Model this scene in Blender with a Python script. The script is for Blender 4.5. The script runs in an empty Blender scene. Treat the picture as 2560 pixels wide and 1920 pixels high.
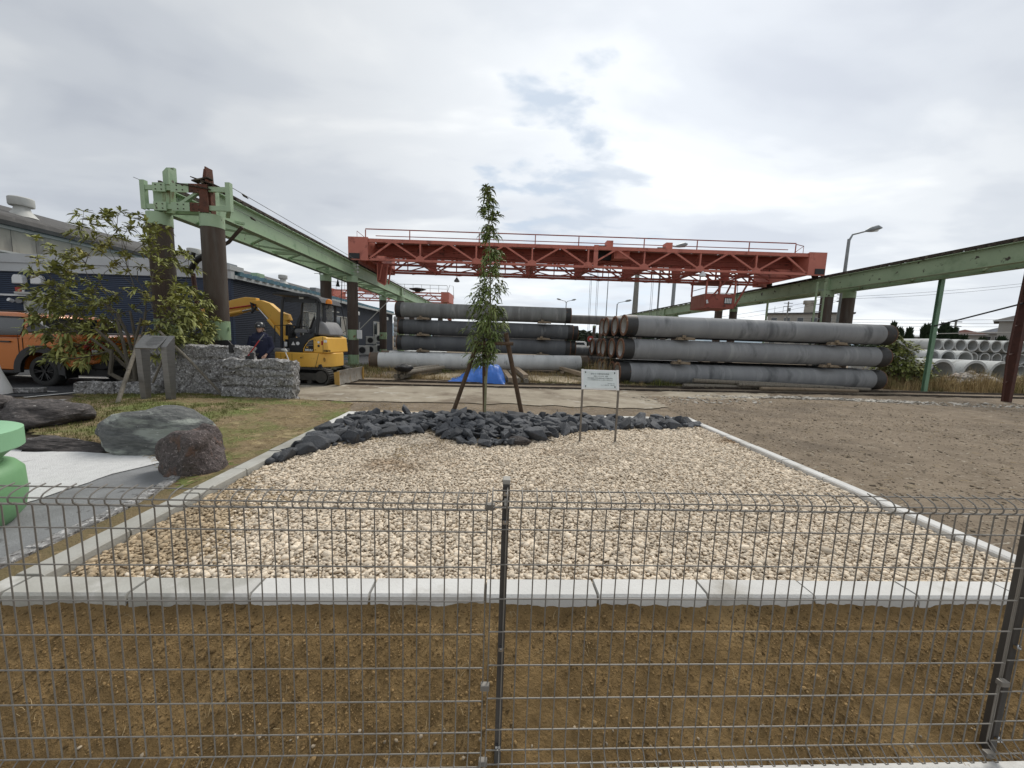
import bpy, bmesh, math, random
import numpy as np
from mathutils import Vector, Matrix, noise as mnoise
R_ = random.Random(11)
rad = math.radians
scene = bpy.context.scene
COL = scene.collection

# ---------------------------------------------------------------- camera
cam_d = bpy.data.cameras.new('camera'); cam = bpy.data.objects.new('camera', cam_d); COL.objects.link(cam)
cam_d.sensor_fit = 'HORIZONTAL'; cam_d.sensor_width = 36; cam_d.lens = 940/2560*36
cam_d.clip_start = 0.05; cam_d.clip_end = 6000
_t, _r = rad(6.7), rad(1.95)
F0 = Vector((0, math.cos(_t), -math.sin(_t))); U0 = Vector((0, math.sin(_t), math.cos(_t))); X0 = Vector((1, 0, 0))
RR = X0*math.cos(_r)+U0*math.sin(_r); UU = U0*math.cos(_r)-X0*math.sin(_r)
cam.matrix_world = Matrix(((RR.x, UU.x, -F0.x, 0), (RR.y, UU.y, -F0.y, 0), (RR.z, UU.z, -F0.z, 1.45), (0, 0, 0, 1)))
scene.camera = cam
scene.view_settings.view_transform = 'Standard'; scene.view_settings.look = 'None'
scene.view_settings.gamma = 1; scene.view_settings.use_curve_mapping = False
scene.view_settings.exposure = 0.66
scene.render.resolution_x = 1024; scene.render.resolution_y = 768

# ---------------------------------------------------------------- sky
SUN_EL, SUN_AZ = rad(52), rad(25)
w = bpy.data.worlds.new('World'); scene.world = w; w.use_nodes = True
nt = w.node_tree; nt.nodes.clear()
def N(t, **k):
    n = nt.nodes.new(t)
    for a, b in k.items(): setattr(n, a, b)
    return n
LK = lambda a, b: nt.links.new(a, b)
out = N('ShaderNodeOutputWorld'); bg = N('ShaderNodeBackground'); bg.inputs['Strength'].default_value = 0.1
LK(bg.outputs[0], out.inputs[0])
skyn = N('ShaderNodeTexSky', sky_type='NISHITA'); skyn.sun_disc = False; skyn.sun_elevation = SUN_EL; skyn.sun_rotation = SUN_AZ
tc = N('ShaderNodeTexCoord'); sep = N('ShaderNodeSeparateXYZ'); LK(tc.outputs['Generated'], sep.inputs[0])
def M_(op, a, b=None, c=None, clamp=False):
    n = N('ShaderNodeMath', operation=op); n.use_clamp = clamp
    for i, v in enumerate((a, b, c)):
        if v is None: continue
        if isinstance(v, (int, float)): n.inputs[i].default_value = v
        else: LK(v, n.inputs[i])
    return n.outputs[0]
zc = M_('ADD', M_('MAXIMUM', sep.outputs[2], 0.0), 0.16)
px = M_('DIVIDE', sep.outputs[0], zc); py = M_('DIVIDE', sep.outputs[1], zc)
cmb = N('ShaderNodeCombineXYZ'); LK(px, cmb.inputs[0]); LK(py, cmb.inputs[1])
def skynoise(scale, detail, rot, stretch, dist=0.0, off=0.0):
    mp = N('ShaderNodeMapping'); mp.inputs['Rotation'].default_value = (0, 0, rot); mp.inputs['Scale'].default_value = (1, stretch, 1); mp.inputs['Location'].default_value = (off, off*.7, 0)
    LK(cmb.outputs[0], mp.inputs[0])
    n = N('ShaderNodeTexNoise'); n.inputs['Scale'].default_value = scale; n.inputs['Detail'].default_value = detail; n.inputs['Roughness'].default_value = .5; n.inputs['Distortion'].default_value = dist
    LK(mp.outputs[0], n.inputs[0]); return n.outputs[0]
def ramp(v, pts):
    r = N('ShaderNodeValToRGB'); r.color_ramp.interpolation = 'EASE'
    e = r.color_ramp.elements
    while len(e) < len(pts): e.new(.5)
    for el, (p, c) in zip(e, pts): el.position = p; el.color = (*c, 1) if len(c) == 3 else c
    LK(v, r.inputs[0]); return r.outputs[0]
def mix(f, a, b, bt='MIX'):
    m = N('ShaderNodeMix', data_type='RGBA', blend_type=bt)
    for s, v in ((m.inputs[0], f), (m.inputs[6], a), (m.inputs[7], b)):
        if isinstance(v, (int, float)): s.default_value = v
        elif isinstance(v, tuple): s.default_value = (*v, 1)
        else: LK(v, s)
    return m.outputs[2]
n1 = skynoise(.55, 4, rad(-50), 2.2, .6, 3.1)
n2 = skynoise(1.5, 6, rad(-35), 1.8, .4, 7.7)
n3 = skynoise(3.2, 7, rad(-30), 1.4, .2, 1.3)
cl = M_('ADD', M_('MULTIPLY', n1, .62), M_('ADD', M_('MULTIPLY', n2, .27), M_('MULTIPLY', n3, .11)))
# cloud cover: thin blue-grey undersides to bright veil
veil = ramp(cl, [(.36, (4.75, 5.05, 5.55)), (.46, (5.5, 5.8, 6.2)), (.54, (6.4, 6.65, 6.9)), (.66, (8.2, 8.3, 8.25))])
# brighter part of the overcast in front and right, where the sun stands behind the cloud
nrm = N('ShaderNodeVectorMath', operation='DOT_PRODUCT'); LK(tc.outputs['Generated'], nrm.inputs[0])
g = Vector((.30, .80, .50)).normalized(); nrm.inputs[1].default_value = g
glow = M_('POWER', M_('MAXIMUM', nrm.outputs['Value'], 0.0), 5.0)
hz = M_('POWER', M_('SUBTRACT', 1.0, M_('MAXIMUM', sep.outputs[2], 0.0)), 7.0)
gain = M_('ADD', .645, M_('ADD', M_('MULTIPLY', glow, .34), M_('MULTIPLY', hz, .30)))
gv = N('ShaderNodeVectorMath', operation='SCALE'); LK(veil, gv.inputs[0]); LK(gain, gv.inputs['Scale'])
def patch(d, p0, p1, amt, base, col):
    n = N('ShaderNodeVectorMath', operation='DOT_PRODUCT'); LK(tc.outputs['Generated'], n.inputs[0]); n.inputs[1].default_value = Vector(d).normalized()
    v = M_('ADD', n.outputs['Value'], M_('ADD', M_('MULTIPLY', M_('SUBTRACT', n3, .5), .07), M_('MULTIPLY', M_('SUBTRACT', n2, .5), .05)))
    f = N('ShaderNodeMapRange'); f.inputs[1].default_value = p0; f.inputs[2].default_value = p1; f.inputs[4].default_value = amt; f.clamp = True
    f.interpolation_type = 'SMOOTHSTEP'; LK(v, f.inputs[0])
    return mix(f.outputs[0], base, col)
skc = mix(.96, skyn.outputs[0], gv.outputs[0])
skc = patch((.16, 1, .36), .988, 1.004, .75, skc, (3.9, 4.4, 5.1))
skc = patch((.06, 1, .46), .993, 1.004, .9, skc, (3.9, 4.5, 5.3))
skc = patch((.22, 1, .08), .985, 1.004, .45, skc, (4.9, 5.7, 6.5))
LK(skc, bg.inputs[0])

# ---------------------------------------------------------------- sun (through overcast)
sd = bpy.data.lights.new('sun', 'SUN'); sd.energy = 1.5; sd.angle = rad(25); sd.color = (1, .955, .88)
so = bpy.data.objects.new('sun', sd); COL.objects.link(so)
sv = Vector((math.sin(SUN_AZ)*math.cos(SUN_EL), math.cos(SUN_AZ)*math.cos(SUN_EL), math.sin(SUN_EL)))
so.rotation_euler = sv.to_track_quat('Z', 'Y').to_euler()

# ---------------------------------------------------------------- helpers
def V(*a): return Vector(a)
class MB:
    def __init__(s): s.v = []; s.f = []
    def add(s, vs, fs):
        o = len(s.v); s.v.extend([tuple(p) for p in vs]); s.f.extend([tuple(i+o for i in f) for f in fs]); return s
    def box(s, x0, y0, z0, x1, y1, z1):
        return s.add([(x0,y0,z0),(x1,y0,z0),(x1,y1,z0),(x0,y1,z0),(x0,y0,z1),(x1,y0,z1),(x1,y1,z1),(x0,y1,z1)],
                     [(0,3,2,1),(4,5,6,7),(0,1,5,4),(1,2,6,5),(2,3,7,6),(3,0,4,7)])
    def beam(s, a, b, w, h=None, up=(0,0,1)):
        h = h or w; a = Vector(a); b = Vector(b); d = (b-a).normalized(); up = Vector(up)
        if abs(d.dot(up)) > .98: up = Vector((0,1,0)) if abs(d.y) < .9 else Vector((1,0,0))
        x = d.cross(up).normalized()*w/2; z = x.cross(d).normalized()*h/2
        vs = [p+sx*x+sz*z for p in (a,b) for sx,sz in ((-1,-1),(1,-1),(1,1),(-1,1))]
        return s.add(vs, [(0,3,2,1),(4,5,6,7),(0,1,5,4),(1,2,6,5),(2,3,7,6),(3,0,4,7)][:2][::-1]+[(0,1,5,4),(1,2,6,5),(2,3,7,6),(3,0,4,7)])
    def tube(s, path, r, seg=8, caps=True):
        P = [Vector(p) for p in path]; rs = r if isinstance(r, (list, tuple)) else [r]*len(P)
        o = len(s.v); pu = None
        for i, p in enumerate(P):
            d = (P[min(i+1, len(P)-1)]-P[max(i-1, 0)]).normalized()
            if pu is None: pu = Vector((0,0,1)) if abs(d.z) < .9 else Vector((1,0,0))
            x = d.cross(pu).normalized(); y = x.cross(d).normalized(); pu = y
            for k in range(seg):
                a = 2*math.pi*k/seg; s.v.append(tuple(p+(x*math.cos(a)+y*math.sin(a))*rs[i]))
        for i in range(len(P)-1):
            for k in range(seg):
                k2 = (k+1) % seg; s.f.append((o+i*seg+k, o+i*seg+k2, o+(i+1)*seg+k2, o+(i+1)*seg+k))
        if caps:
            s.f.append(tuple(o+k for k in range(seg))[::-1]); s.f.append(tuple(o+(len(P)-1)*seg+k for k in range(seg)))
        return s
    def cyl(s, a, b, r0, r1=None, seg=16): return s.tube([a, b], [r0, r0 if r1 is None else r1], seg)
    def lathe(s, prof, c=(0,0,0), seg=24, close=False):
        o = len(s.v); c = Vector(c)
        for r, z in prof:
            for k in range(seg):
                a = 2*math.pi*k/seg; s.v.append((c.x+r*math.cos(a), c.y+r*math.sin(a), c.z+z))
        n = len(prof)
        for i in range(n-1 if not close else n):
            j = (i+1) % n
            for k in range(seg):
                k2 = (k+1) % seg; s.f.append((o+i*seg+k, o+i*seg+k2, o+j*seg+k2, o+j*seg+k))
        return s
    def prism(s, pts, a, b, axis='y'):
        n = len(pts)
        f = {'y': lambda p, t: (p[0], t, p[1]), 'x': lambda p, t: (t, p[0], p[1]), 'z': lambda p, t: (p[0], p[1], t)}[axis]
        vs = [f(p, a) for p in pts]+[f(p, b) for p in pts]
        fs = [tuple(range(n)), tuple(range(2*n-1, n-1, -1))]+[((i+1) % n, i, i+n, (i+1) % n+n) for i in range(n)]
        return s.add(vs, fs)
    def ibeam(s, a, b, H, W, tw=.02, tf=.025):
        a = Vector(a); b = Vector(b); d = (b-a).normalized(); x = d.cross(Vector((0,0,1))).normalized()
        s.beam(a, b, tw, H-2*tf); u = Vector((0,0,1))*(H/2-tf/2)
        s.beam(a+u, b+u, W, tf); s.beam(a-u, b-u, W, tf); return s
    def xf(s, M):
        s.v = [tuple(M @ Vector(p)) for p in s.v]; return s
    def build(s, name, mat, parent=None, smooth=False, bevel=0, fix=True, loc=None):
        me = bpy.data.meshes.new(name); me.from_pydata(s.v, [], s.f); me.update()
        if fix or bevel:
            bm = bmesh.new(); bm.from_mesh(me)
            if fix: bmesh.ops.recalc_face_normals(bm, faces=bm.faces)
            bm.to_mesh(me); bm.free()
        if mat: me.materials.append(mat)
        o = bpy.data.objects.new(name, me); COL.objects.link(o)
        if parent is not None: o.parent = parent
        if smooth:
            me.polygons.foreach_set('use_smooth', [True]*len(me.polygons))
            try: me.set_sharp_from_angle(angle=rad(38))
            except Exception: pass
        if bevel:
            b = o.modifiers.new('bevel', 'BEVEL'); b.width = bevel; b.segments = 2; b.limit_method = 'ANGLE'; b.angle_limit = rad(35)
        if loc: o.location = loc
        return o
def tag(o, label=None, cat=None, group=None, kind=None):
    if label: o['label'] = label
    if cat: o['category'] = cat
    if group: o['group'] = group
    if kind: o['kind'] = kind
    return o
def empty(name, loc=(0,0,0), rz=0, label=None, cat=None, group=None):
    o = bpy.data.objects.new(name, None); COL.objects.link(o); o.location = loc; o.rotation_euler = (0,0,rz); o.empty_display_size = .2
    return tag(o, label, cat, group)
def kids(o): return [c for c in bpy.data.objects if c.parent == o]
def copy_tree(o, loc=None, rz=None, label=None, parent=None, cache={}):
    c = o.copy(); COL.objects.link(c)
    if parent is not None: c.parent = parent
    if loc is not None: c.location = loc
    if rz is not None: c.rotation_euler = (0,0,rz)
    if label: c['label'] = label
    for ch in list(o.children): copy_tree(ch, parent=c)
    return c
def np_mesh(name, verts, faces, mat, parent=None, smooth=False):
    me = bpy.data.meshes.new(name); nv = len(verts); nf, k = faces.shape
    me.vertices.add(nv); me.vertices.foreach_set('co', np.asarray(verts, np.float32).ravel())
    me.loops.add(nf*k); me.loops.foreach_set('vertex_index', faces.ravel().astype(np.int32))
    me.polygons.add(nf); me.polygons.foreach_set('loop_start', np.arange(0, nf*k, k, dtype=np.int32)); me.polygons.foreach_set('loop_total', np.full(nf, k, np.int32))
    if smooth: me.polygons.foreach_set('use_smooth', np.ones(nf, bool))
    me.update(calc_edges=True); me.validate()
    if mat: me.materials.append(mat)
    o = bpy.data.objects.new(name, me); COL.objects.link(o)
    if parent: o.parent = parent
    return o

def text_mesh(s, size, M, mat, parent, name, align='CENTER', bold=0, sx=1, ext=.0006):
    c = bpy.data.curves.new(name, 'FONT'); c.body = s; c.size = size; c.extrude = ext; c.align_x = align; c.align_y = 'CENTER'; c.offset = bold; c.resolution_u = 2
    o = bpy.data.objects.new(name, c); COL.objects.link(o); bpy.context.view_layer.update()
    me = bpy.data.meshes.new_from_object(o.evaluated_get(bpy.context.evaluated_depsgraph_get())); bpy.data.objects.remove(o); bpy.data.curves.remove(c)
    me.materials.clear(); me.materials.append(mat); me.transform(Matrix.Diagonal((sx,1,1,1))); me.transform(M)
    o = bpy.data.objects.new(name, me); COL.objects.link(o); o.parent = parent; return o
# ---------------------------------------------------------------- materials
def PM(name, c1, c2=None, scale=4, rough=.8, metal=0, bump=.15, bscale=30, c3=None, s3=2, t3=(.55,.65), stretch=(1,1,1), detail=5, coords='Object', c4=None, s4=8, t4=(.6,.66), st4=(1,1,1), island=0, spec=.5, vor=0, rvar=0):
    m = bpy.data.materials.new(name); m.use_nodes = True; t = m.node_tree; nd = t.nodes; b = nd['Principled BSDF']
    b.inputs['Roughness'].default_value = rough; b.inputs['Metallic'].default_value = metal; b.inputs['Specular IOR Level'].default_value = spec
    tcn = nd.new('ShaderNodeTexCoord'); src = tcn.outputs[coords]
    if coords == 'World': pass
    oi = nd.new('ShaderNodeObjectInfo'); ad = nd.new('ShaderNodeVectorMath'); ad.operation = 'MULTIPLY_ADD'
    cm = nd.new('ShaderNodeCombineXYZ')
    for i in range(3): t.links.new(oi.outputs['Random'], cm.inputs[i])
    t.links.new(cm.outputs[0], ad.inputs[0]); ad.inputs[1].default_value = (37, 53, 71); t.links.new(src, ad.inputs[2])
    def nz(sc, st, det=detail):
        mp = nd.new('ShaderNodeMapping'); mp.inputs['Scale'].default_value = st; t.links.new(ad.outputs[0], mp.inputs[0])
        n = nd.new('ShaderNodeTexNoise'); n.inputs['Scale'].default_value = sc; n.inputs['Detail'].default_value = det; n.inputs['Roughness'].default_value = .6
        t.links.new(mp.outputs[0], n.inputs[0]); return n.outputs[0]
    def mixc(f, a, bb):
        x = nd.new('ShaderNodeMix'); x.data_type = 'RGBA'
        for s_, v in ((x.inputs[0], f), (x.inputs[6], a), (x.inputs[7], bb)):
            if isinstance(v, (int, float)): s_.default_value = v
            elif isinstance(v, tuple): s_.default_value = (*v[:3], 1)
            else: t.links.new(v, s_)
        return x.outputs[2]
    def rng(v, lo, hi):
        r = nd.new('ShaderNodeMapRange'); r.inputs[1].default_value = lo; r.inputs[2].default_value = hi; t.links.new(v, r.inputs[0]); return r.outputs[0]
    c2 = c2 or tuple(x*.75 for x in c1)
    col = mixc(rng(nz(scale, stretch), .3, .7), c1, c2)
    if c3: col = mixc(rng(nz(s3, stretch), *t3), col, c3)
    if c4: col = mixc(rng(nz(s4, st4), *t4), col, c4)
    if island:
        g_ = nd.new('ShaderNodeNewGeometry'); h = nd.new('ShaderNodeHueSaturation'); t.links.new(rng(g_.outputs['Random Per Island'], 0, 1), h.inputs['Value'])
        mr = nd.new('ShaderNodeMapRange'); mr.inputs[3].default_value = 1-island; mr.inputs[4].default_value = 1+island
        t.links.new(g_.outputs['Random Per Island'], mr.inputs[0]); t.links.new(mr.outputs[0], h.inputs['Value']); t.links.new(col, h.inputs['Color']); col = h.outputs[0]
    if rvar:
        h = nd.new('ShaderNodeHueSaturation'); mr = nd.new('ShaderNodeMapRange'); mr.inputs[3].default_value = 1-rvar; mr.inputs[4].default_value = 1+rvar
        t.links.new(oi.outputs['Random'], mr.inputs[0]); t.links.new(mr.outputs[0], h.inputs['Value']); t.links.new(col, h.inputs['Color']); col = h.outputs[0]
    t.links.new(col, b.inputs['Base Color'])
    if bump:
        bp = nd.new('ShaderNodeBump'); bp.inputs['Strength'].default_value = min(bump, 1); bp.inputs['Distance'].default_value = .02 if bump <= 1 else .02*bump
        if vor:
            vn = nd.new('ShaderNodeTexVoronoi'); vn.inputs['Scale'].default_value = vor; t.links.new(ad.outputs[0], vn.inputs[0]); mm = nd.new('ShaderNodeMath'); mm.operation = 'ADD'
            t.links.new(vn.outputs[0], mm.inputs[0]); t.links.new(nz(bscale, (1,1,1), 6), mm.inputs[1]); t.links.new(mm.outputs[0], bp.inputs['Height'])
        else: t.links.new(nz(bscale, stretch, 6), bp.inputs['Height'])
        t.links.new(bp.outputs[0], b.inputs['Normal'])
    return m
K = {}
K['dirt'] = PM('dirt', (0.255, 0.205, 0.15), (0.165, 0.13, 0.093), 2.6, .95, bump=1.3, bscale=16, c3=(.135,.108,.08), s3=.55, t3=(.50,.68), detail=9, c4=(.42,.38,.31), s4=11, t4=(.60,.70), st4=(1,2.2,1), spec=.2)
K['soil'] = PM('soil', (0.28, 0.185, 0.083), (0.165, 0.108, 0.048), 7, .95, bump=1, bscale=60, c3=(.33,.225,.105), s3=2.2, t3=(.55,.7), spec=.15)
K['clod'] = PM('clod', (0.31, 0.21, 0.1), (0.14, 0.092, 0.042), 9, .95, bump=.6, bscale=80, island=.45, spec=.15)
K['straw'] = PM('straw', (.42,.33,.19), (.30,.22,.12), 9, .9, bump=0, island=.35, spec=.2)
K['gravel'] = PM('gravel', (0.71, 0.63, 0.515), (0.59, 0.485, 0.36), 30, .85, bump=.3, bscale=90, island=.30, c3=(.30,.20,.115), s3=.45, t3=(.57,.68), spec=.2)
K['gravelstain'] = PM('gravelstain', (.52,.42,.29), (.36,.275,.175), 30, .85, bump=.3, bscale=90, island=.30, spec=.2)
K['gravelbase'] = PM('gravelbase', (0.47, 0.38, 0.27), (0.36, 0.28, 0.19), 20, .95, bump=1, bscale=60)
K['blackstone'] = PM('blackstone', (0.085, 0.09, 0.099), (0.043, 0.046, 0.052), 6, .62, bump=.7, bscale=14, rvar=.35, c3=(.085,.09,.095), s3=3, t3=(.62,.7), spec=.35)
K['kerb'] = PM('kerb', (0.64, 0.635, 0.61), (0.55, 0.54, 0.515), 3, .85, bump=.25, bscale=60, c3=(.38,.36,.32), s3=2.2, t3=(.58,.72), rvar=.05)
K['kerbwet'] = PM('kerbwet', (0.42, 0.415, 0.38), (0.3, 0.29, 0.255), 3, .8, bump=.25, bscale=60, c3=(.50,.49,.46), s3=2, t3=(.58,.66), rvar=.1)
K['joint'] = PM('joint', (.16,.13,.09), None, 10, .95)
K['road'] = PM('road', (0.37, 0.325, 0.255), (0.26, 0.225, 0.17), 1.4, .92, bump=.5, bscale=25, c3=(.19,.155,.115), s3=.9, t3=(.48,.62), c4=(.44,.41,.35), s4=2.2, t4=(.6,.7), spec=.2)
K['dust'] = PM('dust', (.52,.50,.46), (.36,.33,.28), 6, .95, bump=.4, bscale=40, c3=(.24,.20,.15), s3=4, t3=(.52,.62))
K['asphalt'] = PM('asphalt', (.062,.063,.066), (.045,.046,.05), 3, .9, bump=.6, bscale=90)
K['paint'] = PM('paint', (.72,.72,.70), (.55,.55,.53), 6, .8, bump=.2, bscale=60)
K['whitegravel'] = PM('whitegravel', (.72,.72,.71), (.62,.62,.61), 12, .95, bump=.8, bscale=120, c3=(.50,.49,.48), s3=7, t3=(.62,.72))
K['path'] = PM('path', (.24,.245,.25), (.17,.172,.175), 5, .9, bump=.5, bscale=70, c3=(.12,.12,.12), s3=12, t3=(.62,.68))
K['moss'] = PM('moss', (.25,.185,.095), (.155,.115,.06), 2.6, .95, bump=1, bscale=40, c3=(.125,.15,.035), s3=.75, t3=(.47,.58), c4=(.36,.28,.15), s4=3.2, t4=(.58,.70))
K['mossstrip'] = PM('mossstrip', (.21,.15,.075), (.13,.105,.045), 4, .95, bump=1, bscale=50, c3=(.14,.14,.04), s3=1.5, t3=(.55,.68), c4=(.33,.24,.13), s4=6, t4=(.6,.7))
K['grass'] = PM('grass', (.115,.14,.035), (.17,.15,.06), 2, .85, bump=0, island=.4, spec=.2)
K['drygrass'] = PM('drygrass', (0.42, 0.32, 0.17), (0.27, 0.2, 0.1), 2, .9, bump=0, island=.45, spec=.2, c3=(.13,.14,.05), s3=.7, t3=(.5,.6))
K['green'] = PM('green', (0.36, 0.48, 0.31), (0.3, 0.41, 0.27), 1.5, .6, bump=.1, bscale=20, c3=(.16,.27,.15), s3=2.5, t3=(.58,.75), c4=(.085,.050,.028), s4=4.5, t4=(.66,.72), st4=(1,1,.6))
K['greenR'] = PM('greenR', (0.29, 0.37, 0.23), (0.24, 0.315, 0.195), 1.5, .65, bump=.1, bscale=20, c3=(.13,.19,.10), s3=1.6, t3=(.55,.75), c4=(.045,.035,.022), s4=4, t4=(.63,.67), st4=(1,1,1))
K['greenrust'] = PM('greenrust', (0.31, 0.44, 0.27), (0.27, 0.38, 0.22), 3, .7, bump=.15, c3=(.14,.12,.05), s3=5, t3=(.5,.66), stretch=(2,2,.35), c4=(.16,.065,.03), s4=3, t4=(.62,.70))
K['rust'] = PM('rust', (.15,.055,.032), (.07,.032,.022), 6, .9, bump=.5, bscale=40, c3=(.26,.13,.085), s3=5, t3=(.6,.68))
K['darkrust'] = PM('darkrust', (.055,.038,.026), (.03,.024,.018), 9, .95, bump=.9, bscale=30, c3=(.14,.12,.085), s3=7, t3=(.55,.65))
K['redpost'] = PM('redpost', (.085,.028,.018), (.05,.018,.012), 6, .7, bump=.3, bscale=30)
K['pillar'] = PM('pillar', (0.088, 0.064, 0.05), (0.06, 0.043, 0.033), 2.5, .9, bump=.35, bscale=30, stretch=(3,3,.5), c3=(.10,.088,.075), s3=1.2, t3=(.5,.7), c4=(.5,.47,.42), s4=3.3, t4=(.735,.75), st4=(1,1,.5))
K['crane'] = PM('crane', (0.54, 0.175, 0.125), (0.46, 0.14, 0.1), 1.2, .6, bump=.1, bscale=20, c3=(.20,.050,.035), s3=2.5, t3=(.55,.75), c4=(.42,.18,.13), s4=3, t4=(.66,.75))
K['cranedark'] = PM('cranedark', (0.37, 0.105, 0.075), (0.27, 0.07, 0.05), 1.6, .75, bump=.15, bscale=20, c3=(.08,.03,.022), s3=3, t3=(.58,.7))
K['cranepale'] = PM('cranepale', (.38,.17,.13), (.30,.10,.07), 3, .8, bump=.2, c3=(.14,.06,.04), s3=4, t3=(.6,.7), stretch=(1,1,.4))
K['chequer'] = PM('chequer', (0.48, 0.36, 0.32), (0.38, 0.26, 0.22), 6, .6, bump=.8, bscale=50)
K['steelend'] = PM('steelend', (.055,.055,.055), (.035,.034,.033), 4, .55, metal=.3, bump=.25, bscale=30, c3=(.13,.075,.045), s3=4, t3=(.6,.7))
K['bandrust'] = PM('bandrust', (.13,.10,.07), (.085,.06,.042), 4, .7, bump=.25, bscale=30, c3=(.22,.20,.15), s3=3, t3=(.56,.66))
K['ringrust'] = PM('ringrust', (.20,.095,.050), (.11,.055,.035), 9, .85, bump=.4, bscale=40, c3=(.33,.22,.14), s3=8, t3=(.58,.66))
K['pile'] = PM('pile', (0.29, 0.295, 0.3), (0.225, 0.23, 0.235), 1.4, .85, bump=.3, bscale=50, stretch=(1.6,.35,.35), c3=(.33,.335,.335), s3=2.6, t3=(.56,.7), c4=(.13,.135,.14), s4=1.3, t4=(.56,.70), st4=(1.5,.4,.5), rvar=.05)
K['piledark'] = PM('piledark', (.125,.13,.135), (.085,.088,.093), 1.6, .85, bump=.3, bscale=50, stretch=(1.8,.4,.4), c3=(.20,.205,.205), s3=2.4, t3=(.58,.72), rvar=.12)
K['pilemid'] = PM('pilemid', (.23,.235,.225), (.15,.15,.145), 1.3, .85, bump=.3, bscale=50, stretch=(2.5,.5,.5), c3=(.30,.30,.285), s3=3, t3=(.55,.72))
K['pilewhite'] = PM('pilewhite', (0.66, 0.67, 0.655), (0.5, 0.51, 0.5), 1.6, .85, bump=.3, bscale=50, stretch=(1.5,.6,.6), c3=(.19,.20,.19), s3=3.5, t3=(.60,.72))
K['inner'] = PM('inner', (.58,.57,.54), (.48,.46,.42), 3, .9, bump=.1)
K['hume'] = PM('hume', (.52,.53,.52), (.42,.43,.42), 1.2, .9, bump=.2, bscale=30, c3=(.25,.25,.23), s3=1.6, t3=(.58,.7), c4=(.20,.19,.16), s4=6, t4=(.63,.7))
K['wood'] = PM('wood', (.30,.235,.165), (.20,.155,.105), 4, .9, bump=.5, bscale=20, stretch=(1,1,1), c3=(.12,.09,.06), s3=6, t3=(.6,.7), rvar=.12)
K['woodpole'] = PM('woodpole', (.115,.072,.042), (.075,.047,.028), 8, .85, bump=.5, bscale=30, stretch=(3,3,.4), c3=(.045,.03,.02), s3=4, t3=(.6,.7))
K['palepole'] = PM('palepole', (.24,.215,.175), (.15,.13,.10), 8, .9, bump=.6, bscale=30, stretch=(3,3,.5), c3=(.10,.085,.065), s3=5, t3=(.55,.66))
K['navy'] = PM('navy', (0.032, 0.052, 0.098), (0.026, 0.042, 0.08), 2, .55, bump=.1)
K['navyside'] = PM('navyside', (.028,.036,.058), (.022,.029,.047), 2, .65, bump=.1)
K['fascia'] = PM('fascia', (.50,.52,.53), (.44,.455,.46), 1, .7, bump=.05)
K['trim'] = PM('trim', (.30,.31,.31), None, 2, .6)
K['teal'] = PM('teal', (.12,.235,.29), (.08,.16,.20), 3, .5, bump=.1)
K['beige'] = PM('beige', (.40,.37,.31), (.33,.30,.25), .6, .85, bump=.2, bscale=15, c3=(.17,.16,.145), s3=1.2, t3=(.52,.68), stretch=(1,1,.25))
K['slate'] = PM('slate', (.095,.09,.085), (.06,.057,.054), 2, .9, bump=.5, bscale=20, c3=(.17,.16,.15), s3=3, t3=(.58,.7))
K['trimpale'] = PM('trimpale', (.50,.49,.46), (.42,.41,.38), 2, .95, bump=.05, spec=0)
K['white'] = PM('white', (.74,.75,.75), (.68,.69,.69), 3, .5, bump=.03)
K['offwhite'] = PM('offwhite', (.52,.52,.49), (.42,.42,.39), 3, .6, bump=.1)
K['glass'] = PM('glass', (.03,.035,.04), None, 1, .08, bump=0, spec=.8)
K['curtain'] = PM('curtain', (.42,.40,.36), (.30,.29,.26), 6, .8, bump=.2, stretch=(6,6,.3))
K['black'] = PM('black', (.014,.014,.015), None, 4, .55, bump=.1)
K['rubber'] = PM('rubber', (.022,.022,.022), (.035,.034,.031), 8, .85, bump=.4, bscale=50)
K['mudtrack'] = PM('mudtrack', (.075,.072,.063), (.045,.043,.04), 8, .9, bump=.5, bscale=40)
K['yellow'] = PM('yellow', (0.8, 0.47, 0.085), (0.74, 0.41, 0.07), 2, .4, bump=.05, c3=(.42,.24,.06), s3=5, t3=(.66,.8))
K['yellowold'] = PM('yellowold', (.50,.30,.07), (.36,.22,.06), 4, .6, bump=.15)
K['charcoal'] = PM('charcoal', (.028,.030,.034), None, 3, .5, bump=.08)
K['greyplastic'] = PM('greyplastic', (.22,.22,.225), None, 4, .6, bump=.1)
K['orange'] = PM('orange', (0.5, 0.145, 0.018), (0.46, 0.13, 0.015), 1, .25, metal=.25, bump=.0)
K['orange'].node_tree.nodes['Principled BSDF'].inputs['Coat Weight'].default_value = .7
K['redlens'] = PM('redlens', (.42,.012,.014), (.30,.01,.01), 6, .15, bump=0)
K['amber'] = PM('amber', (.85,.26,.01), None, 6, .25, bump=0)
K['chrome'] = PM('chrome', (.6,.6,.6), None, 4, .2, metal=1, bump=0)
K['alloy'] = PM('alloy', (.03,.03,.032), None, 4, .35, metal=.6, bump=0)
K['stainless'] = PM('stainless', (0.26, 0.255, 0.24), (0.2, 0.195, 0.185), 6, .42, metal=.85, bump=.1, bscale=60, stretch=(1,1,5))
K['signboard'] = PM('signboard', (.74,.80,.79), None, 2, .35, bump=0)
K['ink'] = PM('ink', (.24,.27,.27), None, 2, .7, bump=0)
K['granite'] = PM('granite', (.36,.355,.35), (.12,.115,.11), 15, .9, bump=3, bscale=12, c3=(.52,.51,.50), s3=24, t3=(.54,.60), c4=(.07,.06,.055), s4=20, t4=(.57,.63), detail=9)
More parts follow.
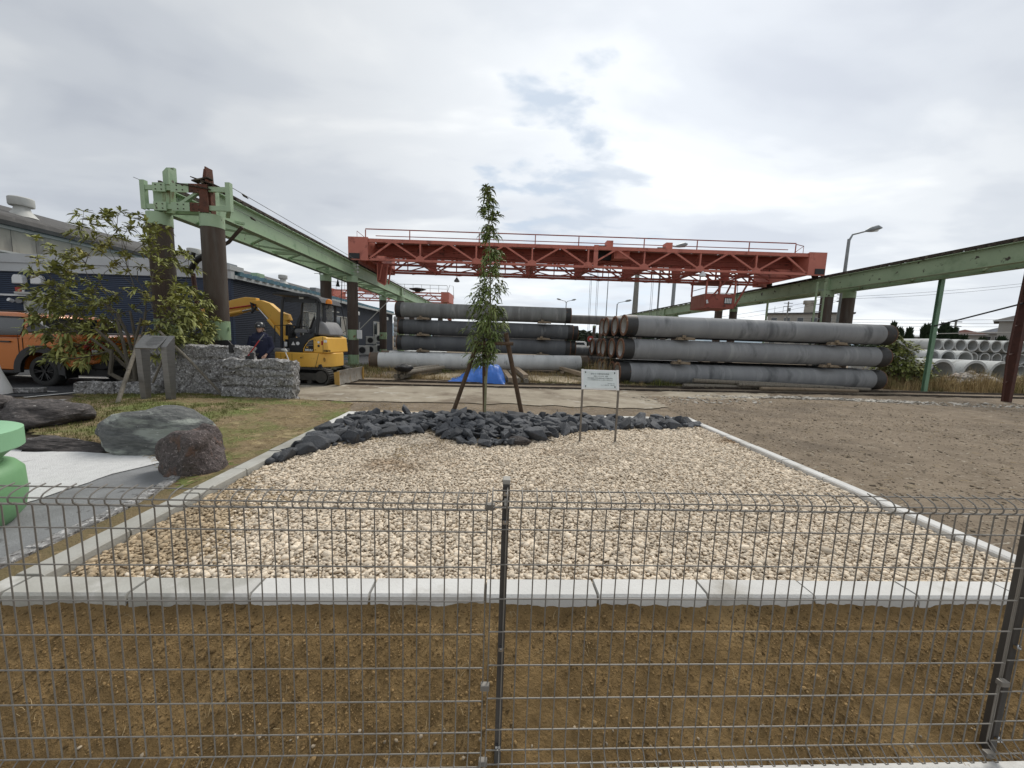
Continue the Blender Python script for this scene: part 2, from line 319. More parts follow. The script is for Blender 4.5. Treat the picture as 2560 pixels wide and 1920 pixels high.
K['rockgreen'] = PM('rockgreen', (.17,.175,.165), (.055,.058,.058), 5, .85, bump=1.6, bscale=9, stretch=(1,1,2.2), c3=(.29,.31,.275), s3=1.1, t3=(.52,.60), c4=(.62,.62,.60), s4=11, t4=(.66,.69), st4=(1,1,2.0), detail=10)
K['rockpurple'] = PM('rockpurple', (0.17, 0.135, 0.128), (0.06, 0.05, 0.048), 12, .9, bump=1.8, bscale=16, c3=(.30,.25,.24), s3=17, t3=(.58,.64), c4=(.21,.11,.07), s4=2, t4=(.56,.68), detail=10)
K['rockdark'] = PM('rockdark', (.115,.10,.095), (.035,.031,.03), 7, .88, bump=2, bscale=9, stretch=(1,1,2.5), c3=(.17,.15,.14), s3=5, t3=(.56,.64), c4=(.62,.60,.57), s4=9, t4=(.68,.70), st4=(.7,.7,1.6), detail=10)
K['rust_small'] = K['rust']
K['tarp'] = PM('tarp', (.025,.145,.52), (.02,.11,.42), 6, .45, bump=.3, bscale=12)
K['leaf'] = PM('leaf', (0.19, 0.235, 0.08), (0.12, 0.165, 0.05), 3, .6, bump=0, island=.35, c3=(.17,.175,.05), s3=1.2, t3=(.55,.66), spec=.22)
K['leaf2'] = PM('leaf2', (0.33, 0.34, 0.11), (0.205, 0.225, 0.08), 1.1, .6, bump=0, island=.38, c3=(.36,.33,.10), s3=.9, t3=(.5,.62), spec=.22)
K['leaf3'] = PM('leaf3', (0.23, 0.25, 0.065), (0.14, 0.17, 0.045), 2, .6, bump=0, island=.4, c3=(.26,.22,.04), s3=1.3, t3=(.58,.66))
K['conifer'] = PM('conifer', (.035,.062,.024), (.02,.038,.016), 2, .8, bump=.5, island=.3)
K['bark'] = PM('bark', (.12,.105,.08), (.075,.065,.05), 12, .9, bump=.5, bscale=40, stretch=(2,2,.5))
K['greenbark'] = PM('greenbark', (0.27, 0.26, 0.15), (0.19, 0.185, 0.1), 12, .8, bump=.3)
K['fence'] = PM('fence', (0.22, 0.205, 0.18), (0.19, 0.175, 0.155), 6, .5, metal=.2, bump=.05)
K['fencepost'] = PM('fencepost', (.065,.06,.055), (.055,.05,.046), 4, .5, metal=.1, bump=.05)
K['cap'] = PM('cap', (.36,.34,.30), None, 4, .6)
K['skin'] = PM('skin', (.50,.31,.23), (.44,.26,.19), 20, .6, bump=.05)
K['jacket'] = PM('jacket', (.012,.016,.045), (.009,.012,.034), 6, .85, bump=.5, bscale=14)
K['helmet'] = PM('helmet', (.03,.032,.036), None, 4, .3, bump=0)
K['hair'] = PM('hair', (.010,.009,.008), None, 30, .6)
K['lampgrey'] = PM('lampgrey', (.26,.28,.29), (.20,.215,.22), 4, .5, metal=.3)
K['poleconc'] = PM('poleconc', (.24,.235,.21), (.17,.165,.15), 3, .9)
K['tealbox'] = PM('tealbox', (.22,.36,.37), (.18,.30,.31), 4, .55)
K['urn'] = PM('urn', (0.19, 0.38, 0.18), (0.15, 0.31, 0.15), 2, .55, bump=.1, bscale=30)
K['urnrim'] = PM('urnrim', (0.28, 0.52, 0.31), (0.24, 0.46, 0.27), 2, .5, bump=.05)
K['red'] = PM('red', (.45,.05,.035), None, 3, .5, bump=0)
K['roofred'] = PM('roofred', (.28,.14,.11), (.22,.11,.09), 3, .8)
K['roofblue'] = PM('roofblue', (.06,.075,.10), (.045,.055,.075), 3, .7)
K['apt'] = PM('apt', (.36,.34,.30), (.28,.265,.235), .3, .85, bump=0, stretch=(1,1,.3))
K['house'] = PM('house', (.33,.32,.30), (.28,.27,.25), .8, .85, bump=0)
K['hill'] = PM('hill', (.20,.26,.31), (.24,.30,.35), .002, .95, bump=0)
K['farwood'] = PM('farwood', (.04,.055,.028), (.025,.035,.02), .8, .95, bump=0, island=.4)
K['rubble'] = PM('rubble', (.46,.43,.39), (.33,.29,.25), 3, .9, bump=.5, island=.3, c3=(.30,.18,.13), s3=.8, t3=(.52,.6))
K['rope'] = PM('rope', (.10,.10,.10), None, 4, .6, bump=0)
# ================================================================ THE GROUND
def Yf(x): return 1.385+.045*x          # line of the mesh fence
def Yk(x): return 1.868+.046*x          # outer edge of the front kerb
rng = np.random.default_rng(5)
def gh(x, y):                            # ground height
    if y > Yk(x)-.02: return 0.0
    t = max(0., (y-Yf(x))/(Yk(x)-Yf(x)))
    return -.40+.37*min(1, t)
def heightsheet(name, xs, ys, hf, mat, kind='structure', smooth=True):
    xs = np.array(xs); ys = np.array(ys); nx, ny = len(xs), len(ys)
    v = [(x, y, hf(x, y)) for y in ys for x in xs]
    f = np.array([(j*nx+i, j*nx+i+1, (j+1)*nx+i+1, (j+1)*nx+i) for j in range(ny-1) for i in range(nx-1)])
    return tag(np_mesh(name, np.array(v), f, mat, smooth=smooth), kind=kind)
def nzf(x, y, s, o=0): return mnoise.noise(Vector((x*s+o, y*s-o, o*.37)))
xs = sorted(set(list(np.linspace(-12, 24, 181))+[-3000,-1000,-300,-100,-50,-30,-20,30,40,60,100,300,1000,3000]))
ys = sorted(set([-60,-20,-5,0,.8,1.1]+list(np.linspace(1.2,2.0,17))+list(np.linspace(2.1,16,110))+[18,20,25,30,40,60,100,200,400,1000,3500]))
def h_main(x, y):
    h = gh(x, y)-.012
    if y > 2.3 and x > 3.7 and y < 13: h += .018*nzf(x, y, 1.2)+.02*nzf(x, y, 3.5, 4)+.012*nzf(x, y, 8, 9)
    if -2.95 < x < 3.5 and Yk(x)-.05 < y < 7.1: h = -.05
    if -3.4 < x < 4.6 and y < Yk(x)+.12: h -= .09
    return h
ground = heightsheet('ground', xs, ys, h_main, K['dirt'])

def ragged(pts, amp=.08, step=.25, seed=0, closed=True):
    out = []; n = len(pts)
    for i in range(n):
        a = Vector(pts[i]); b = Vector(pts[(i+1) % n]); L = (b-a).length; k = max(1, int(L/step)); d = (b-a)/L if L else a
        nrm = Vector((-d.y, d.x))
        for j in range(k):
            p = a+(b-a)*j/k; q = p+nrm*amp*mnoise.noise(Vector((p.x*1.7+seed, p.y*1.7, seed)))*2
            out.append((q.x, q.y))
    return out
def sheet(name, pts, z, mat, kind='structure', amp=.08, step=.25, seed=0):
    P = ragged(pts, amp, step, seed) if amp else pts
    bm = bmesh.new(); vs = [bm.verts.new((x, y, z)) for x, y in P]; f = bm.faces.new(vs); f.normal_update()
    if f.normal.z < 0: f.normal_flip()
    bmesh.ops.triangulate(bm, faces=bm.faces[:]); me = bpy.data.meshes.new(name); bm.to_mesh(me); bm.free(); me.materials.append(mat)
    o = bpy.data.objects.new(name, me); COL.objects.link(o); return tag(o, kind=kind)
sheet('concrete_road', [(-7.0,8.5),(-4.6,8.02),(-2.5,8.2),(0,8.42),(2,8.45),(3.4,8.6),(4.6,9.6),(6.6,10.3),(7.6,11.0),(8.2,12.0),(-4,10.9),(-7.2,10.6)], .006, K['road'], amp=.16, step=.12, seed=3)
sheet('asphalt_yard', [(-40,7.0),(-10.4,7.0),(-9.5,7.5),(-9.0,7.9),(-8.0,8.3),(-6.7,8.55),(-6.7,15.5),(-10,40),(-40,40)], .004, K['asphalt'], amp=.03, seed=8)
for k, (a, b) in enumerate([((-15,10.22),(-9.9,10.45)), ((-13,7.95),(-9.84,8.0)), ((-9.55,7.25),(-9.38,8.03)), ((-9.3,6.95),(-8.6,7.12))]):
    a = Vector(a); b = Vector(b); d = (b-a).normalized(); n = Vector((-d.y, d.x))*.05
    tag(sheet('parking_line', [tuple(a-n), tuple(b-n), tuple(b+n), tuple(a+n)], .010, K['paint'], amp=0), kind='structure')
# garden on the left
def moundh(x, y):
    t = max(0, 1-((x+6.3)/3.2)**2-((y-6.3)/2.4)**2); return .010+.10*t+.012*nzf(x, y, 2)+.010*nzf(x, y, 6, 3)
def poly_in(x, y, P):
    c = False; j = len(P)-1
    for i in range(len(P)):
        if (P[i][1] > y) != (P[j][1] > y) and x < (P[j][0]-P[i][0])*(y-P[i][1])/(P[j][1]-P[i][1])+P[i][0]: c = not c
        j = i
    return c
MOSS = [(-2.93,3.0),(-2.95,6.7),(-3.3,7.9),(-4.5,8.0),(-6.5,8.4),(-8.0,8.4),(-9.2,7.9),(-8.2,6.9),(-7.0,5.8),(-6.2,4.75),(-5.5,4.4),(-4.3,4.15),(-3.3,3.6)]
MR = ragged(MOSS, .06, .2, 5)
def grid_poly(name, P, step, hf, mat, kind='structure'):
    xs = [p[0] for p in P]; ys = [p[1] for p in P]; x0, y0 = min(xs), min(ys); nx = int((max(xs)-x0)/step)+1; ny = int((max(ys)-y0)/step)+1
    idx = {}; v = []; f = []
    def gv(i, j):
        if (i, j) not in idx: idx[i, j] = len(v); x = x0+i*step; y = y0+j*step; v.append((x, y, hf(x, y)))
        return idx[i, j]
    for j in range(ny):
        for i in range(nx):
            if poly_in(x0+(i+.5)*step, y0+(j+.5)*step, P): f.append((gv(i,j), gv(i+1,j), gv(i+1,j+1), gv(i,j+1)))
    return tag(np_mesh(name, np.array(v), np.array(f), mat, smooth=True), kind=kind)
grid_poly('grass_mound', MR, .07, moundh, K['moss'])
sheet('white_gravel_patch', [(-7.6,5.1),(-6.6,4.95),(-6.2,4.6),(-5.5,4.1),(-4.6,4.15),(-3.9,4.25),(-3.75,3.9),(-3.85,3.55),(-3.80,3.3),(-3.86,3.1),(-3.94,2.8),(-4.2,2.3),(-9,2.3),(-9,5.1)], .014, K['whitegravel'], amp=.05, step=.12, seed=2)
sheet('garden_path', [(-3.0,1.6),(-3.0,2.05),(-3.05,2.5),(-3.12,3.1),(-3.30,3.5),(-3.6,4.0),(-4.1,4.2),(-6,3.9),(-6,1.5)], .006, K['path'], amp=.02, seed=4)
sheet('moss_strip', [(-2.66,1.7),(-2.88,5.0),(-3.2,3.9),(-3.08,3.1),(-3.0,2.4),(-3.0,1.5)], .010, K['mossstrip'], amp=.02, seed=4)
# granite edging of the garden path
eb = empty('granite_edging', (0,0,0)); tag(eb, kind='structure')
prev = None
ep = [(-2.99,1.7),(-3.03,2.25),(-3.07,2.85),(-3.15,3.25),(-3.27,3.65)]
for a, b in zip(ep, ep[1:]):
    a = Vector((*a,.005)); b = Vector((*b,.005)); d = (b-a).normalized()*.006
    MB().beam(a+d, b-d, .10, .05).build('edging_stone', K['granite'], eb, bevel=.006)

# soil bank in front of the kerb
def bankh(x, y):
    t = max(-.3, min(1.05, (y-Yf(x))/(Yk(x)-Yf(x)))); b = -.352+.395*max(0, t)**.92
    if t < 0: b = -.352
    e = 1 if t > .06 else max(0, t/.06)
    n = .020*nzf(x, y, 4, 2)+.011*nzf(x, y, 11, 5)+.008*nzf(x, y, 27, 7)+.004*nzf(x, y, 60, 1)
    edge = -.016*(.5+.9*nzf(x, y, 1.7, 11)) if t > .85 else 0
    return b+n*e+edge
xs = np.arange(-3.4, 4.6, .0125); ts = np.linspace(-.25, 1.02, 62)
nx, ny = len(xs), len(ts); vv = []
for t in ts:
    for x in xs:
        y = Yf(x)+(Yk(x)-Yf(x))*t; vv.append((x, y, bankh(x, y)))
ff = np.array([(j*nx+i, j*nx+i+1, (j+1)*nx+i+1, (j+1)*nx+i) for j in range(ny-1) for i in range(nx-1)])
tag(np_mesh('soil_bank', np.array(vv), ff, K['soil'], smooth=True), kind='structure')

def ico(sub):
    bm = bmesh.new(); bmesh.ops.create_icosphere(bm, subdivisions=sub, radius=1)
    v = np.array([tuple(q.co) for q in bm.verts]); f = np.array([[q.index for q in fc.verts] for fc in bm.faces]); bm.free(); return v, f
I1, IF1 = ico(1)
def scatter(name, pos, size, mat, flat=(.55,.85), el=(.7,1.4), jit=.22, kind='stuff', label=None, parent=None):
    n = len(pos); nv = len(I1); pos = np.asarray(pos); size = np.asarray(size)
    P = np.repeat(I1[None], n, 0)*(1+rng.uniform(-jit, jit, (n, nv, 1)))
    S = np.stack([rng.uniform(*el, n), np.ones(n), rng.uniform(*flat, n)], 1)[:, None, :]
    P = P*S*size[:, None, None]
    a = rng.uniform(0, 2*np.pi, n); tl = rng.normal(0, .35, (n, 2))
    ca, sa = np.cos(a)[:, None], np.sin(a)[:, None]
    X = P[..., 0]; Y = P[..., 1]; Z = P[..., 2]
    Z2 = Z+X*tl[:, :1]*.6+Y*tl[:, 1:]*.6
    Q = np.stack([X*ca-Y*sa, X*sa+Y*ca, Z2], -1)+pos[:, None, :]
    F_ = (IF1[None]+(np.arange(n)*nv)[:, None, None]).reshape(-1, 3)
    return tag(np_mesh(name, Q.reshape(-1, 3), F_, mat, parent=parent, smooth=False), label, kind=kind)
# clods, crumbs and rootlets on the bank
n = 34000; X = rng.uniform(-3.3, 4.5, n); T = rng.uniform(.0, .98, n)
dens = np.array([.55+1.1*nzf(x, t*.5, 2.3, 3) for x, t in zip(X, T)]); keep = rng.uniform(0, 1, n) < dens
X, T = X[keep], T[keep]
pos = [(x, Yf(x)+(Yk(x)-Yf(x))*t, 0) for x, t in zip(X, T)]; pos = [(x, y, bankh(x, y)+.001) for x, y, _ in pos]
sz = .0032*np.exp(rng.normal(0, .45, len(pos))); tag(scatter('soil_crumbs', pos, sz, K['clod']), label='brown soil crumbs over the bank behind the fence', cat='soil')
def strands(name, pts, mat, L=(.03,.08), w=.0022, lab=None, cat=None, flat=.3, hf=None, up=.2):
    m = MB()
    for (x, y, z) in pts:
        a = R_.uniform(0, 6.283); l = R_.uniform(*L); c = R_.uniform(-.6, .6); p = []
        for k in range(4):
            t = k/3; p.append((x+math.cos(a+c*t)*l*t, y+math.sin(a+c*t)*l*t, (hf(x+math.cos(a)*l*t, y+math.sin(a)*l*t) if hf else z)+.003+up*l*math.sin(t*3.1)*R_.uniform(.3,1)))
        m.tube(p, [w, w, w*.8, w*.3], 3, caps=False)
    return tag(m.build(name, mat, fix=False), lab, cat, kind='stuff')
pts = []
for c in range(70):
    cx = R_.uniform(-2.2, 2.6); ct = R_.uniform(.05, .95)
    for k in range(R_.randint(1, 7)):
        x = cx+R_.gauss(0, .02); y = Yf(x)+(Yk(x)-Yf(x))*ct+R_.gauss(0, .015); pts.append((x, y, bankh(x, y)))
strands('dead_rootlets', pts, K['straw'], (.015,.045), .0010, 'pale dead rootlets scattered over the brown soil bank', 'rootlets', hf=bankh)
pts = [(x, y, bankh(x, y)+.004) for x, y in ((R_.uniform(-2, 2.4), 0) for _ in range(50)) for y in (Yf(x)+R_.uniform(.01, .09),)]
scatter('bank_pebbles', pts, [R_.uniform(.003, .010) for _ in pts], PM('bankpebble', (.36,.30,.22), (.22,.17,.11), 3, .9, island=.4), label='small pale pebbles at the foot of the bank')['category'] = 'pebbles'
# concrete strip footing below the fence
ft = MB(); ft.add([(-6, Yf(-6)-.30, -.40), (6, Yf(6)-.30, -.40), (6, Yf(6)-.005, -.40), (-6, Yf(-6)-.005, -.40), (-6, Yf(-6)-.30, -.346), (6, Yf(6)-.30, -.346), (6, Yf(6)-.005, -.346), (-6, Yf(-6)-.005, -.346)],
  [(0,3,2,1),(4,5,6,7),(0,1,5,4),(1,2,6,5),(2,3,7,6),(3,0,4,7)]).build('fence_footing', K['kerb']); tag(bpy.data.objects['fence_footing'], kind='structure')

# ---------------------------------------------------------------- kerbs
def kerb_run(a, b, name, mat_fn, start=0., L=.6, w=.15, side=1, top=.09):
    a = Vector((*a, 0)); b = Vector((*b, 0)); tot = (b-a).length; d = (b-a).normalized(); n = Vector((-d.y, d.x, 0))*side
    root = empty(name, a); tag(root, kind='structure'); t = start; k = 0
    jm = MB()
    while t < tot-.02:
        t0 = max(t, 0); t1 = min(t+L, tot)
        if t1-t0 > .03:
            g = .0075; m = MB(); p0 = d*(t0+g); p1 = d*(t1-g); c = .012
            dz = R_.uniform(-.003, .003); sec = [(0,-.10),(0,top-c+dz),(c,top+dz),(w-c,top+dz),(w,top-c+dz),(w,-.10)]
            vs = [p0+n*u+Vector((0,0,z)) for u, z in sec]+[p1+n*u+Vector((0,0,z)) for u, z in sec]
            q = len(sec); m.add(vs, [tuple(range(q)), tuple(range(2*q-1, q-1, -1))]+[((i+1) % q, i, i+q, (i+1) % q+q) for i in range(q)])
            m.build('kerb_block', mat_fn(k), root, loc=None)
        t += L; k += 1
    jm.beam(d*.01+n*(w/2)+Vector((0,0,top-.085)), d*(tot-.01)+n*(w/2)+Vector((0,0,top-.085)), w-.02, .10).build('mortar', K['joint'], root)
    return root
LF = (-2.67,1.745); LB = (-2.90,6.60); RF = (3.56,2.032); RB = (3.42,7.10)
kerb_run(LF, RF, 'front_kerb', lambda k: K['kerbwet'] if k in (0,1,2) else K['kerb'], start=.12-.612, L=.612, side=1)
kerb_run((-2.677,1.90), LB, 'left_kerb', lambda k: K['kerbwet'] if k < 6 else K['kerb'], start=-.1, side=-1)
kerb_run((3.553,2.19), RB, 'right_kerb', lambda k: K['kerb'], start=-.05, side=1, w=.115)
kerb_run((-2.745,6.61), (3.265,7.09), 'back_kerb', lambda k: K['kerb'], start=-.2, side=-1)

# ---------------------------------------------------------------- gravel bed
front = lambda x: Yk(x)+.15
EDGE = [(-2.75,3.65),(-2.56,4.03),(-2.29,4.51),(-2.11,4.75),(-1.64,5.17),(-1.2,5.51),(-.92,5.14),(-.63,4.89),(-.31,4.82),(-.01,4.9),(.52,5.33),(1.08,5.83),(1.66,6.07),(2.3,6.17),(2.76,6.33),(3.30,6.50)]
def edge_y(x):
    for (x0,y0),(x1,y1) in zip(EDGE, EDGE[1:]):
        if x0 <= x <= x1: return y0+(y1-y0)*(x-x0)/(x1-x0)
    return 3.65 if x < -2.75 else 6.5
def lx(y): return -2.52-.047*(y-1.9)
def rx(y): return 3.435-.027*(y-2.1)
gb = empty('gravel_bed', (0,0,0)); tag(gb, kind='structure')
def gbed(x, y): return .040+.012*nzf(x, y, 1.3)+.006*nzf(x, y, 4, 2)-.015*max(0, 1-abs(x-lx(y))/.35)
def gcol(u, v):
    y = 1.9+5.15*v; x = lx(y)+(rx(y)-lx(y))*u; y = max(y, Yk(x)+.12); return (x, y, gbed(x, y)-.008)
nu, nv = 90, 80; vv = [gcol(i/nu, j/nv) for j in range(nv+1) for i in range(nu+1)]
ff = np.array([(j*(nu+1)+i, j*(nu+1)+i+1, (j+1)*(nu+1)+i+1, (j+1)*(nu+1)+i) for j in range(nv) for i in range(nu)])
np_mesh('gravel_base', np.array(vv), ff, K['gravelbase'], parent=gb, smooth=True)
pos = []; size = []
cell = .0198; y = 1.98
while y < 6.65:
    x = lx(y)
    step = cell*(1 if y < 3.6 else 1.12 if y < 5 else 1.25)
    while x < rx(y):
        xx = x+rng.uniform(-.5,.5)*step; yy = y+rng.uniform(-.5,.5)*step
        if yy > front(xx)+.005 and yy < edge_y(xx)+.12 and lx(yy)+.01 < xx < rx(yy)-.01:
            pos.append((xx, yy, gbed(xx, yy)+rng.uniform(-.006,.010))); size.append(.0114*math.exp(rng.normal(0,.32))*(step/cell)*(1.05 if y < 3 else 1))
        x += step
    y += step
print('pebbles', len(pos))
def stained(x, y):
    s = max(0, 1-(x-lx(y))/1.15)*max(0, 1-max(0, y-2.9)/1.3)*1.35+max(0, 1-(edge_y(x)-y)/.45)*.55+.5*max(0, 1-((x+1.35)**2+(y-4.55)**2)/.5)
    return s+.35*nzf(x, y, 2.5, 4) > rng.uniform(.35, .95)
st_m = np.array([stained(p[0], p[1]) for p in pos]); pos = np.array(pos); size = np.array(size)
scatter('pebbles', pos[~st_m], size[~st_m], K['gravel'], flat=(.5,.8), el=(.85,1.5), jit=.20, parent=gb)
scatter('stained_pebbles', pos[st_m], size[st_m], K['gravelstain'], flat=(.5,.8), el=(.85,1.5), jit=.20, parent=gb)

# ---------------------------------------------------------------- black rubble stones round the sapling
I2, IF2 = ico(3)
def rock_mesh(name, seed, mat, cuts=9, rough=.05, squash=(1,1,.7), sub=None, strata=0, depth=(.55,.9), smooth=False, nsc=2.2):
    r = np.random.default_rng(seed); v = I2.copy()
    for _ in range(cuts):
        d = r.normal(size=3); d /= np.linalg.norm(d); h = r.uniform(*depth); s = v@d; m = s > h; v[m] -= np.outer((s[m]-h)*.96, d)
    for i in range(len(v)):
        p = Vector(v[i]); nn = mnoise.fractal(p*nsc+Vector((seed,0,0)), 1, 2, 4)*rough
        if strata: nn += strata*math.sin(p.z*22+3*mnoise.noise(p*2))*.5
        v[i] *= 1+nn
    v *= np.array(squash)
    me = bpy.data.meshes.new(name); me.from_pydata(v.tolist(), [], IF2.tolist()); me.update(); me.materials.append(mat)
    if smooth: me.polygons.foreach_set('use_smooth', [True]*len(me.polygons))
    else:
        me.polygons.foreach_set('use_smooth', [True]*len(me.polygons)); me.set_sharp_from_angle(angle=rad(26))
    return me
def hull_rock(name, seed, mat, sq=(1,.8,.65), n=13):
    r = random.Random(seed); bm = bmesh.new()
    for _ in range(n):
        d = Vector((r.gauss(0,1), r.gauss(0,1), r.gauss(0,1))).normalized()*r.uniform(.82,1.12); bm.verts.new((d.x*sq[0], d.y*sq[1], d.z*sq[2]))
    h = bmesh.ops.convex_hull(bm, input=bm.verts[:]); bmesh.ops.delete(bm, geom=list({g for g in h['geom_interior']+h['geom_unused'] if isinstance(g, bmesh.types.BMVert)}), context='VERTS')
    bmesh.ops.bevel(bm, geom=bm.edges[:], offset=.045, segments=1, affect='EDGES', profile=.6)
    me = bpy.data.meshes.new(name); bm.to_mesh(me); bm.free(); me.materials.append(mat); return me
RM = [hull_rock('black_rock_%d' % i, i+5, K['blackstone'], (1, R_.uniform(.62,.9), R_.uniform(.5,.75)), R_.randint(10,15)) for i in range(14)]
rb = empty('rock_bed', (0,0,0)); tag(rb, kind='structure')
def backy(x): return 6.46+.078*(x+2.9)
def bedh(x, y): return .05+.04*max(0, 1-((x+.3)/2.2)**2)*max(0, 1-((y-5.9)/1.2)**2)
sheet('rock_bed_base', [(-2.85,3.6)]+[(x, y) for x, y in EDGE[1:-1]]+[(3.24,6.5),(3.24,6.93),(-2.72,6.45)], .055, K['joint'], amp=0).parent = rb
cand = []
tries = 0
while len(cand) < 296 and tries < 60000:
    tries += 1; x = R_.uniform(-2.85, 3.3); y = R_.uniform(3.7, 6.98); ey = edge_y(x)
    if y < ey or y > backy(x)+.03 or x < lx(y)+.02 or x > rx(y)-.03: continue
    near = (y-ey) < .25
    r = R_.uniform(.075, .145)*(1.12 if near else 1)*(1.2 if x < -1 and y < 5 else 1)
    if R_.random() < .1: r *= 1.35
    if all((x-a)**2+(y-b)**2 > (.585*(r+c))**2 for a, b, c in cand): cand.append((x, y, r))
print('rocks', len(cand), tries)
for i, (x, y, r) in enumerate(cand):
    o = bpy.data.objects.new('stone', RM[i % 14]); COL.objects.link(o); o.parent = rb
    o.location = (x, y, bedh(x, y)+r*.16+R_.uniform(0, .02)); o.rotation_euler = (R_.gauss(0,.35), R_.gauss(0,.35), R_.uniform(0, 6.28)); s_ = r*1.22; o.scale = (s_*R_.uniform(.9,1.3), s_, s_*R_.uniform(.7,1.0))
fill = []
for _ in range(3000):
    x = R_.uniform(-2.9, 3.35); y = R_.uniform(3.62, 6.98)
    if edge_y(x)-.03 < y < backy(x)+.04 and lx(y)+.01 < x < rx(y)-.02: fill.append((x, y, bedh(x, y)+R_.uniform(.0,.025)))
scatter('stone_chips', fill, [R_.uniform(.022,.058) for _ in fill], K['blackstone'], flat=(.6,.9), jit=.32, parent=rb)
# pale stone at the front edge
o = bpy.data.objects.new('stone', rock_mesh('pale_rock', 91, K['rockdark'], cuts=9, squash=(1,.7,.55))); COL.objects.link(o); o.parent = rb; o.location = (.13,4.98,.09); o.scale = (.17,.13,.13)
o['label'] = 'paler grey green stone in the front row of black stones'

# ---------------------------------------------------------------- garden boulders
def boulder(name, loc, scale, rz, mat, seed, label, cuts=8, rough=.16, strata=0, tilt=(0,0), depth=(.6,.95), nsc=1.7):
    me = rock_mesh(name, seed, mat, cuts=cuts, rough=rough, squash=(1,1,1), strata=strata, depth=depth, smooth=True, nsc=nsc)
    o = bpy.data.objects.new(name, me); COL.objects.link(o); o.location = loc; o.scale = scale; o.rotation_euler = (tilt[0], tilt[1], rz)
    s = o.modifiers.new('sub', 'SUBSURF'); s.levels = 2; s.render_levels = 2
    tx = bpy.data.textures.new(name+'_n', 'CLOUDS'); tx.noise_scale = .55; tx.noise_depth = 5
    dm = o.modifiers.new('disp', 'DISPLACE'); dm.texture = tx; dm.strength = .34; dm.texture_coords = 'LOCAL'; dm.mid_level = .5
    return tag(o, label, 'boulder', 'boulders along the garden')
boulder('boulder', (-4.20,4.45,.12), (.80,.46,.38), -.05, K['rockgreen'], 23, 'large rounded green grey boulder with white veins beside the white gravel', cuts=7, rough=.10, strata=.02, tilt=(.10,.05), depth=(.62,.9), nsc=1.3)
boulder('boulder', (-3.22,3.74,.06), (.44,.32,.43), .25, K['rockpurple'], 38, 'pointed purplish brown boulder next to the left kerb', cuts=10, rough=.14, depth=(.45,.8))
boulder('boulder', (-3.66,4.28,.05), (.28,.22,.32), .5, K['rockpurple'], 36, 'small reddish brown boulder behind the pointed purplish one', cuts=9, rough=.16, depth=(.5,.85))
boulder('boulder', (-6.62,5.25,.14), (.66,.46,.29), -.15, K['rockdark'], 45, 'flat topped dark layered boulder on the edge of the grass', cuts=7, rough=.14, strata=.05, depth=(.5,.9))
boulder('boulder', (-7.25,5.15,.15), (.55,.46,.34), .3, K['rockdark'], 47, 'rounded dark boulder at the left border of the photo', cuts=8, rough=.2, depth=(.6,.9))
boulder('boulder', (-5.35,4.28,.02), (.80,.24,.13), -.05, K['rockdark'], 52, 'low dark rock slab with white flecks lying on the white gravel', cuts=7, rough=.2, strata=.05, depth=(.5,.9))
boulder('boulder', (-3.62,3.93,.03), (.07,.09,.09), .2, K['whitegravel'], 54, 'small white stone squeezed between the two boulders by the gravel', cuts=7, depth=(.5,.9))
# leaf litter and grass of the garden
pts = []
for _ in range(9000):
    x = R_.uniform(-9.2,-2.95); y = R_.uniform(3.1,8.4)
    if poly_in(x, y, MR): pts.append((x, y))
def blades(name, pts, mat, hgt, w, hf, label, cat, lean=.5):
    m = MB()
    for x, y in pts:
        a = R_.uniform(0, 6.283); h = R_.uniform(*hgt); l = R_.uniform(.1, lean)*h; z = hf(x, y); ca, sa = math.cos(a), math.sin(a); px, py = -sa*w, ca*w
        m.add([(x-px,y-py,z),(x+px,y+py,z),(x+px*.7+ca*l*.4,y+py*.7+sa*l*.4,z+h*.6),(x-px*.7+ca*l*.4,y-py*.7+sa*l*.4,z+h*.6),(x+ca*l,y+sa*l,z+h)], [(0,1,2,3),(3,2,4)])
    return tag(m.build(name, mat, fix=False), label, cat, kind='stuff')
gp = []; dp = []
for x, y in pts:
    green = nzf(x, y, .9, 3)+.45*(x < -5.2)+.30*(x < -4.4 and y < 6)-.32*(x > -4.2)-.12
    (gp if green > .12 else dp).append((x, y))
for _ in range(5):
    gp += [(x+R_.gauss(0,.03), y+R_.gauss(0,.03)) for x, y in gp[:3000]]
blades('grass', gp[:16000], K['grass'], (.012,.04), .003, moundh, 'short green mossy grass of the garden mound', 'grass')
strands('dead_leaves', [(x, y, moundh(x, y)) for x, y in dp[:5200]], K['straw'], (.03,.10), .0022, 'straw and dead leaves on the garden mound beside the kerb', 'straw', hf=moundh)
strands('dead_leaves', [(R_.uniform(-2.95,-2.2), R_.uniform(6.75,7.9), .005) for _ in range(300)]+[(R_.uniform(-6.5,3.5), R_.uniform(7.2,8.3), .01) for _ in range(900)], K['straw'], (.03,.08), .0022, 'thin straw strewn between the bed and the concrete road', 'straw')
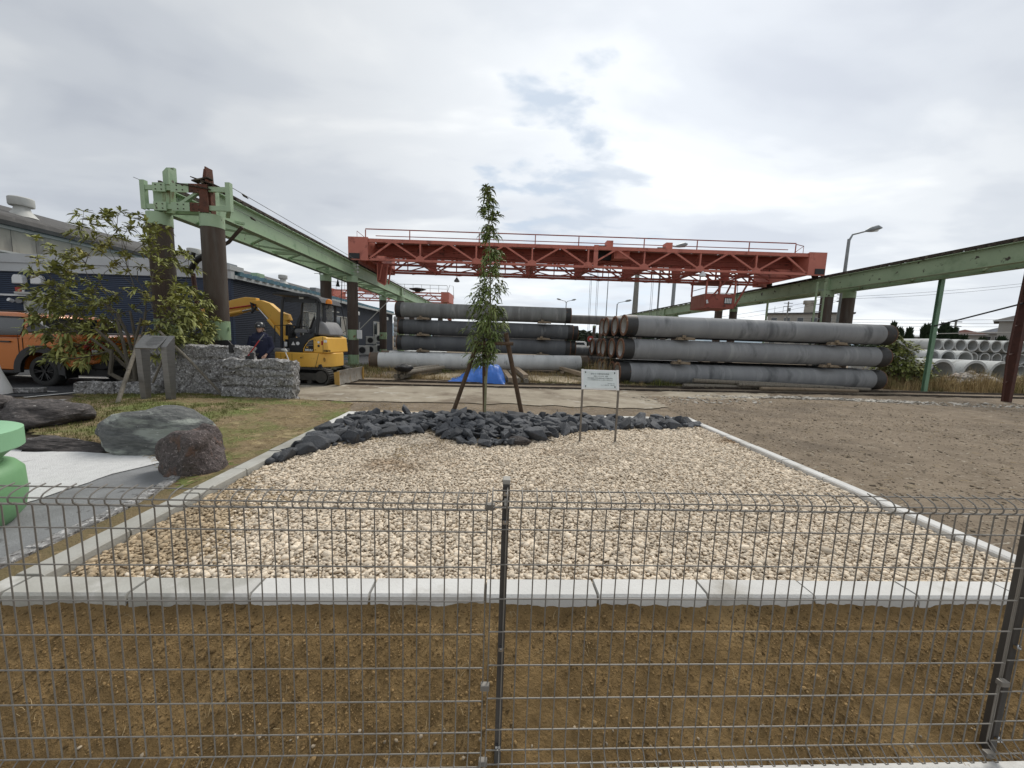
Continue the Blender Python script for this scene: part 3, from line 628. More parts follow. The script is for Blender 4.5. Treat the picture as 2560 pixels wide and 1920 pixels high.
# debris of the dirt yard on the right
def yardh(x, y):
    p = Vector((x, y, 0)); e = min(1, max(0, (x-3.58)/.25))*min(1, max(0, (11.0-y)/.8))
    f = mnoise.fractal(Vector((x*.9, y*2.2, 0)), 1, 2, 6)*.020+mnoise.fractal(Vector((x*3.5+7, y*6, 3)), .9, 2.1, 5)*.013+.016*abs(mnoise.noise(Vector((x*1.3, y*4.5, 9))))
    return .006+f*e+.012*e-.02*(1-e)
xs = np.concatenate([np.arange(3.56, 9, .045), np.arange(9, 24, .12)]); ys = np.concatenate([np.arange(.9, 5, .04), np.arange(5, 11.2, .075)])
heightsheet('dirt_yard', xs, ys, yardh, K['dirt'])
h_main = yardh
tag(scatter('yard_grit', [(x, y, yardh(x, y)) for x, y in ((3.6+6.4*R_.random()**1.3, 1.2+8.8*R_.random()) for _ in range(16000))], [.0065*math.exp(R_.gauss(0,.5)) for _ in range(16000)], PM('grit', (.30,.25,.19), (.15,.12,.09), 9, .95, bump=.2, island=.5, spec=.1), flat=(.4,.8)), label='fine grit and crumbs of earth over the bare yard on the right', cat='grit')
pts = []
for cx_, cy_, ax_, ay_, n_ in ((9.2,11.3,1.9,.28,900), (11.2,11.2,1.4,.3,700), (6.6,11.0,1.3,.25,350), (13.5,11.0,2.5,.5,350), (5,9.9,2,.6,200)):
    for _ in range(n_):
        a = R_.uniform(0, 6.283); r = R_.random()**.6; x = cx_+math.cos(a)*r*ax_; y = cy_+math.sin(a)*r*ay_+.06*(x-cx_); pts.append((x, y, max(yardh(x, y), .0)+.004))
tag(scatter('pale_dust', pts, [.020*math.exp(R_.gauss(0,.5)) for _ in pts], K['dust'], flat=(.15,.3), el=(1,2)), label='patches of pale spilled cement dust and chips beside the rail track', cat='dust')
pts = []
for _ in range(3600):
    x = R_.uniform(3.6, 16); y = R_.uniform(1.5, 10.8)
    if nzf(x, y, .6, 8) > R_.uniform(-.6, .25): pts.append((x, y, h_main(x, y)+.004))
tag(scatter('yard_debris', pts, [.010*math.exp(R_.gauss(0,.5)) for _ in pts], PM('debris', (.33,.28,.215), (.20,.165,.12), 9, .95, bump=.3, island=.5, spec=.1), flat=(.3,.6)), label='dirt clods and chips over the bare yard on the right', cat='debris')
strands('yard_litter', [(x, y, z) for x, y, z in pts[:1500]], K['straw'], (.03,.12), .0022, 'bits of straw and bark on the bare yard', 'litter')

# ---------------------------------------------------------------- mesh fence
FZ = [.880,.857,.829,.811]; FZ2 = [.72,.575,.43,.288,.14,-.01,-.155,-.25,-.31]
def fpt(x, off=0, z=0): return Vector((x, Yf(x)+off, z))
TOPC = [(.0,.795),(-.003,.812),(-.026,.820),(-.050,.829),(-.062,.842),(-.063,.856),(-.052,.870),(-.030,.880),(.002,.886)]
BOTC = [(-.0,-.235),(-.0,-.250),(-.038,-.280),(-.048,-.295),(-.040,-.306),(-.004,-.314)]
def fence_panel(x0, x1, label, drop=0, n=37):
    root = empty('mesh_fence_panel', fpt(x0, 0, -.34), label=label, cat='fence panel', group='wire mesh fence panels')
    o0 = fpt(x0, 0, -.34); r = .0026
    prof = [(a, z) for a, z in TOPC[::-1]]+BOTC
    for k in range(n+1):
        x = x0+(x1-x0)*k/n; m = MB(); m.tube([fpt(x, a, z+drop)-o0 for a, z in prof], r, 6); m.build('vertical_wire', K['fence'], root, smooth=True, fix=False)
    offs = {.880:-.012,.857:-.058,.829:-.050,.811:-.006}
    for z in FZ+FZ2:
        off = offs.get(z, -.005)
        if z == -.25: off = -.006
        if z == -.31: off = -.012
        MB().tube([fpt(x0, off, z+drop)-o0, fpt(x1, off, z+drop)-o0], r*1.05, 6).build('horizontal_wire', K['fence'], root, smooth=True, fix=False)
    return root
fence_panel(-2.06, -.078, 'left wire mesh fence panel running out of the left border', -.012)
fence_panel(-.058, 2.160, 'middle wire mesh fence panel between the two dark posts', 0, 40)
fence_panel(2.170, 4.17, 'right wire mesh fence panel beyond the right hand post', .012)
def fence_post(x, label):
    root = empty('fence_post', fpt(x, .03, -.36), label=label, cat='fence post', group='posts of the wire mesh fence')
    MB().box(-.014,-.0215,0,.014,.0215,1.255).build('post', K['fencepost'], root, bevel=.003)
    MB().box(-.0148,-.0225,1.255,.0148,.0225,1.275).build('post_cap', K['cap'], root, bevel=.004)
    for z in (1.215,1.1,.56,.11):
        m = MB(); m.box(-.010,-.035,z,.010,-.0225,z+.016); m.tube([(0,-.03,z+.008),(0,-.042,z+.008)], .004, 6); m.build('clamp', K['chrome'], root)
    MB().box(-.006,-.0225,1.17,.006,-.0219,1.20).build('slot', K['offwhite'], root)
fence_post(-.008, 'dark square fence post in the middle of the photo')
fence_post(2.215, 'dark square fence post at the right border of the photo')
fence_post(-2.07, 'dark square fence post just outside the left border')
for x in (-.068, 2.165):
    for z in (.815, .05, -.30):
        m = MB(); m.box(-.018,-.012,-.012,.018,.012,.012); o = m.build('panel_clip', K['fence'], None, bevel=.003, loc=fpt(x, -.01, z)); tag(o, 'small metal clip joining two fence panels %s the %s post' % ('near the top of' if z > .5 else 'halfway up' if z > 0 else 'at the foot of', 'middle' if x < 1 else 'right'), 'fence clip', 'clips joining the fence panels')
# ================================================================ STRUCTURES
def S(u, v, z=0): return Vector((u-.035*v, v+.035*u, z))
# narrow gauge track across the yard
tr = empty('rail_track', (0,11.8,0), label='narrow pair of dark rusty rails sunk in the ground across the yard', cat='rail track')
for off, base in ((0, 11.33), (0, 12.30)):
    k = .108 if base < 12 else .11
    pa = [Vector((x, base+k*x-11.8, .012+.004*math.sin(x))) for x in np.linspace(-7, 25, 33)]
    m = MB()
    for a, b in zip(pa, pa[1:]): m.beam(a+Vector((0,0,.012)), b+Vector((0,0,.012)), .055, .05)
    for a, b in zip(pa, pa[1:]): m.beam(a+Vector((0,-.055,.0)), b+Vector((0,-.055,.0)), .05, .016)
    m.build('rail', K['darkrust'], tr)

# ---- columns under the crane runways
def column(u, v, lab, grp, bands=True, r=.245, ztop=4.22, left=True):
    p = S(u, v); root = empty('concrete_column', (p.x, p.y, 0), label=lab, cat='column', group=grp)
    MB().lathe([(0,-.1),(r,-.1),(r,ztop-.28),(0,ztop-.28)], seg=28).build('shaft', K['pillar'], root, smooth=True)
    def collar(z0, z1, mat):
        MB().lathe([(r-.01,z0),(r+.008,z0),(r+.008,z1),(r-.01,z1)], seg=28, close=True).build('collar', mat, root, smooth=True)
    collar(ztop-.30, ztop-.01, K['green'] if left else K['greenR']); MB().lathe([(0,ztop-.01),(r+.006,ztop-.01),(r+.006,ztop-.04),(0,ztop-.04)], seg=28).build('cap_plate', K['green'], root)
    if bands:
        collar(1.19, 1.67, K['greenrust']); collar(-.08, .47, K['greenrust'])
        m = MB()
        for z in (1.30, 1.55): m.tube([(-.14,-r-.005,z),(-.03,-r-.012,z)], .010, 6)
        m.box(r, -.02, 1.44, r+.05, .02, 1.52); m.build('lug', K['greenrust'], root)
    return root
PL, PRt = 'columns under the left crane runway', 'columns under the right crane runway'
names = ['nearest', 'second', 'third', 'fourth', 'fifth', 'sixth']
descL = ['front pair, right of the two, bird droppings on its brown shaft', 'second pair, right of the two, standing next to the excavator', 'third pair, right of the two, close to the dark pile stack', 'fourth pair', 'fifth pair', 'sixth pair']
for k in range(6):
    v = 9.86+8.8*k
    column(-7.15, v, 'brown concrete column with green collars, yard side one of the %s pair under the left crane runway' % names[k], PL)
    column(-8.40, v, 'brown concrete column with green collars, building side one of the %s pair under the left crane runway' % names[k], PL)
for k in range(6):
    v = 17.5+8.8*k
    column(15.23, v, 'dark concrete column, yard side one of the %s pair under the right crane runway' % names[k], PRt, bands=False, left=False)
    column(16.28, v, 'dark concrete column, outer one of the %s pair under the right crane runway' % names[k], PRt, bands=False, left=False)

# ---- runway girders
def girder(u, v0, v1, lab, mat, zb=4.22, H=.60, dirt=True, seg=8.8, vj=9.86):
    a = S(u, v0, zb+H/2); o = a.copy(); b = S(u, v1, zb+H/2)
    root = empty('crane_girder', (o.x, o.y, zb), label=lab, cat='crane girder', group='runway girders of the yard crane')
    off = Vector((o.x, o.y, zb)); d = (b-a).normalized(); x = d.cross(Vector((0,0,1)))
    A = a-off; B = b-off
    MB().beam(A, B, .02, H-.05).build('web', mat, root)
    m = MB(); up = Vector((0,0,H/2-.012)); m.beam(A+up, B+up, .24, .024); m.beam(A-up, B-up, .24, .024); m.build('flange', mat, root)
    # stiffeners at the bents
    v = vj
    while v < v1:
        if v > v0: 
            q = S(u, v, zb+H/2)-off; MB().beam(q-Vector((0,0,H/2-.03)), q+Vector((0,0,H/2-.03)), .26, .20, up=(0,1,0)).build('stiffener', mat, root)
        v += seg
    # rail, clips and rusty debris along the top
    MB().beam(A+Vector((0,0,H/2+.10)), B+Vector((0,0,H/2+.10)), .06, .09).build('crane_rail', K['darkrust'], root)
    if dirt:
        m = MB(); v = v0+.1
        while v < v1:
            q = S(u, v, zb+H+.028)-off; m.beam(q-x*.13+Vector((0,0,R_.uniform(-.004,.012))), q+x*.13+Vector((0,0,R_.uniform(-.004,.02))), R_.uniform(.08,.22), R_.uniform(.04,.065), up=(0,0,1)); v += R_.uniform(.2,.36) if v < 30 else .9
        m.build('rail_pads', K['darkrust'], root)['kind'] = 'stuff'
    return root
gl1 = girder(-7.15, 9.60, 58, 'long green steel girder carrying the crane rail on the yard side of the left runway', K['green'])
gl2 = girder(-8.30, 9.80, 58, 'green steel girder on the building side of the left crane runway', K['green'], dirt=False)
gr1 = girder(15.23, 5.5, 60, 'long rust spotted green girder carrying the crane rail on the right', K['greenR'], vj=17.5-8.8)
gr2 = girder(16.28, 5.5, 60, 'outer green girder of the right crane runway', K['greenR'], dirt=False, vj=17.5-8.8)
def bracing(u0, u1, v0, v1, z, lab, mat, step=1.1):
    root = empty('runway_bracing', S((u0+u1)/2, v0, z), label=lab, cat='bracing', group='bracing between the runway girders'); off = S((u0+u1)/2, v0, z); v = v0; k = 0
    while v < v1:
        m = MB(); a, b = (u0, u1) if k % 2 else (u1, u0)
        m.beam(S(a, v, z)-off, S(b, v+step, z)-off, .06, .05); m.build('brace', mat, root)
        if k % 4 == 0:
            m = MB(); m.beam(S(u0, v, z-.02)-off, S(u1, v, z-.02)-off, .08, .10); m.build('cross_tie', mat, root)
        v += step; k += 1
bracing(-8.36, -7.19, 9.9, 50, 4.30, 'zigzag green steel bracing under the left crane runway', K['green'])
bracing(15.27, 16.24, 6, 50, 4.30, 'zigzag green steel bracing under the right crane runway', K['greenR'])

# ---- end frame on the front pair of columns of the left runway
ef = empty('runway_end_frame', (-7.7,9.5,4.2), label='green and rusty steel end frame with two stub posts on the front pair of columns', cat='end frame')
def E_(x, y, z): return Vector((x+7.7, y-9.5, z-4.2))
zA, zB = 4.33, 4.76
for xx, m1, top in ((-8.42, K['greenrust'], 5.25), (-7.46, K['rust'], 5.02)):
    m = MB(); m.box(*E_(xx-.11, 9.42, 4.20), *E_(xx+.11, 9.56, 4.85)); m.build('stub_post', m1, ef)
m = MB(); 
for s in (0,): m.add([E_(-8.56,9.52,4.83),E_(-8.27,9.52,4.83),E_(-8.27,9.52,5.27),E_(-8.46,9.52,5.27),E_(-8.56,9.52,5.17),E_(-8.56,9.58,4.83),E_(-8.27,9.58,4.83),E_(-8.27,9.58,5.27),E_(-8.46,9.58,5.27),E_(-8.56,9.58,5.17)],[(0,1,2,3,4),(9,8,7,6,5),(0,5,6,1),(1,6,7,2),(2,7,8,3),(3,8,9,4),(4,9,5,0)])
m.box(*E_(-8.30,9.35,4.83), *E_(-8.27,9.52,5.2)); m.build('stub_head', K['green'], ef)
m = MB(); m.add([E_(-7.62,9.50,4.88),E_(-7.36,9.50,4.88),E_(-7.38,9.50,5.26),E_(-7.55,9.50,5.26),E_(-7.62,9.56,4.88),E_(-7.36,9.56,4.88),E_(-7.38,9.56,5.26),E_(-7.55,9.56,5.26)],[(0,1,2,3),(7,6,5,4),(0,4,5,1),(1,5,6,2),(2,6,7,3),(3,7,4,0)]); m.box(*E_(-7.40,9.34,4.9), *E_(-7.37,9.5,5.25)); m.build('stub_head', K['rust'], ef)
m = MB(); m.beam(E_(-7.75,9.45,5.02), E_(-7.15,9.4,4.84), .20, .02); m.beam(E_(-8.1,9.46,4.86), E_(-7.3,9.4,4.74), .24, .025); m.beam(E_(-7.72,9.42,4.93), E_(-7.3,9.38,5.0), .16, .03); m.build('torn_plate', K['darkrust'], ef)
for z in (zA, zB):
    m = MB(); m.beam(E_(-8.95,9.40,z), E_(-6.85,9.40,z), .05, .11); m.build('cross_beam', K['green'], ef)
for x, mt in ((-8.52, K['green']), (-8.02, K['green']), (-7.66, K['rust'])):
    for z in (zA, zB):
        w2 = .15 if x != -8.02 else .22
        m = MB(); m.box(*E_(x-w2, 9.345, z-.10), *E_(x+w2, 9.37, z+.10)); o = m.build('splice_plate', mt, ef)
        m = MB()
        for dx in (-.07, .07):
            for dz in (-.05, .05): m.cyl(E_(x+dx, 9.33, z+dz), E_(x+dx, 9.35, z+dz), .014, seg=6)
        m.build('bolt', K['darkrust'], o if False else ef)
m = MB(); m.box(*E_(-7.56,9.335,4.22), *E_(-7.36,9.36,4.85)); m.build('splice_plate', K['rust'], ef)
for x in (-8.93, -6.90):
    m = MB(); m.box(*E_(x-.055, 9.36, 4.26), *E_(x+.055, 9.38, 4.92)); m.box(*E_(x-.055, 9.38, 4.26), *E_(x-.04, 9.46, 4.92)); m.box(*E_(x+.04, 9.38, 4.26), *E_(x+.055, 9.46, 4.92)); m.build('channel_upright', K['green'], ef)
for a, b in (((-8.15,9.42,4.36),(-7.62,9.42,4.70)), ((-7.9,9.5,4.78),(-7.3,9.8,4.40)), ((-8.2,9.6,4.32),(-7.4,10.6,4.32)), ((-7.4,9.6,4.75),(-8.3,10.6,4.75)), ((-6.92,9.4,4.28),(-7.1,9.6,4.20))):
    MB().beam(E_(*a), E_(*b), .08, .06).build('diagonal', K['green'], ef)
def cable(name, pts, r, mat, label, cat, group=None):
    a = Vector(pts[0]); m = MB(); m.tube([Vector(p)-a for p in pts], r, 5, caps=False); o = m.build(name, mat, smooth=True, fix=False); o.location = a; return tag(o, label, cat, group)
cable('stay_cable', [(-9.15,9.4,4.98),(-8.94,9.38,4.90)], .006, K['rope'], 'short wire end sticking out left of the top of the end frame', 'wire', 'wires on the runway end frame')
def sagc(a, b, sag, n=14): 
    a, b = Vector(a), Vector(b); return [a+(b-a)*i/n-Vector((0,0,sag*4*(i/n)*(1-i/n))) for i in range(n+1)]
cable('stay_cable', sagc((-6.86,9.4,4.84), S(-7.0,44,5.05), .10), .008, K['rope'], 'upper wire running back along the green left girder', 'wire', 'wires on the runway end frame')
cable('stay_cable', sagc((-6.86,9.4,4.38), S(-7.0,18.6,4.55), .02), .007, K['rope'], 'lower wire running back along the green left girder', 'wire', 'wires on the runway end frame')
for t, z0 in ((.05, 4.83), (.075, 4.37)):
    q = Vector((-6.86,9.4,z0))+(S(-7.0,18.6,z0)-Vector((-6.86,9.4,z0)))*t*1.3; m = MB(); m.tube([(0,-.12,.02),(0,-.05,0),(0,.1,-.02)], [.01,.03,.012], 6); o = m.build('turnbuckle', K['darkrust'], loc=q); tag(o, 'small black turnbuckle on the %s wire beside the green girder' % ('upper' if z0 > 4.6 else 'lower'), 'turnbuckle')
# brackets with insulators on the second bent
for u, lab in ((-6.98, 'yard side'), (-8.75, 'building side')):
    for k, v in enumerate((18.66, 27.46)):
        r = empty('insulator_bracket', S(u, v, 4.4 if u > -8 else 4.25), label='small insulator bracket on the %s of the %s column bent' % (lab, names[k+1]), cat='bracket')
        for z in ((0,.16,.30) if u > -8 else (0,)):
            m = MB(); m.tube([(-.12,-.12,z),(.22,-.12,z)], .015, 6); m.tube([(.14,-.12,z-.05),(.14,-.12,z+.05)], .03, 6); m.build('insulator', K['offwhite'], r)

# dark pipe strut with a shackle behind the front columns
st = empty('pipe_strut', (-7.3,10.35,4.1), label='dark iron pipe strut slanting down behind the front brown columns', cat='strut')
def so_(x, y, z): return Vector((x+7.3, y-10.35, z-4.1))
MB().tube([so_(-7.25,10.3,4.16), so_(-7.63,10.3,3.76), so_(-8.2,10.35,3.50)], .045, 10).build('pipe', K['pillar'], st, smooth=True)
MB().tube([so_(-8.15,10.35,3.52), so_(-8.55,10.35,3.28), so_(-8.78,10.35,2.95)], .075, 10).build('sleeve', K['black'], st, smooth=True)
MB().tube([so_(-8.66,10.35,3.3), so_(-8.62,10.35,3.48)], .05, 8).build('elbow', K['black'], st)
MB().tube([so_(-8.80,10.5,2.95), so_(-8.74,10.5,2.1), so_(-8.38,10.5,1.02), so_(-8.1,10.5,.1)], .055, 8).build('pipe', K['redpost'], st, smooth=True)
MB().tube([so_(-8.22,10.3,3.42), so_(-8.15,10.3,3.3), so_(-8.17,10.3,3.15)], .022, 8).build('shackle', K['chrome'], st)

# ---- overhead crane
CY = 18.6
oc = empty('overhead_crane', (3.3, 20.5, 4.95), label='long red lattice overhead crane spanning the yard between the green runways', cat='overhead crane')
def C_(x, y, z): return Vector((x-3.3, y-20.5, z-4.95))
def cb(name, mat, *bs):
    m = MB()
    for a, b, w2, h2 in bs: m.beam(C_(*a), C_(*b), w2, h2)
    return m.build(name, mat, oc)
for x0, x1, s in ((-8.02,-7.08,'l'), (13.92,14.75,'r')):
    e = MB().box(*C_(x0,18.5,4.98), *C_(x1,18.56,6.06)).box(*C_(x0,22.6,4.98), *C_(x1,22.66,6.06)).box(*C_(x0,18.56,4.98), *C_(x0+.05,22.6,6.02)).box(*C_(x1-.05,18.56,5.28), *C_(x1,22.6,6.02)).box(*C_(x0,18.56,6.0), *C_(x1,22.6,6.04)).build('end_truck', K['crane'], oc)
    bx = (x0+.05, x0+.55) if s == 'l' else (x1-.5, x1-.05)
    o = MB().box(*C_(bx[0],18.47,5.05), *C_(bx[1],18.495,5.30)).build('opening', K['black']); o.parent = e
    for yy in (18.9, 22.2):
        wx = -7.80 if s == 'l' else 14.60
        m = MB(); m.cyl(C_(wx-.06,yy,5.08), C_(wx+.06,yy,5.08), .16, seg=16); o = m.build('wheel', K['darkrust']); o.parent = e
XT = [-5.94+2.68*k for k in range(8)]; XB = [-4.60+2.68*k for k in range(7)]
zt, zb_ = 5.93, 5.05
def truss(y, name, mat, posts=True, gus=True, zb=zb_, zt=zt):
    root = MB().beam(C_(-7.1,y,zt), C_(13.95,y,zt), .12, .16).build(name, mat, oc)
    def sub(n, m):
        o = m.build(n, mat); o.parent = root
    sub('bottom_chord', MB().beam(C_(-7.1,y,zb), C_(13.95,y,zb), .11, .11))
    seq = sorted([(x, 't') for x in XT]+[(x, 'b') for x in XB]+[(-7.05,'b'),(13.9,'b')])
    for (xa, ta), (xb2, tb) in zip(seq, seq[1:]):
        if ta != tb:
            sub('diagonal', MB().beam(C_(xa,y-.02,zt-.03 if ta == 't' else zb+.03), C_(xb2,y-.02,zt-.03 if tb == 't' else zb+.03), .07, .075))
    if posts:
        for x in XB: sub('post', MB().beam(C_(x,y,zb), C_(x,y,zt), .07, .08, up=(0,1,0)))
    if gus:
        for x in XB: sub('gusset', MB().prism([(x-3.3-.22,zb-4.95-.03),(x-3.3+.22,zb-4.95-.03),(x-3.3+.20,zb-4.95+.13),(x-3.3+.08,zb-4.95+.22),(x-3.3-.08,zb-4.95+.22),(x-3.3-.20,zb-4.95+.13)], y-20.5-.065, y-20.5-.055))
        for x in XT: sub('gusset', MB().prism([(x-3.3-.30,zt-4.95-.10),(x-3.3-.26,zt-4.95+.06),(x-3.3+.26,zt-4.95+.06),(x-3.3+.30,zt-4.95-.10)], y-20.5-.065, y-20.5-.055))
    return root
truss(CY, 'front_truss', K['crane'])
truss(22.2, 'rear_truss', K['crane'])
# main plate girders
for y, nm in ((19.62, 'main_girder'), (21.25, 'main_girder')):
    z0 = 5.48 if y < 20 else 5.78
    r = MB().beam(C_(-7.1,y,(z0+5.98)/2), C_(13.95,y,(z0+5.98)/2), .02, 5.98-z0).build(nm, K['cranedark'], oc)
    o = MB().beam(C_(-7.1,y,6.0), C_(13.95,y,6.0), .28, .03).beam(C_(-7.1,y,z0), C_(13.95,y,z0), .24, .03).build('flange', K['cranedark']); o.parent = r
    o = MB().beam(C_(-7.1,y-.05,5.72), C_(13.95,y-.05,5.72), .05, .05).build('stiffener', K['cranedark']); o.parent = r
    o = MB().beam(C_(-7.1,y,5.02), C_(13.95,y,5.02), .12, .09).build('bottom_chord', K['cranedark']); o.parent = r
    for x in XB:
        o = MB().prism([(x-3.3-.18,5.0-4.95),(x-3.3+.18,5.0-4.95),(x-3.3+.30,z0-4.95),(x-3.3-.30,z0-4.95)], y-20.5-.05, y-20.5+.05).build('gusset', K['cranedark']); o.parent = r
    for x in XT:
        o = MB().beam(C_(x,y,5.0), C_(x,y,z0), .05, .05, up=(0,1,0)).build('hanger', K['cranedark']); o.parent = r
        for dx in (-1, 1):
            o = MB().beam(C_(x,y,z0), C_(x+dx*1.3,y,5.03), .05, .05).build('diagonal', K['cranedark']); o.parent = r
# bottom plane bracing
pl = MB().beam(C_(-7.0,CY,4.99), C_(-7.0,22.2,4.99), .07, .05).build('bottom_bracing', K['cranedark'], oc)
for y0, y1 in ((CY, 19.62), (19.62, 21.25), (21.25, 22.2)):
    sq = sorted(XT+XB)
    for i, (a, b) in enumerate(zip(sq, sq[1:])):
        ya, yb = (y0, y1) if i % 2 else (y1, y0)
        o = MB().beam(C_(a,ya,4.985), C_(b,yb,4.985), .055, .04).build('diagonal', K['cranedark']); o.parent = pl
for x in XB:
    o = MB().beam(C_(x,CY,5.0), C_(x,22.2,5.0), .09, .05).build('cross_tie', K['cranedark']); o.parent = pl
    o = MB().beam(C_(x,CY+.05,5.85), C_(x,19.6,5.2), .05, .05).build('strut', K['cranedark']); o.parent = pl
# chequer plate walkway
for i in range(16):
    x0 = -7.0+1.31*i; MB().box(*C_(x0+.01,18.72,6.0+R_.uniform(-.01,.01)), *C_(x0+1.29,19.48,6.012)).build('deck_plate', K['chequer'], oc)
MB().box(*C_(-7.0,21.35,6.02), *C_(13.9,22.2,6.03)).build('rear_walkway', K['chequer'], oc)
# handrail
hr_post = [-8.15,-5.77,-2.03,.99,3.33,6.85,9.7,12.5,15.0]; HY = 21.0
hp = MB().tube([C_(-8.15,HY,7.10), C_(15.0,HY,7.10)], .030, 6).build('handrail', K['cranedark'], oc)
o = MB().tube([C_(-7.6,HY,6.76), C_(14.6,HY,6.76)], .022, 6).build('mid_rail', K['cranedark']); o.parent = hp
for x in hr_post:
    o = MB().tube([C_(x,HY,6.0), C_(x,HY,7.06)], .028, 6).build('post', K['cranedark']); o.parent = hp
for sx, s in ((-8.65, 1), (15.5, -1)):
    o = MB().tube([C_(sx,HY+.1,6.0), C_(sx,HY+.1,7.0), C_(sx+s*1.2,HY,6.1)], .018, 6).build('end_rail', K['cranedark']); o.parent = hp
o = MB().tube([C_(15.0,HY,7.06), C_(15.5,HY+.1,7.0)], .018, 6).build('end_rail', K['cranedark']); o.parent = hp
# hanging bracket at the left end
bk = MB().prism([(-6.98-3.3,0),(-6.40-3.3,0),(-6.52-3.3,-.72),(-6.60-3.3,-.98),(-6.95-3.3,-.80)], 19.48-20.5, 19.50-20.5).build('hanging_bracket', K['cranedark'], oc)
for a, b in (((-6.95,19.4,5.0),(-6.93,19.4,4.15)), ((-6.42,19.4,5.0),(-6.55,19.4,4.0)), ((-6.93,19.4,4.15),(-6.58,19.4,3.97)), ((-6.7,19.4,5.0),(-6.85,19.4,4.2)), ((-6.92,20.0,5.0),(-6.88,20.0,4.2)), ((-6.45,20.0,5.0),(-6.6,20.0,4.1))):
    o = MB().beam(C_(*a), C_(*b), .06, .06).build('strut', K['crane']); o.parent = bk
# lamps of the crane
def cranelamp(x, y, z, lab, mat=K['lampgrey'], r=.16):
    g = empty('flood_lamp', (x, y, z), label=lab, cat='lamp', group='lamps hanging from the red crane')
    MB().lathe([(.03,.12),(.06,.08),(r,-.06),(r,-.12),(r*.5,-.14),(0,-.15)], seg=16).build('shade', mat, g, smooth=True); MB().tube([(0,0,.12),(0,0,.24)], .02, 6).build('stem', K['cranedark'], g)
cranelamp(-3.38, 22.2, 4.78, 'dark lamp hanging under the left third of the red crane')
cranelamp(8.95, 18.55, 4.90, 'pale lamp head under the red crane above the driver cab', K['white'])
g = empty('flood_lamp', (8.15,19.6,6.42), label='grey oval lamp on top of the red crane beside the square box', cat='lamp', group='lamps hanging from the red crane'); MB().tube([(-.25,0,-.05),(0,0,0),(.28,0,.06),(.42,0,.10)], [.03,.09,.12,.03], 8).build('lamp_head', K['lampgrey'], g, smooth=True)
MB().tube([(-.25,0,-.05),(-.55,0,-.12),(-.6,0,-.4)], .02, 6).build('lamp_arm', K['lampgrey'], g)
# driver cab hung below
cbn = empty('driver_cab', (10.4,20.3,3.42), label='red driver cab hanging below the right part of the crane', cat='crane cab')
def D_(x, y, z): return Vector((x-10.4, y-20.3, z-3.42))
MB().box(*D_(9.66,19.5,3.40), *D_(11.16,21.1,3.46)).build('floor', K['cranedark'], cbn)
MB().box(*D_(9.66,19.5,3.46), *D_(11.16,19.53,4.12)).build('front_panel', K['cranedark'], cbn)
MB().box(*D_(9.66,19.53,3.46), *D_(9.69,21.1,4.12)).build('side_panel', K['cranepale'], cbn)
MB().box(*D_(11.13,19.53,3.46), *D_(11.16,21.1,4.12)).build('side_panel', K['crane'], cbn)
MB().box(*D_(9.66,21.07,3.46), *D_(11.16,21.1,4.12)).build('rear_panel', K['cranedark'], cbn)
MB().box(*D_(9.60,19.45,4.74), *D_(11.2,21.15,4.80)).build('roof', K['cranedark'], cbn)
for x, y in ((9.68,19.52),(11.14,19.52),(9.68,21.08),(11.14,21.08),(10.35,19.52)):
    MB().box(*D_(x-.04,y-.03,4.12), *D_(x+.04,y+.03,4.76)).build('corner_post', K['crane'], cbn)
for a, b in (((9.7,19.5),(10.3,19.5)),((10.4,19.5),(11.1,19.5))):
    MB().box(*D_(a[0],19.50,4.14), *D_(b[0],19.515,4.17)).box(*D_(a[0],19.50,4.42), *D_(b[0],19.515,4.44)).build('window_bar', K['offwhite'], cbn)
MB().box(*D_(9.67,19.6,4.4), *D_(9.69,21.0,4.43)).build('window_bar', K['offwhite'], cbn)
MB().box(*D_(10.62,19.47,3.62), *D_(11.0,19.50,3.94)).build('meter_box', K['black'], cbn)
for k in range(4): MB().box(*D_(10.64+k*.09,19.455,3.66), *D_(10.70+k*.09,19.47,3.90)).build('fuse', K['white'], cbn)
MB().tube([D_(9.74,19.42,3.62), D_(9.70,19.42,3.80)], [.06,.04], 8).build('lamp', K['white'], cbn)
for a, b in (((9.7,19.5,3.6),(10.55,19.48,4.72)), ((11.16,19.5,3.5),(11.9,19.5,5.0)), ((11.16,21.0,3.5),(11.8,21.0,5.0)), ((9.7,19.5,4.8),(9.7,19.5,5.05)), ((11.1,19.5,4.8),(11.1,19.5,5.05)), ((9.7,21.05,4.8),(9.7,21.05,5.05)), ((11.1,21.05,4.8),(11.1,21.05,5.05))):
    MB().beam(D_(*a), D_(*b), .07, .07).build('hanger', K['cranedark'], cbn)
m = MB(); m.tube([D_(11.2,19.8,3.4), D_(11.3,19.8,3.1), D_(11.45,19.8,3.3), D_(11.4,19.8,4.8)], .015, 5); m.build('cable_loop', K['black'], cbn)
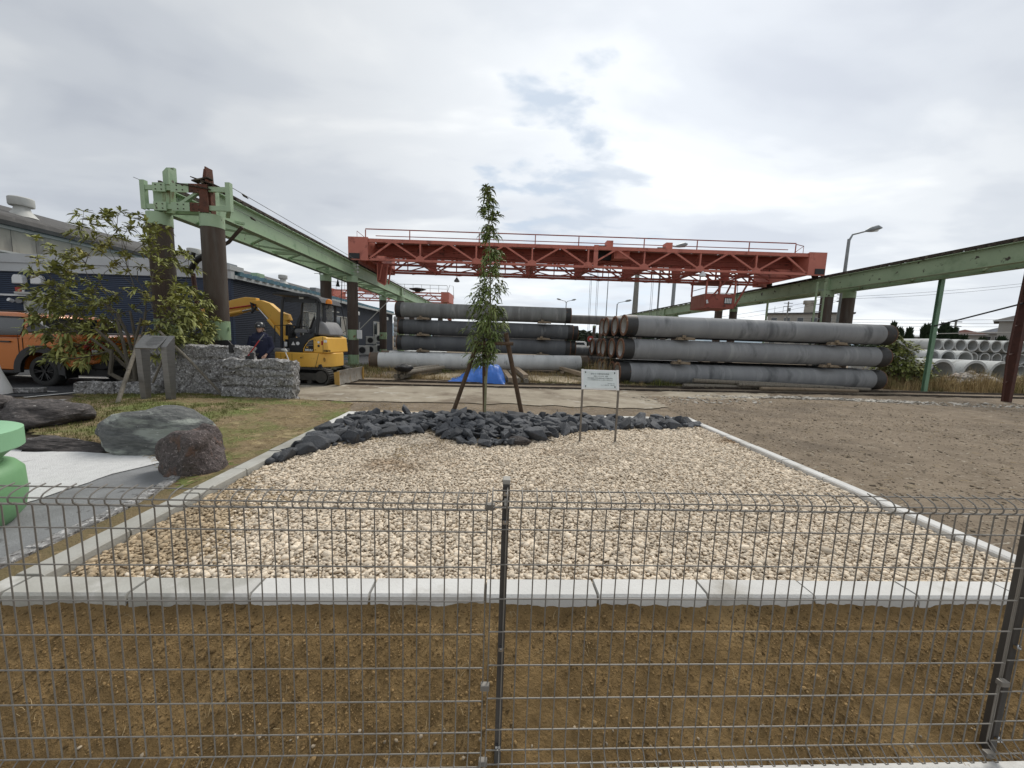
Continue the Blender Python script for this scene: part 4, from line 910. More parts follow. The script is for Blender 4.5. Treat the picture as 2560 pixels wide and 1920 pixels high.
# trolleys
def trolley(x0, x1, lab, ropes, y0=19.5, big=True):
    t = empty('crane_trolley', ((x0+x1)/2, 20.4, 6.05), label=lab, cat='crane trolley', group='trolleys on the red crane'); cx = (x0+x1)/2
    def T_(x, y, z): return Vector((x-cx, y-20.4, z-6.05))
    MB().prism([(x0-cx,-.04),(x0-cx+.02,.06),(x0-cx+.25,.12),(x0-cx+.35,.18),(x1-cx-.2,.18),(x1-cx,.04),(x1-cx,-.04)], y0-20.4, 21.4-20.4).build('frame', K['crane'], t)
    MB().box(*T_(x1-.48,y0,6.22), *T_(x1-.16,y0+.5,6.54)).build('motor_cover', K['crane'], t, bevel=.01)
    m = MB(); m.cyl(T_(x0+.35,y0+.15,6.24), T_(x1-.5,y0+.15,6.24), .09, seg=12); m.build('winch_drum', K['darkrust'], t, smooth=True)
    for k, (dx, dy, zl) in enumerate(ropes):
        MB().tube([T_(cx+dx,20.0+dy,6.0), T_(cx+dx+.03,20.0+dy,zl)], .009, 4).build('hoist_rope', K['rope'], t)
    return t
t1 = trolley(3.60, 4.98, 'red crane trolley with a square motor box in the middle of the crane', [(-.43,0,1.2),(-.36,0,1.2),(-.05,.1,1.2),(.02,.1,1.2)])
trolley(6.75, 7.95, 'red crane trolley with a square motor box above the stacked grey piles', [(-.30,0,2.2),(-.22,0,2.2),(.10,.1,2.2),(.17,.1,2.2)])
MB().box(*C_(3.95,19.45,5.58), *C_(4.75,19.58,6.0)).build('machine_opening', K['black'], oc)
MB().box(*C_(4.75,18.9,5.55), *C_(5.5,19.58,5.9)).build('switch_box', K['crane'], oc, bevel=.01)
MB().beam(C_(3.78,18.52,5.0), C_(3.78,18.52,6.05), .20, .10, up=(0,1,0)).build('wide_post', K['crane'], oc)

# ---- second crane, far behind on the left
fc = empty('gantry_crane', (-14.5,45,5.5), label='smaller red lattice crane with pale handrails far behind on the left', cat='gantry crane')
def G_(x, y, z): return Vector((x+14.5, y-45, z-5.5))
for y in (44, 47):
    m = MB(); m.beam(G_(-21.5,y,6.45), G_(-7.6,y,6.45), .15, .14); m.beam(G_(-21.5,y,5.65), G_(-7.6,y,5.65), .15, .14)
    for k in range(12):
        x = -21.5+k*1.16; m.beam(G_(x,y,5.65 if k % 2 else 6.45), G_(x+1.16,y,6.45 if k % 2 else 5.65), .08, .08)
    m.build('truss', K['crane'], fc)
for x in (-8.0, -21.3):
    MB().box(*G_(x-.45,43.8,5.5), *G_(x+.45,47.2,6.6)).build('end_truck', K['crane'], fc)
    for y in (44, 47):
        MB().beam(G_(x-.35,y,5.5), G_(x-.1,y,3.6), .22, .2).beam(G_(x+.4,y,5.5), G_(x+.12,y,3.6), .22, .2).build('leg', K['crane'], fc)
m = MB(); m.tube([G_(-21.5,44,7.35), G_(-7.8,44,7.35)], .03, 5); m.tube([G_(-21.5,44,6.95), G_(-7.8,44,6.95)], .02, 5)
for k in range(15): m.tube([G_(-21.5+k*.98,44,6.5), G_(-21.5+k*.98,44,7.35)], .025, 5)
m.tube([G_(-7.8,44,6.5), G_(-7.5,44,7.4), G_(-7.1,44,7.3), G_(-7.0,44,5.9)], .03, 5); m.build('handrail', K['offwhite'], fc)
MB().lathe([(0,.55),(.35,.5),(1.0,.35),(.9,.3),(.3,.1),(.3,0),(0,0)], seg=16).build('cable_reel', K['black'], fc).location = G_(-11.3,44.5,6.55)
MB().box(*G_(-18,44,6.5), *G_(-16,46.5,7.2)).build('winch_house', K['crane'], fc)

# ================================================================ CONCRETE PILES
def pile_proto(D, L, body, name='concrete_pile', ringL=.42):
    r = D/2; t = empty(name); th = .085
    MB().lathe([(r,-L/2+ringL),(r,L/2-ringL)], seg=40).build('shell', body, t, smooth=True)
    for s in (-1, 1):
        m = MB(); z0, z1 = (s*(L/2-ringL)), s*L/2
        m.lathe([(r-.004,z0),(r+.004,z0),(r+.004,z1-s*.03),(r-.004,z1-s*.03)], seg=40); m.build('steel_band', K['steelend'], t, smooth=True)
        m = MB(); m.lathe([(r+.006,z1-s*.035),(r+.006,z1),(r-th,z1),(r-th,z1-s*.05)], seg=40); m.build('end_ring', K['ringrust'], t, smooth=True)
    MB().lathe([(r-th,-L/2+.02),(r-th,L/2-.02)], seg=40).build('bore', K['inner'], t, smooth=True)
    MB().lathe([(r+.002,-.01),(r+.002,.01)], seg=40).build('seam', body, t) if False else None
    for c in t.children: c.data.transform(Matrix.Rotation(rad(90), 4, 'Y'))
    return t
grpR = 'grey piles of the right stack'; grpL = 'dark piles of the left stack'
def place(proto, p, rz, label, group, first):
    if first: o = proto; o.location = p; o.rotation_euler = (0,0,rz); o['label'] = label
    else: o = copy_tree(proto, p, rz, label)
    o['category'] = 'concrete pile'; o['group'] = group
    return o
pr = pile_proto(.76, 10.4, K['pile']); rz = math.atan2(.70, 10.25)
rown = ['front', 'second', 'third', 'fourth', 'fifth']
first = True
dirv = Vector((math.cos(rz), math.sin(rz), 0)); nv = Vector((-dirv.y, dirv.x, 0))
for lay, (z, x0, n, lname) in enumerate(((.385, 3.86, 4, 'bottom'), (1.265, 3.93, 5, 'middle'), (2.12, 4.00, 4, 'top'))):
    for k in range(n):
        sh = [0, -.05, -.12, -.03, -.10][k]+(lay == 0 and k > 0)*.15
        c = Vector((x0+sh, 13.93, z))+dirv*5.2+nv*(.86*k)
        lab = ('grey pile with dark steel ends, front one of the %s layer of the right stack' % lname) if k == 0 else 'grey concrete pile, %s row from the front in the %s layer of the right stack' % (rown[k], lname)
        place(pr, c, rz, lab, grpR, first); first = False
pd = pile_proto(.70, 8.25, K['piledark'], ringL=.26); rz2 = .010
first = True
for lay, (z, x0, n, lname) in enumerate(((1.155, -5.50, 2, 'bottom'), (1.91, -5.42, 2, 'middle'), (2.70, -5.55, 2, 'top'))):
    for k in range(n):
        if lay == 2 and k == 1: continue
        c = Vector((x0+4.1+.12*k+(k > 0)*.25, 18.1+.80*k, z-.012))
        place(pd, c, rz2, 'dark weathered concrete pile, %s row of the %s dark layer of the left stack' % (rown[k], lname) if lay < 2 else 'grey brown pile lying on top of the left stack', grpL, first); first = False
pt = [o for o in bpy.data.objects if o.get('label', '').startswith('grey brown pile')][0]
for c in pt.children:
    if c.name.startswith('shell'):
        c.data = c.data.copy(); c.data.materials[0] = K['pilemid']
pw = pile_proto(.70, 9.7, K['pilewhite'], ringL=.36)
for c_ in pw.children:
    if c_.name.startswith('steel_band'): c_.data.materials[0] = K['bandrust']
place(pw, (-1.27,16.55,.42), .145*1.0, 'single pale concrete pile with rusty ends lying in front of the dark stack', 'pale piles on the ground', True); pw.rotation_euler = (0, -.012, .13)
pw.location = (-1.35, 16.9, .42)
b1 = copy_tree(pw, (-1.4, 18.1, .39), .01, 'pale concrete pile at the bottom of the left stack, hidden behind the front one')
b1.rotation_euler = (0,0,.01)
b2 = copy_tree(pw, (8.3, 21.2, .35), .05, 'pale pile on the ground between the two stacks'); b2.scale = (.8,.9,.9); b2.location = (7.4,22.5,.35)
pg = pile_proto(.55, 8.4, K['pilemid'], ringL=.1); place(pg, (2.1,24,2.86), 0, 'long thinner grey pile lying high behind the gap between the stacks', 'piles behind the stacks', True)
for k, (x, y, z, l) in enumerate(((.9,24,2.2,'below the long thinner grey pile'), (.6,24,1.5,'at the bottom of the stack behind the gap'))):
    copy_tree(pg, (x-1.5, y, z), 0, 'grey pile %s' % l)
ps = pile_proto(.5, 3.2, K['piledark'], ringL=.3); place(ps, (3.4,20.4,.95), .1, 'short dark pile lying behind the end of the left stack', 'piles behind the stacks', True)
copy_tree(ps, (4.2,21.4,.5), .08, 'second short dark pile lower down behind the left stack')
# wooden chocks between the layers
def chock(p, rz, lab, grp):
    t = empty('wooden_chock', p, rz, lab, 'wooden chock', grp)
    MB().prism([(-.22,-.05),(.22,-.05),(.20,.02),(-.16,.06)], -.10, .10).build('wedge', K['wood'], t, bevel=.01)
    MB().prism([(.02,-.03),(.42,-.05),(.40,.04),(.06,.06)], -.16, -.02).build('wedge', K['wood'], t, bevel=.01)
    MB().box(-.06,-.16,.03,.06,-.10,.12).build('block', K['wood'], t)
for x, z, w_ in ((6.0,.80,'lower left'), (6.1,1.68,'upper left'), (11.75,.85,'lower right'), (11.95,1.70,'upper right')):
    p = Vector((4,13.93,z+.02))+dirv*(x-4); p.z = z+.02; chock(p-nv*.30, rz, 'weathered wooden wedges, %s ones between the big grey piles on the right' % w_, 'wooden chocks between the piles')
for x in (-4.35, 1.30):
    for z, w_ in ((.79,'bottom'), (1.54,'middle'), (2.30,'top')):
        chock((x, 17.82, z), 0, 'small wooden wedges, %s ones at the %s end of the dark stack' % (w_, 'left' if x < 0 else 'right'), 'wooden chocks between the piles')
# timbers
def log(name, a, b, r, lab, grp=None, mat=K['palepole'], seg=9, square=False):
    a, b = Vector(a), Vector(b); m = MB()
    if square: m.beam(Vector((0,0,0)), b-a, r*2, r*1.7)
    else: m.tube([Vector((0,0,0)), (b-a)*.5+Vector((0,0,.01)), b-a], [r, r*.95, r*.9], seg)
    o = m.build(name, mat, smooth=not square, bevel=.008 if square else 0); o.location = a; return tag(o, lab, 'timber log', grp)
gt = 'short logs beside the excavator'
log('log', (-3.90,12.5,.10), (-3.15,15.3,.12), .085, 'lowest pale log of the pile beneath the dark bag', gt)
log('log', (-3.70,12.5,.10), (-2.92,15.2,.12), .085, 'right hand pale log of the pile beneath the dark bag', gt)
log('log', (-3.80,12.5,.26), (-3.05,15.3,.28), .085, 'topmost pale log of the pile beneath the dark bag', gt)
log('log', (-3.55,12.5,.24), (-2.8,15.2,.26), .08, 'upper right log beside the dark bag', gt)
gt = 'timbers behind the sapling'
log('timber', (-.05,12.6,.10), (-.35,15.8,.12), .09, 'left squared timber behind the right stake of the sapling', gt, K['wood'], square=True)
log('timber', (.22,12.6,.10), (-.12,15.8,.12), .08, 'second timber behind the right stake of the sapling', gt)
log('timber', (.46,12.7,.22), (.15,15.8,.26), .09, 'pale squared timber lying on top behind the right stake', gt, K['wood'], square=True)
log('timber', (.48,12.5,.09), (.30,15.6,.1), .09, 'lower timber with a dark cut end behind the right stake', gt)
log('timber', (2.95,13.2,.20), (2.1,16.3,.30), .08, 'pale plank running under the end of the white pile', gt, K['wood'], square=True)
log('timber', (3.5,13.6,.12), (2.6,16.5,.2), .07, 'plank half hidden behind the white notice board', gt, K['wood'], square=True)
for x in (-4.6, 2.2): log('bearer', (x,16.3,.04), (x+.1,19.5,.04), .07, 'low bearer beam under the %s end of the pale piles' % ('left' if x < 0 else 'right'), 'bearers under the piles', K['wood'], square=True)
for x in (5.2, 12.2): log('bearer', (x,13.8,.0), (x-.1,18,.0), .05, 'low bearer beam under the %s part of the right stack' % ('left' if x < 8 else 'right'), 'bearers under the piles', K['wood'], square=True)
gt = 'long poles beside the track'
log('pole', (6.36,13.15,.25), (11.9,13.45,.13), .075, 'long bleached pole, upper one lying against the right stack', gt)
log('pole', (7.9,13.1,.17), (13.0,13.6,.10), .065, 'long bleached pole, lower right one beside the track', gt)
log('pole', (5.95,13.0,.07), (9.2,13.35,.06), .075, 'lowest pale pole on the ground beside the track', gt)
log('pole', (8.6,12.95,.07), (12.2,13.2,.07), .06, 'thin reddish pole on the ground beside the track', gt, K['wood'])
# ================================================================ NAVY BUILDING
def siding(mat, pitch, axis_vert=True, depth=.02):
    t = mat.node_tree; nd = t.nodes; b = nd['Principled BSDF']; tcn = nd.new('ShaderNodeTexCoord'); sp = nd.new('ShaderNodeSeparateXYZ'); t.links.new(tcn.outputs['Object'], sp.inputs[0])
    a = nd.new('ShaderNodeMath'); a.operation = 'MULTIPLY'; a.inputs[1].default_value = 1/pitch; t.links.new(sp.outputs[2], a.inputs[0])
    f = nd.new('ShaderNodeMath'); f.operation = 'FRACT'; t.links.new(a.outputs[0], f.inputs[0])
    m = nd.new('ShaderNodeMapRange'); m.inputs[1].default_value = .0; m.inputs[2].default_value = .35; t.links.new(f.outputs[0], m.inputs[0])
    bp = nd.new('ShaderNodeBump'); bp.inputs['Strength'].default_value = 1; bp.inputs['Distance'].default_value = depth; t.links.new(m.outputs[0], bp.inputs['Height']); t.links.new(bp.outputs[0], b.inputs['Normal'])
    # base colour darkens towards the groove of each board
    lk = b.inputs['Base Color'].links[0].from_socket; mx = nd.new('ShaderNodeMix'); mx.data_type = 'RGBA'; t.links.new(lk, mx.inputs[7]); mx.inputs[6].default_value = (.010,.012,.018,1); t.links.new(m.outputs[0], mx.inputs[0]); t.links.new(mx.outputs[2], b.inputs['Base Color'])
siding(K['navy'], .075); siding(K['navyside'], .075)
nb = empty('navy_building', (-11.1,15,0), label='low navy clad building with pale fascia and teal ribbed roof behind the excavator', cat='building')
def wY(y): return -11.1-.035*(y-15)
def B_(x, y, z): return Vector((x+11.1, y-15, z))
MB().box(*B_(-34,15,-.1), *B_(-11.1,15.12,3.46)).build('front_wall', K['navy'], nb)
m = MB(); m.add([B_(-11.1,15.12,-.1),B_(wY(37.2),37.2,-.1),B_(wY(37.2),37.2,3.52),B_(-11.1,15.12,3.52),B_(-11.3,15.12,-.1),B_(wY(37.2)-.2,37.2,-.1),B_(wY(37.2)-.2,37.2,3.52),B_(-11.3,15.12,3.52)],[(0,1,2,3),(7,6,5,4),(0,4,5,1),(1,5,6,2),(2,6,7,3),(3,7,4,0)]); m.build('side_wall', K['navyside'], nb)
MB().box(*B_(-34,14.90,3.44), *B_(-11.02,15.10,3.76)).build('fascia', K['fascia'], nb)
MB().box(*B_(-34,14.86,3.765), *B_(-11.35,15.10,4.10)).build('fascia', K['fascia'], nb)
MB().box(*B_(-11.35,14.84,3.765), *B_(-11.0,15.6,3.95)).build('fascia_return', K['fascia'], nb)
m = MB(); m.add([B_(-11.0,15.1,3.46),B_(wY(37.3)+.25,37.3,3.46),B_(wY(37.3)+.25,37.3,3.60),B_(-11.0,15.1,3.60),B_(-11.35,15.1,3.46),B_(wY(37.3)-.1,37.3,3.46),B_(wY(37.3)-.1,37.3,3.60),B_(-11.35,15.1,3.60)],[(0,1,2,3),(7,6,5,4),(0,4,5,1),(1,5,6,2),(2,6,7,3),(3,7,4,0)]); m.build('eave_gutter', K['fascia'], nb)
rb_me = None
y = 15.45; k = 0
while y < 37.2:
    if rb_me is None:
        m = MB(); m.add([(0,-.16,0),(0,-.08,.17),(0,.08,.17),(0,.16,0),(-12,-.16,.25),(-12,-.08,.42),(-12,.08,.42),(-12,.16,.25)],[(0,1,2,3),(7,6,5,4),(0,4,5,1),(1,5,6,2),(2,6,7,3),(3,7,4,0)]); o = m.build('roof_rib', K['teal'], nb); rb_me = o.data
    else: o = bpy.data.objects.new('roof_rib', rb_me); COL.objects.link(o); o.parent = nb
    o.location = B_(wY(y)+.16, y, 3.60); y += .50
m = MB(); m.add([B_(-11.05,15.2,3.61),B_(wY(37.2)+.1,37.2,3.61),B_(-24,37.2,3.85),B_(-24,15.2,3.85)],[(0,1,2,3)]); m.build('roof', K['teal'], nb)
MB().box(*B_(-11.9,17.3,3.85), *B_(-11.6,17.8,4.05)).build('roof_vent', K['green'], nb)
def hood(x, z, w2=.2):
    MB().prism([(x+11.1-w2,z-.17),(x+11.1+w2,z-.17),(x+11.1+w2*.95,z+.05),(x+11.1+w2*.6,z+.17),(x+11.1-w2*.6,z+.17),(x+11.1-w2*.95,z+.05)], -.20, -.005).build('vent_hood', K['white'], nb, bevel=.03)
hood(-19.25,3.14,.21); hood(-18.53,3.14,.21)
MB().box(*B_(-19.50,14.92,2.64), *B_(-19.28,14.99,2.84)).build('alarm_lamp', K['red'], nb); MB().box(*B_(-19.28,14.95,2.62), *B_(-19.20,14.99,2.86)).build('sign_plate', K['white'], nb)
MB().box(*B_(-24,14.9,2.50), *B_(-18.4,14.99,2.57)).build('pipe_cover', K['white'], nb)
MB().box(*B_(-19.4,14.80,2.58), *B_(-18.05,14.99,2.66)).build('canopy', K['offwhite'], nb)
MB().tube([B_(-19.65,14.93,2.3), B_(-19.65,14.80,2.35)], .07, 8).build('camera', K['white'], nb); MB().tube([B_(-19.35,14.93,2.3), B_(-19.2,14.75,2.3)], .09, 8).build('camera', K['greyplastic'], nb)
wf = MB().box(*B_(-19.25,14.93,1.3), *B_(-19.05,14.99,2.33)).box(*B_(-18.35,14.93,1.3), *B_(-18.12,14.99,2.33)).box(*B_(-19.05,14.93,2.18), *B_(-18.35,14.99,2.33)).build('door_frame', K['offwhite'], nb)
o = MB().box(*B_(-19.05,14.96,1.3), *B_(-18.35,14.98,2.18)).build('door_glass', K['glass']); o.parent = wf
def sidewin(y0, y1, z0, z1):
    m = MB()
    for a, b in (((y0,z0),(y1,z0)), ((y0,z1),(y1,z1)), ((y0,z0),(y0,z1)), ((y1,z0),(y1,z1)), (((y0+y1)/2,z0),((y0+y1)/2,z1))):
        m.beam(B_(wY(a[0])+.03,a[0],a[1]), B_(wY(b[0])+.03,b[0],b[1]), .05, .05)
    f = m.build('window', K['offwhite'], nb)
    m = MB(); m.add([B_(wY(y0)+.015,y0,z0),B_(wY(y1)+.015,y1,z0),B_(wY(y1)+.015,y1,z1),B_(wY(y0)+.015,y0,z1)],[(0,1,2,3)]); o = m.build('pane', K['glass']); o.parent = f
    ym = (y0+y1)/2+.1; m = MB(); m.add([B_(wY(ym)+.025,ym,z0),B_(wY(y1)+.025,y1-.1,z0),B_(wY(y1)+.025,y1-.1,z1),B_(wY(ym)+.025,ym,z1)],[(0,1,2,3)]); o = m.build('curtain', K['curtain']); o.parent = f
sidewin(24.2, 26.0, 1.15, 2.58); sidewin(31.5, 33.4, 1.15, 2.55); sidewin(20.2, 21.6, 1.15, 2.58)
for y in (27.7, 34.8):
    MB().box(*B_(wY(y),y,2.85), *B_(wY(y)+.18,y+.35,3.12)).build('wall_lamp', K['white'], nb, bevel=.04)
MB().box(*B_(wY(24)+.0,23.2,2.80), *B_(wY(24)+.12,24.6,2.86)).build('conduit', K['offwhite'], nb)
MB().box(*B_(-16.5,14.93,1.95), *B_(-13.0,14.99,2.35)).build('name_band', K['offwhite'], nb) if False else None
MB().box(*B_(-13.0,14.95,1.88), *B_(-10.95,14.99,2.22)).build('white_panel', K['offwhite'], nb) if False else None
# air conditioners
def ac(x, y, z, lab, s=1., rz=0):
    t = empty('air_conditioner', (x, y, z), rz, lab, 'air conditioner', 'air conditioner units by the navy building')
    MB().box(-.15,-.40*s,0,.15,.40*s,.60*s).build('casing', K['offwhite'], t, bevel=.015)
    MB().lathe([(.24*s,0),(.24*s,.012),(.20*s,.012),(.20*s,0)], seg=20, close=True).xf(Matrix.Translation((.15,-.08*s,.30*s)) @ Matrix.Rotation(rad(90),4,'Y')).build('fan_guard', K['greyplastic'], t)
    MB().lathe([(0,.004),(.20*s,.004)], seg=20).xf(Matrix.Translation((.15,-.08*s,.30*s)) @ Matrix.Rotation(rad(90),4,'Y')).build('fan_opening', K['black'], t)
    MB().box(-.13,-.38*s,-.08,.13,-.30*s,0).box(-.13,.30*s,-.08,.13,.38*s,0).build('foot', K['greyplastic'], t)
ac(-10.35,26,.10, 'lowest air conditioner unit nearest the second column', 1.0, rad(-60)); ac(-10.4,27.6,.10, 'air conditioner unit standing behind the lowest one by the navy wall', 1.0, rad(-60)); ac(-10.4,27.6,.80, 'air conditioner unit stacked on a frame above another by the navy wall', .9, rad(-60)); ac(-10.6,30,.10, 'farther air conditioner by the third column', 1.1, rad(-60)); ac(-10.6,30,.9, 'upper farther air conditioner by the third column', 1.0, rad(-60))
# switch boxes on the second column pair
sb = empty('switch_box', (-8.62,18.35,.85), label='light teal metal switch box with conduits between the second pair of columns', cat='switch box')
MB().box(-.14,-.1,0,.14,.1,.62).build('housing', K['tealbox'], sb, bevel=.01); MB().box(-.10,-.08,.63,.22,.12,.70).build('hood', K['tealbox'], sb); MB().tube([(.1,0,.5),(.55,0,.5)], .04, 6).build('arm', K['tealbox'], sb)
MB().tube([(.05,-.05,0),(.1,-.05,-.5),(.12,-.05,-.8)], .025, 6).build('conduit', K['black'], sb)
wb = empty('junction_box', (-7.55,18.3,1.25), label='small white junction box on the right of the second yard side column', cat='junction box'); MB().box(0,-.08,0,.20,.08,.42).build('housing', K['white'], wb, bevel=.01); MB().tube([(.1,0,.42),(.12,0,.8)], .012, 5).build('conduit', K['offwhite'], wb)
cable('tie_rod', [(-6.55,20,3.3),(-8.0,19.6,1.68),(-9.3,20,.40)], .022, K['offwhite'], 'long pale tie rod slanting between the second and third column pairs', 'tie rod')
cable('power_cable', sagc((-8.4,18.66,4.2), (-8.35,18.2,1.5), 0)[:8]+[Vector((-8.2,18.3,2.2)), Vector((-8.1,18.3,1.6)), Vector((-8.35,18.3,1.45))], .018, K['black'], 'black cable drooping from the girder to the teal switch box', 'cable')
m = MB(); m.tube([(0,0,.12),(0,0,-.06)], [.02,.06], 6); m.tube([(0,0,-.06),(0,0,-.2)], [.05,.09], 6); o = m.build('cable_hanger', K['black'], loc=(-8.4,18.2,3.88)); tag(o, 'black hook shaped cable hanger under the second girder span', 'hanger')
m = MB()
for z in (.35,.20): m.box(-.6,-.03,z,.6,.03,z+.06)
o = m.build('green_step', K['tealbox'], loc=(-8.6,18.6,0)); tag(o, 'low pale green steel frame on the ground behind the excavator', 'steel frame')
# grey band of light concrete slab stack between third columns
for k in range(4):
    o = MB().box(0,0,0,3.2,.9,.07).build('concrete_slab', K['pilewhite'], loc=(-9.4+.2*k, 27.5+1.2*k, .15+.02*k), bevel=.01); tag(o, 'thin pale concrete slab, number %d from the front on the ground by the third column' % (k+1), 'slab', 'slabs on the ground by the third column')
# small stacked pipes seen behind the building end
for k in range(6):
    o = MB().tube([(0,0,0),(3.5,0,0)], .32, 14).build('stacked_pipe', K['hume'], loc=(-14.5,46,.4+.62*k), smooth=True); tag(o, 'pale pipe in the far stack beyond the navy building end, %s' % ['lowest','second lowest','third lowest','third from top','second from top','topmost'][k], 'pipe', 'far pale pipes beyond the building')
o = MB().box(0,0,0,3,2,.7).build('red_container', K['crane'], loc=(-15.3,49,4.2)); tag(o, 'small red box just visible beyond the end of the navy building', 'container')
o = MB().box(0,0,0,2.3,2,.75).build('grey_shed', K['lampgrey'], loc=(-6.4,50,4.0)); tag(o, 'small grey box roof visible above the left stack behind the second crane', 'shed')
o = MB().tube([(0,0,0),(0,0,2.2)], .22, 8).tube([(0,0,1.3),(0,0,1.5)], .4, 8).tube([(0,0,1.9),(0,0,2.3)], .35, 8).build('chimney_pipe', K['charcoal'], loc=(-3.6,50,3.9)); tag(o, 'short dark stack with collars sticking up behind the left piles', 'chimney')

# ================================================================ OLD SHED
sh = empty('factory_shed', (-22.5,17,0), label='long old beige factory shed with dark roof behind the navy building', cat='factory building')
def hX(y): return -22.5-.035*(y-17)
def H_(x, y, z): return Vector((x+22.5, y-17, z))
y = 12.5
while y < 70:
    y2 = min(y+2.4, 70); m = MB(); m.add([H_(hX(y),y+.01,0),H_(hX(y2),y2-.01,0),H_(hX(y2),y2-.01,5.55),H_(hX(y),y+.01,5.55)],[(0,1,2,3)]); m.build('wall_panel', K['beige'], sh); y = y2
m = MB(); m.add([H_(hX(12.5)-.02,12.5,0),H_(hX(70)-.02,70,0),H_(hX(70)-.02,70,5.6),H_(hX(12.5)-.02,12.5,5.6)],[(0,1,2,3)]); m.build('joint_backing', K['slate'], sh)
m = MB(); a, b = H_(hX(12.5)+.05,12.5,5.62), H_(hX(70)+.05,70,5.62); m.beam(a, b, .12, .14); m.build('trim', K['trimpale'], sh)
m = MB(); a, b = H_(hX(12.5)+.05,12.5,4.55), H_(hX(70)+.05,70,4.55); m.beam(a, b, .08, .08); m.build('gutter', K['trimpale'], sh)
m = MB(); pr_ = [(.35,5.68),(.40,5.85),(.30,6.05),(.05,6.20),(-9,8.6),(-9,8.3),(-.2,5.68)]
vs = [H_(hX(12.5)+px, 12.5, pz) for px, pz in pr_]+[H_(hX(70)+px, 70, pz) for px, pz in pr_]; q = len(pr_)
m.add(vs, [tuple(range(q)), tuple(range(2*q-1,q-1,-1))]+[((i+1) % q, i, i+q, (i+1) % q+q) for i in range(q)]); m.build('roof', K['slate'], sh)
for yy, ox_ in ((19.5,-2.08), (30,-2.0), (42,-2.0)):
    MB().lathe([(.55,-.3),(.30,.05),(.27,.22),(.42,.25),(.44,.30),(.44,.62),(.40,.66),(.28,.68),(0,.70)], seg=20).build('roof_ventilator', K['offwhite'], sh, smooth=True).location = H_(hX(yy)+ox_,yy,6.95)
for yy in (30.5, 45.0):
    MB().box(*H_(hX(yy)-.6,yy,6.2), *H_(hX(yy)+.1,yy+1.2,6.75)).build('roof_box', K['lampgrey'], sh)

# ================================================================ EXCAVATOR
ex = empty('mini_excavator', (-6.0,11.1,0), label='yellow and black tracked mini excavator with open canopy, arm folded to the left', cat='excavator')
def X_(x, y, z): return Vector((x+6.0, y-11.1, z))
def q7(px, py): return (-6.70+(px-1083)*.00245+6.0, .87-(py-920)*.0025+(px-1083)*.00009)
def track(y0, y1, nm='track'):
    prof = []; cx0, cx1, r, zc_ = -7.05, -5.32, .235, .24
    for k in range(13): a = rad(90+15*k); prof.append((cx0+r*math.cos(a), zc_+r*math.sin(a)))
    for k in range(13): a = rad(-90+15*k); prof.append((cx1+r*math.cos(a), zc_+r*math.sin(a)))
    inn = [(cx0+(x-cx0)*.86 if x < cx0 else cx1+(x-cx1)*.86 if x > cx1 else x, zc_+(z-zc_)*.86) for x, z in prof]
    m = MB(); n = len(prof)
    vs = [X_(x, y0, z) for x, z in prof]+[X_(x, y1, z) for x, z in prof]+[X_(x, y0, z) for x, z in inn]+[X_(x, y1, z) for x, z in inn]
    fs = []
    for i in range(n):
        j = (i+1) % n; fs += [(i, j, n+j, n+i), (2*n+i, 3*n+i, 3*n+j, 2*n+j), (i, 2*n+i, 2*n+j, j), (n+i, n+j, 3*n+j, 3*n+i)]
    m.add(vs, fs); t = m.build(nm, K['mudtrack'], ex)
    P = [Vector((x, 0, z)) for x, z in prof]; tot = []; 
    for i in range(n):
        a, b = P[i], P[(i+1) % n]; L = (b-a).length; k = max(1, round(L/.062))
        for j in range(k): tot.append((a+(b-a)*(j+.5)/k, (b-a).normalized()))
    for p, d in tot:
        nn = Vector((d.z, 0, -d.x)); c = p+nn*.012 if (p-Vector(((cx0+cx1)/2,0,zc_))).dot(nn) > 0 else p-nn*.012
        o = MB().beam(X_(c.x-d.x*.017, (y0+y1)/2, c.z-d.z*.017), X_(c.x+d.x*.017, (y0+y1)/2, c.z+d.z*.017), .028, y1-y0+.01, up=(0,1,0)).build('track_lug', K['mudtrack']); o.parent = t
    o = MB().box(*X_(cx0-.02,y0+.03,.14), *X_(cx1+.02,y0+.20,.34)).build('track_frame', K['mudtrack']); o.parent = t
    for x in (cx0, cx0+.35, cx0+.7, cx0+1.05, cx0+1.4, cx1):
        rr = .17 if x in (cx0, cx1) else .06; zz = zc_ if x in (cx0, cx1) else .09
        o = MB().cyl(X_(x,y0+.01,zz), X_(x,y1-.01,zz), rr, seg=18).build('roller', K['mudtrack'], smooth=True); o.parent = t
track(10.38,10.68); track(11.55,11.85)
MB().box(*X_(-6.6,10.65,.18), *X_(-5.6,11.55,.42)).build('undercarriage', K['charcoal'], ex); MB().cyl(X_(-6.0,11.1,.42), X_(-6.0,11.1,.53), .42, seg=24).build('slew_ring', K['charcoal'], ex)
# dozer blade
bl = MB(); n_ = 7; pf = [(-4.80+.05*math.cos(rad(-60+20*k))*-1, .03+.40*k/6) for k in range(7)]
vs = []; 
for yy in (10.36, 12.1): vs += [X_(x, yy, z) for x, z in pf]+[X_(x-.035, yy, z) for x, z in pf[::-1]]
q = 14; bl.add(vs, [tuple(range(q)), tuple(range(2*q-1,q-1,-1))]+[((i+1) % q, i, i+q, (i+1) % q+q) for i in range(q)])
bl = bl.build('dozer_blade', PM('bladesteel', (.36,.34,.30), (.24,.22,.19), 5, .6, metal=.3, bump=.3, c3=(.20,.14,.08), s3=4, t3=(.55,.7)), ex)
for yy in (10.36, 12.07):
    o = MB().prism([(X_(-4.92,0,0).x,.05),(X_(-4.79,0,0).x,.03),(X_(-4.80,0,0).x,.43),(X_(-4.94,0,0).x,.38)], yy-11.1-.01, yy-11.1+.02).build('blade_end', K['yellowold']); o.parent = bl
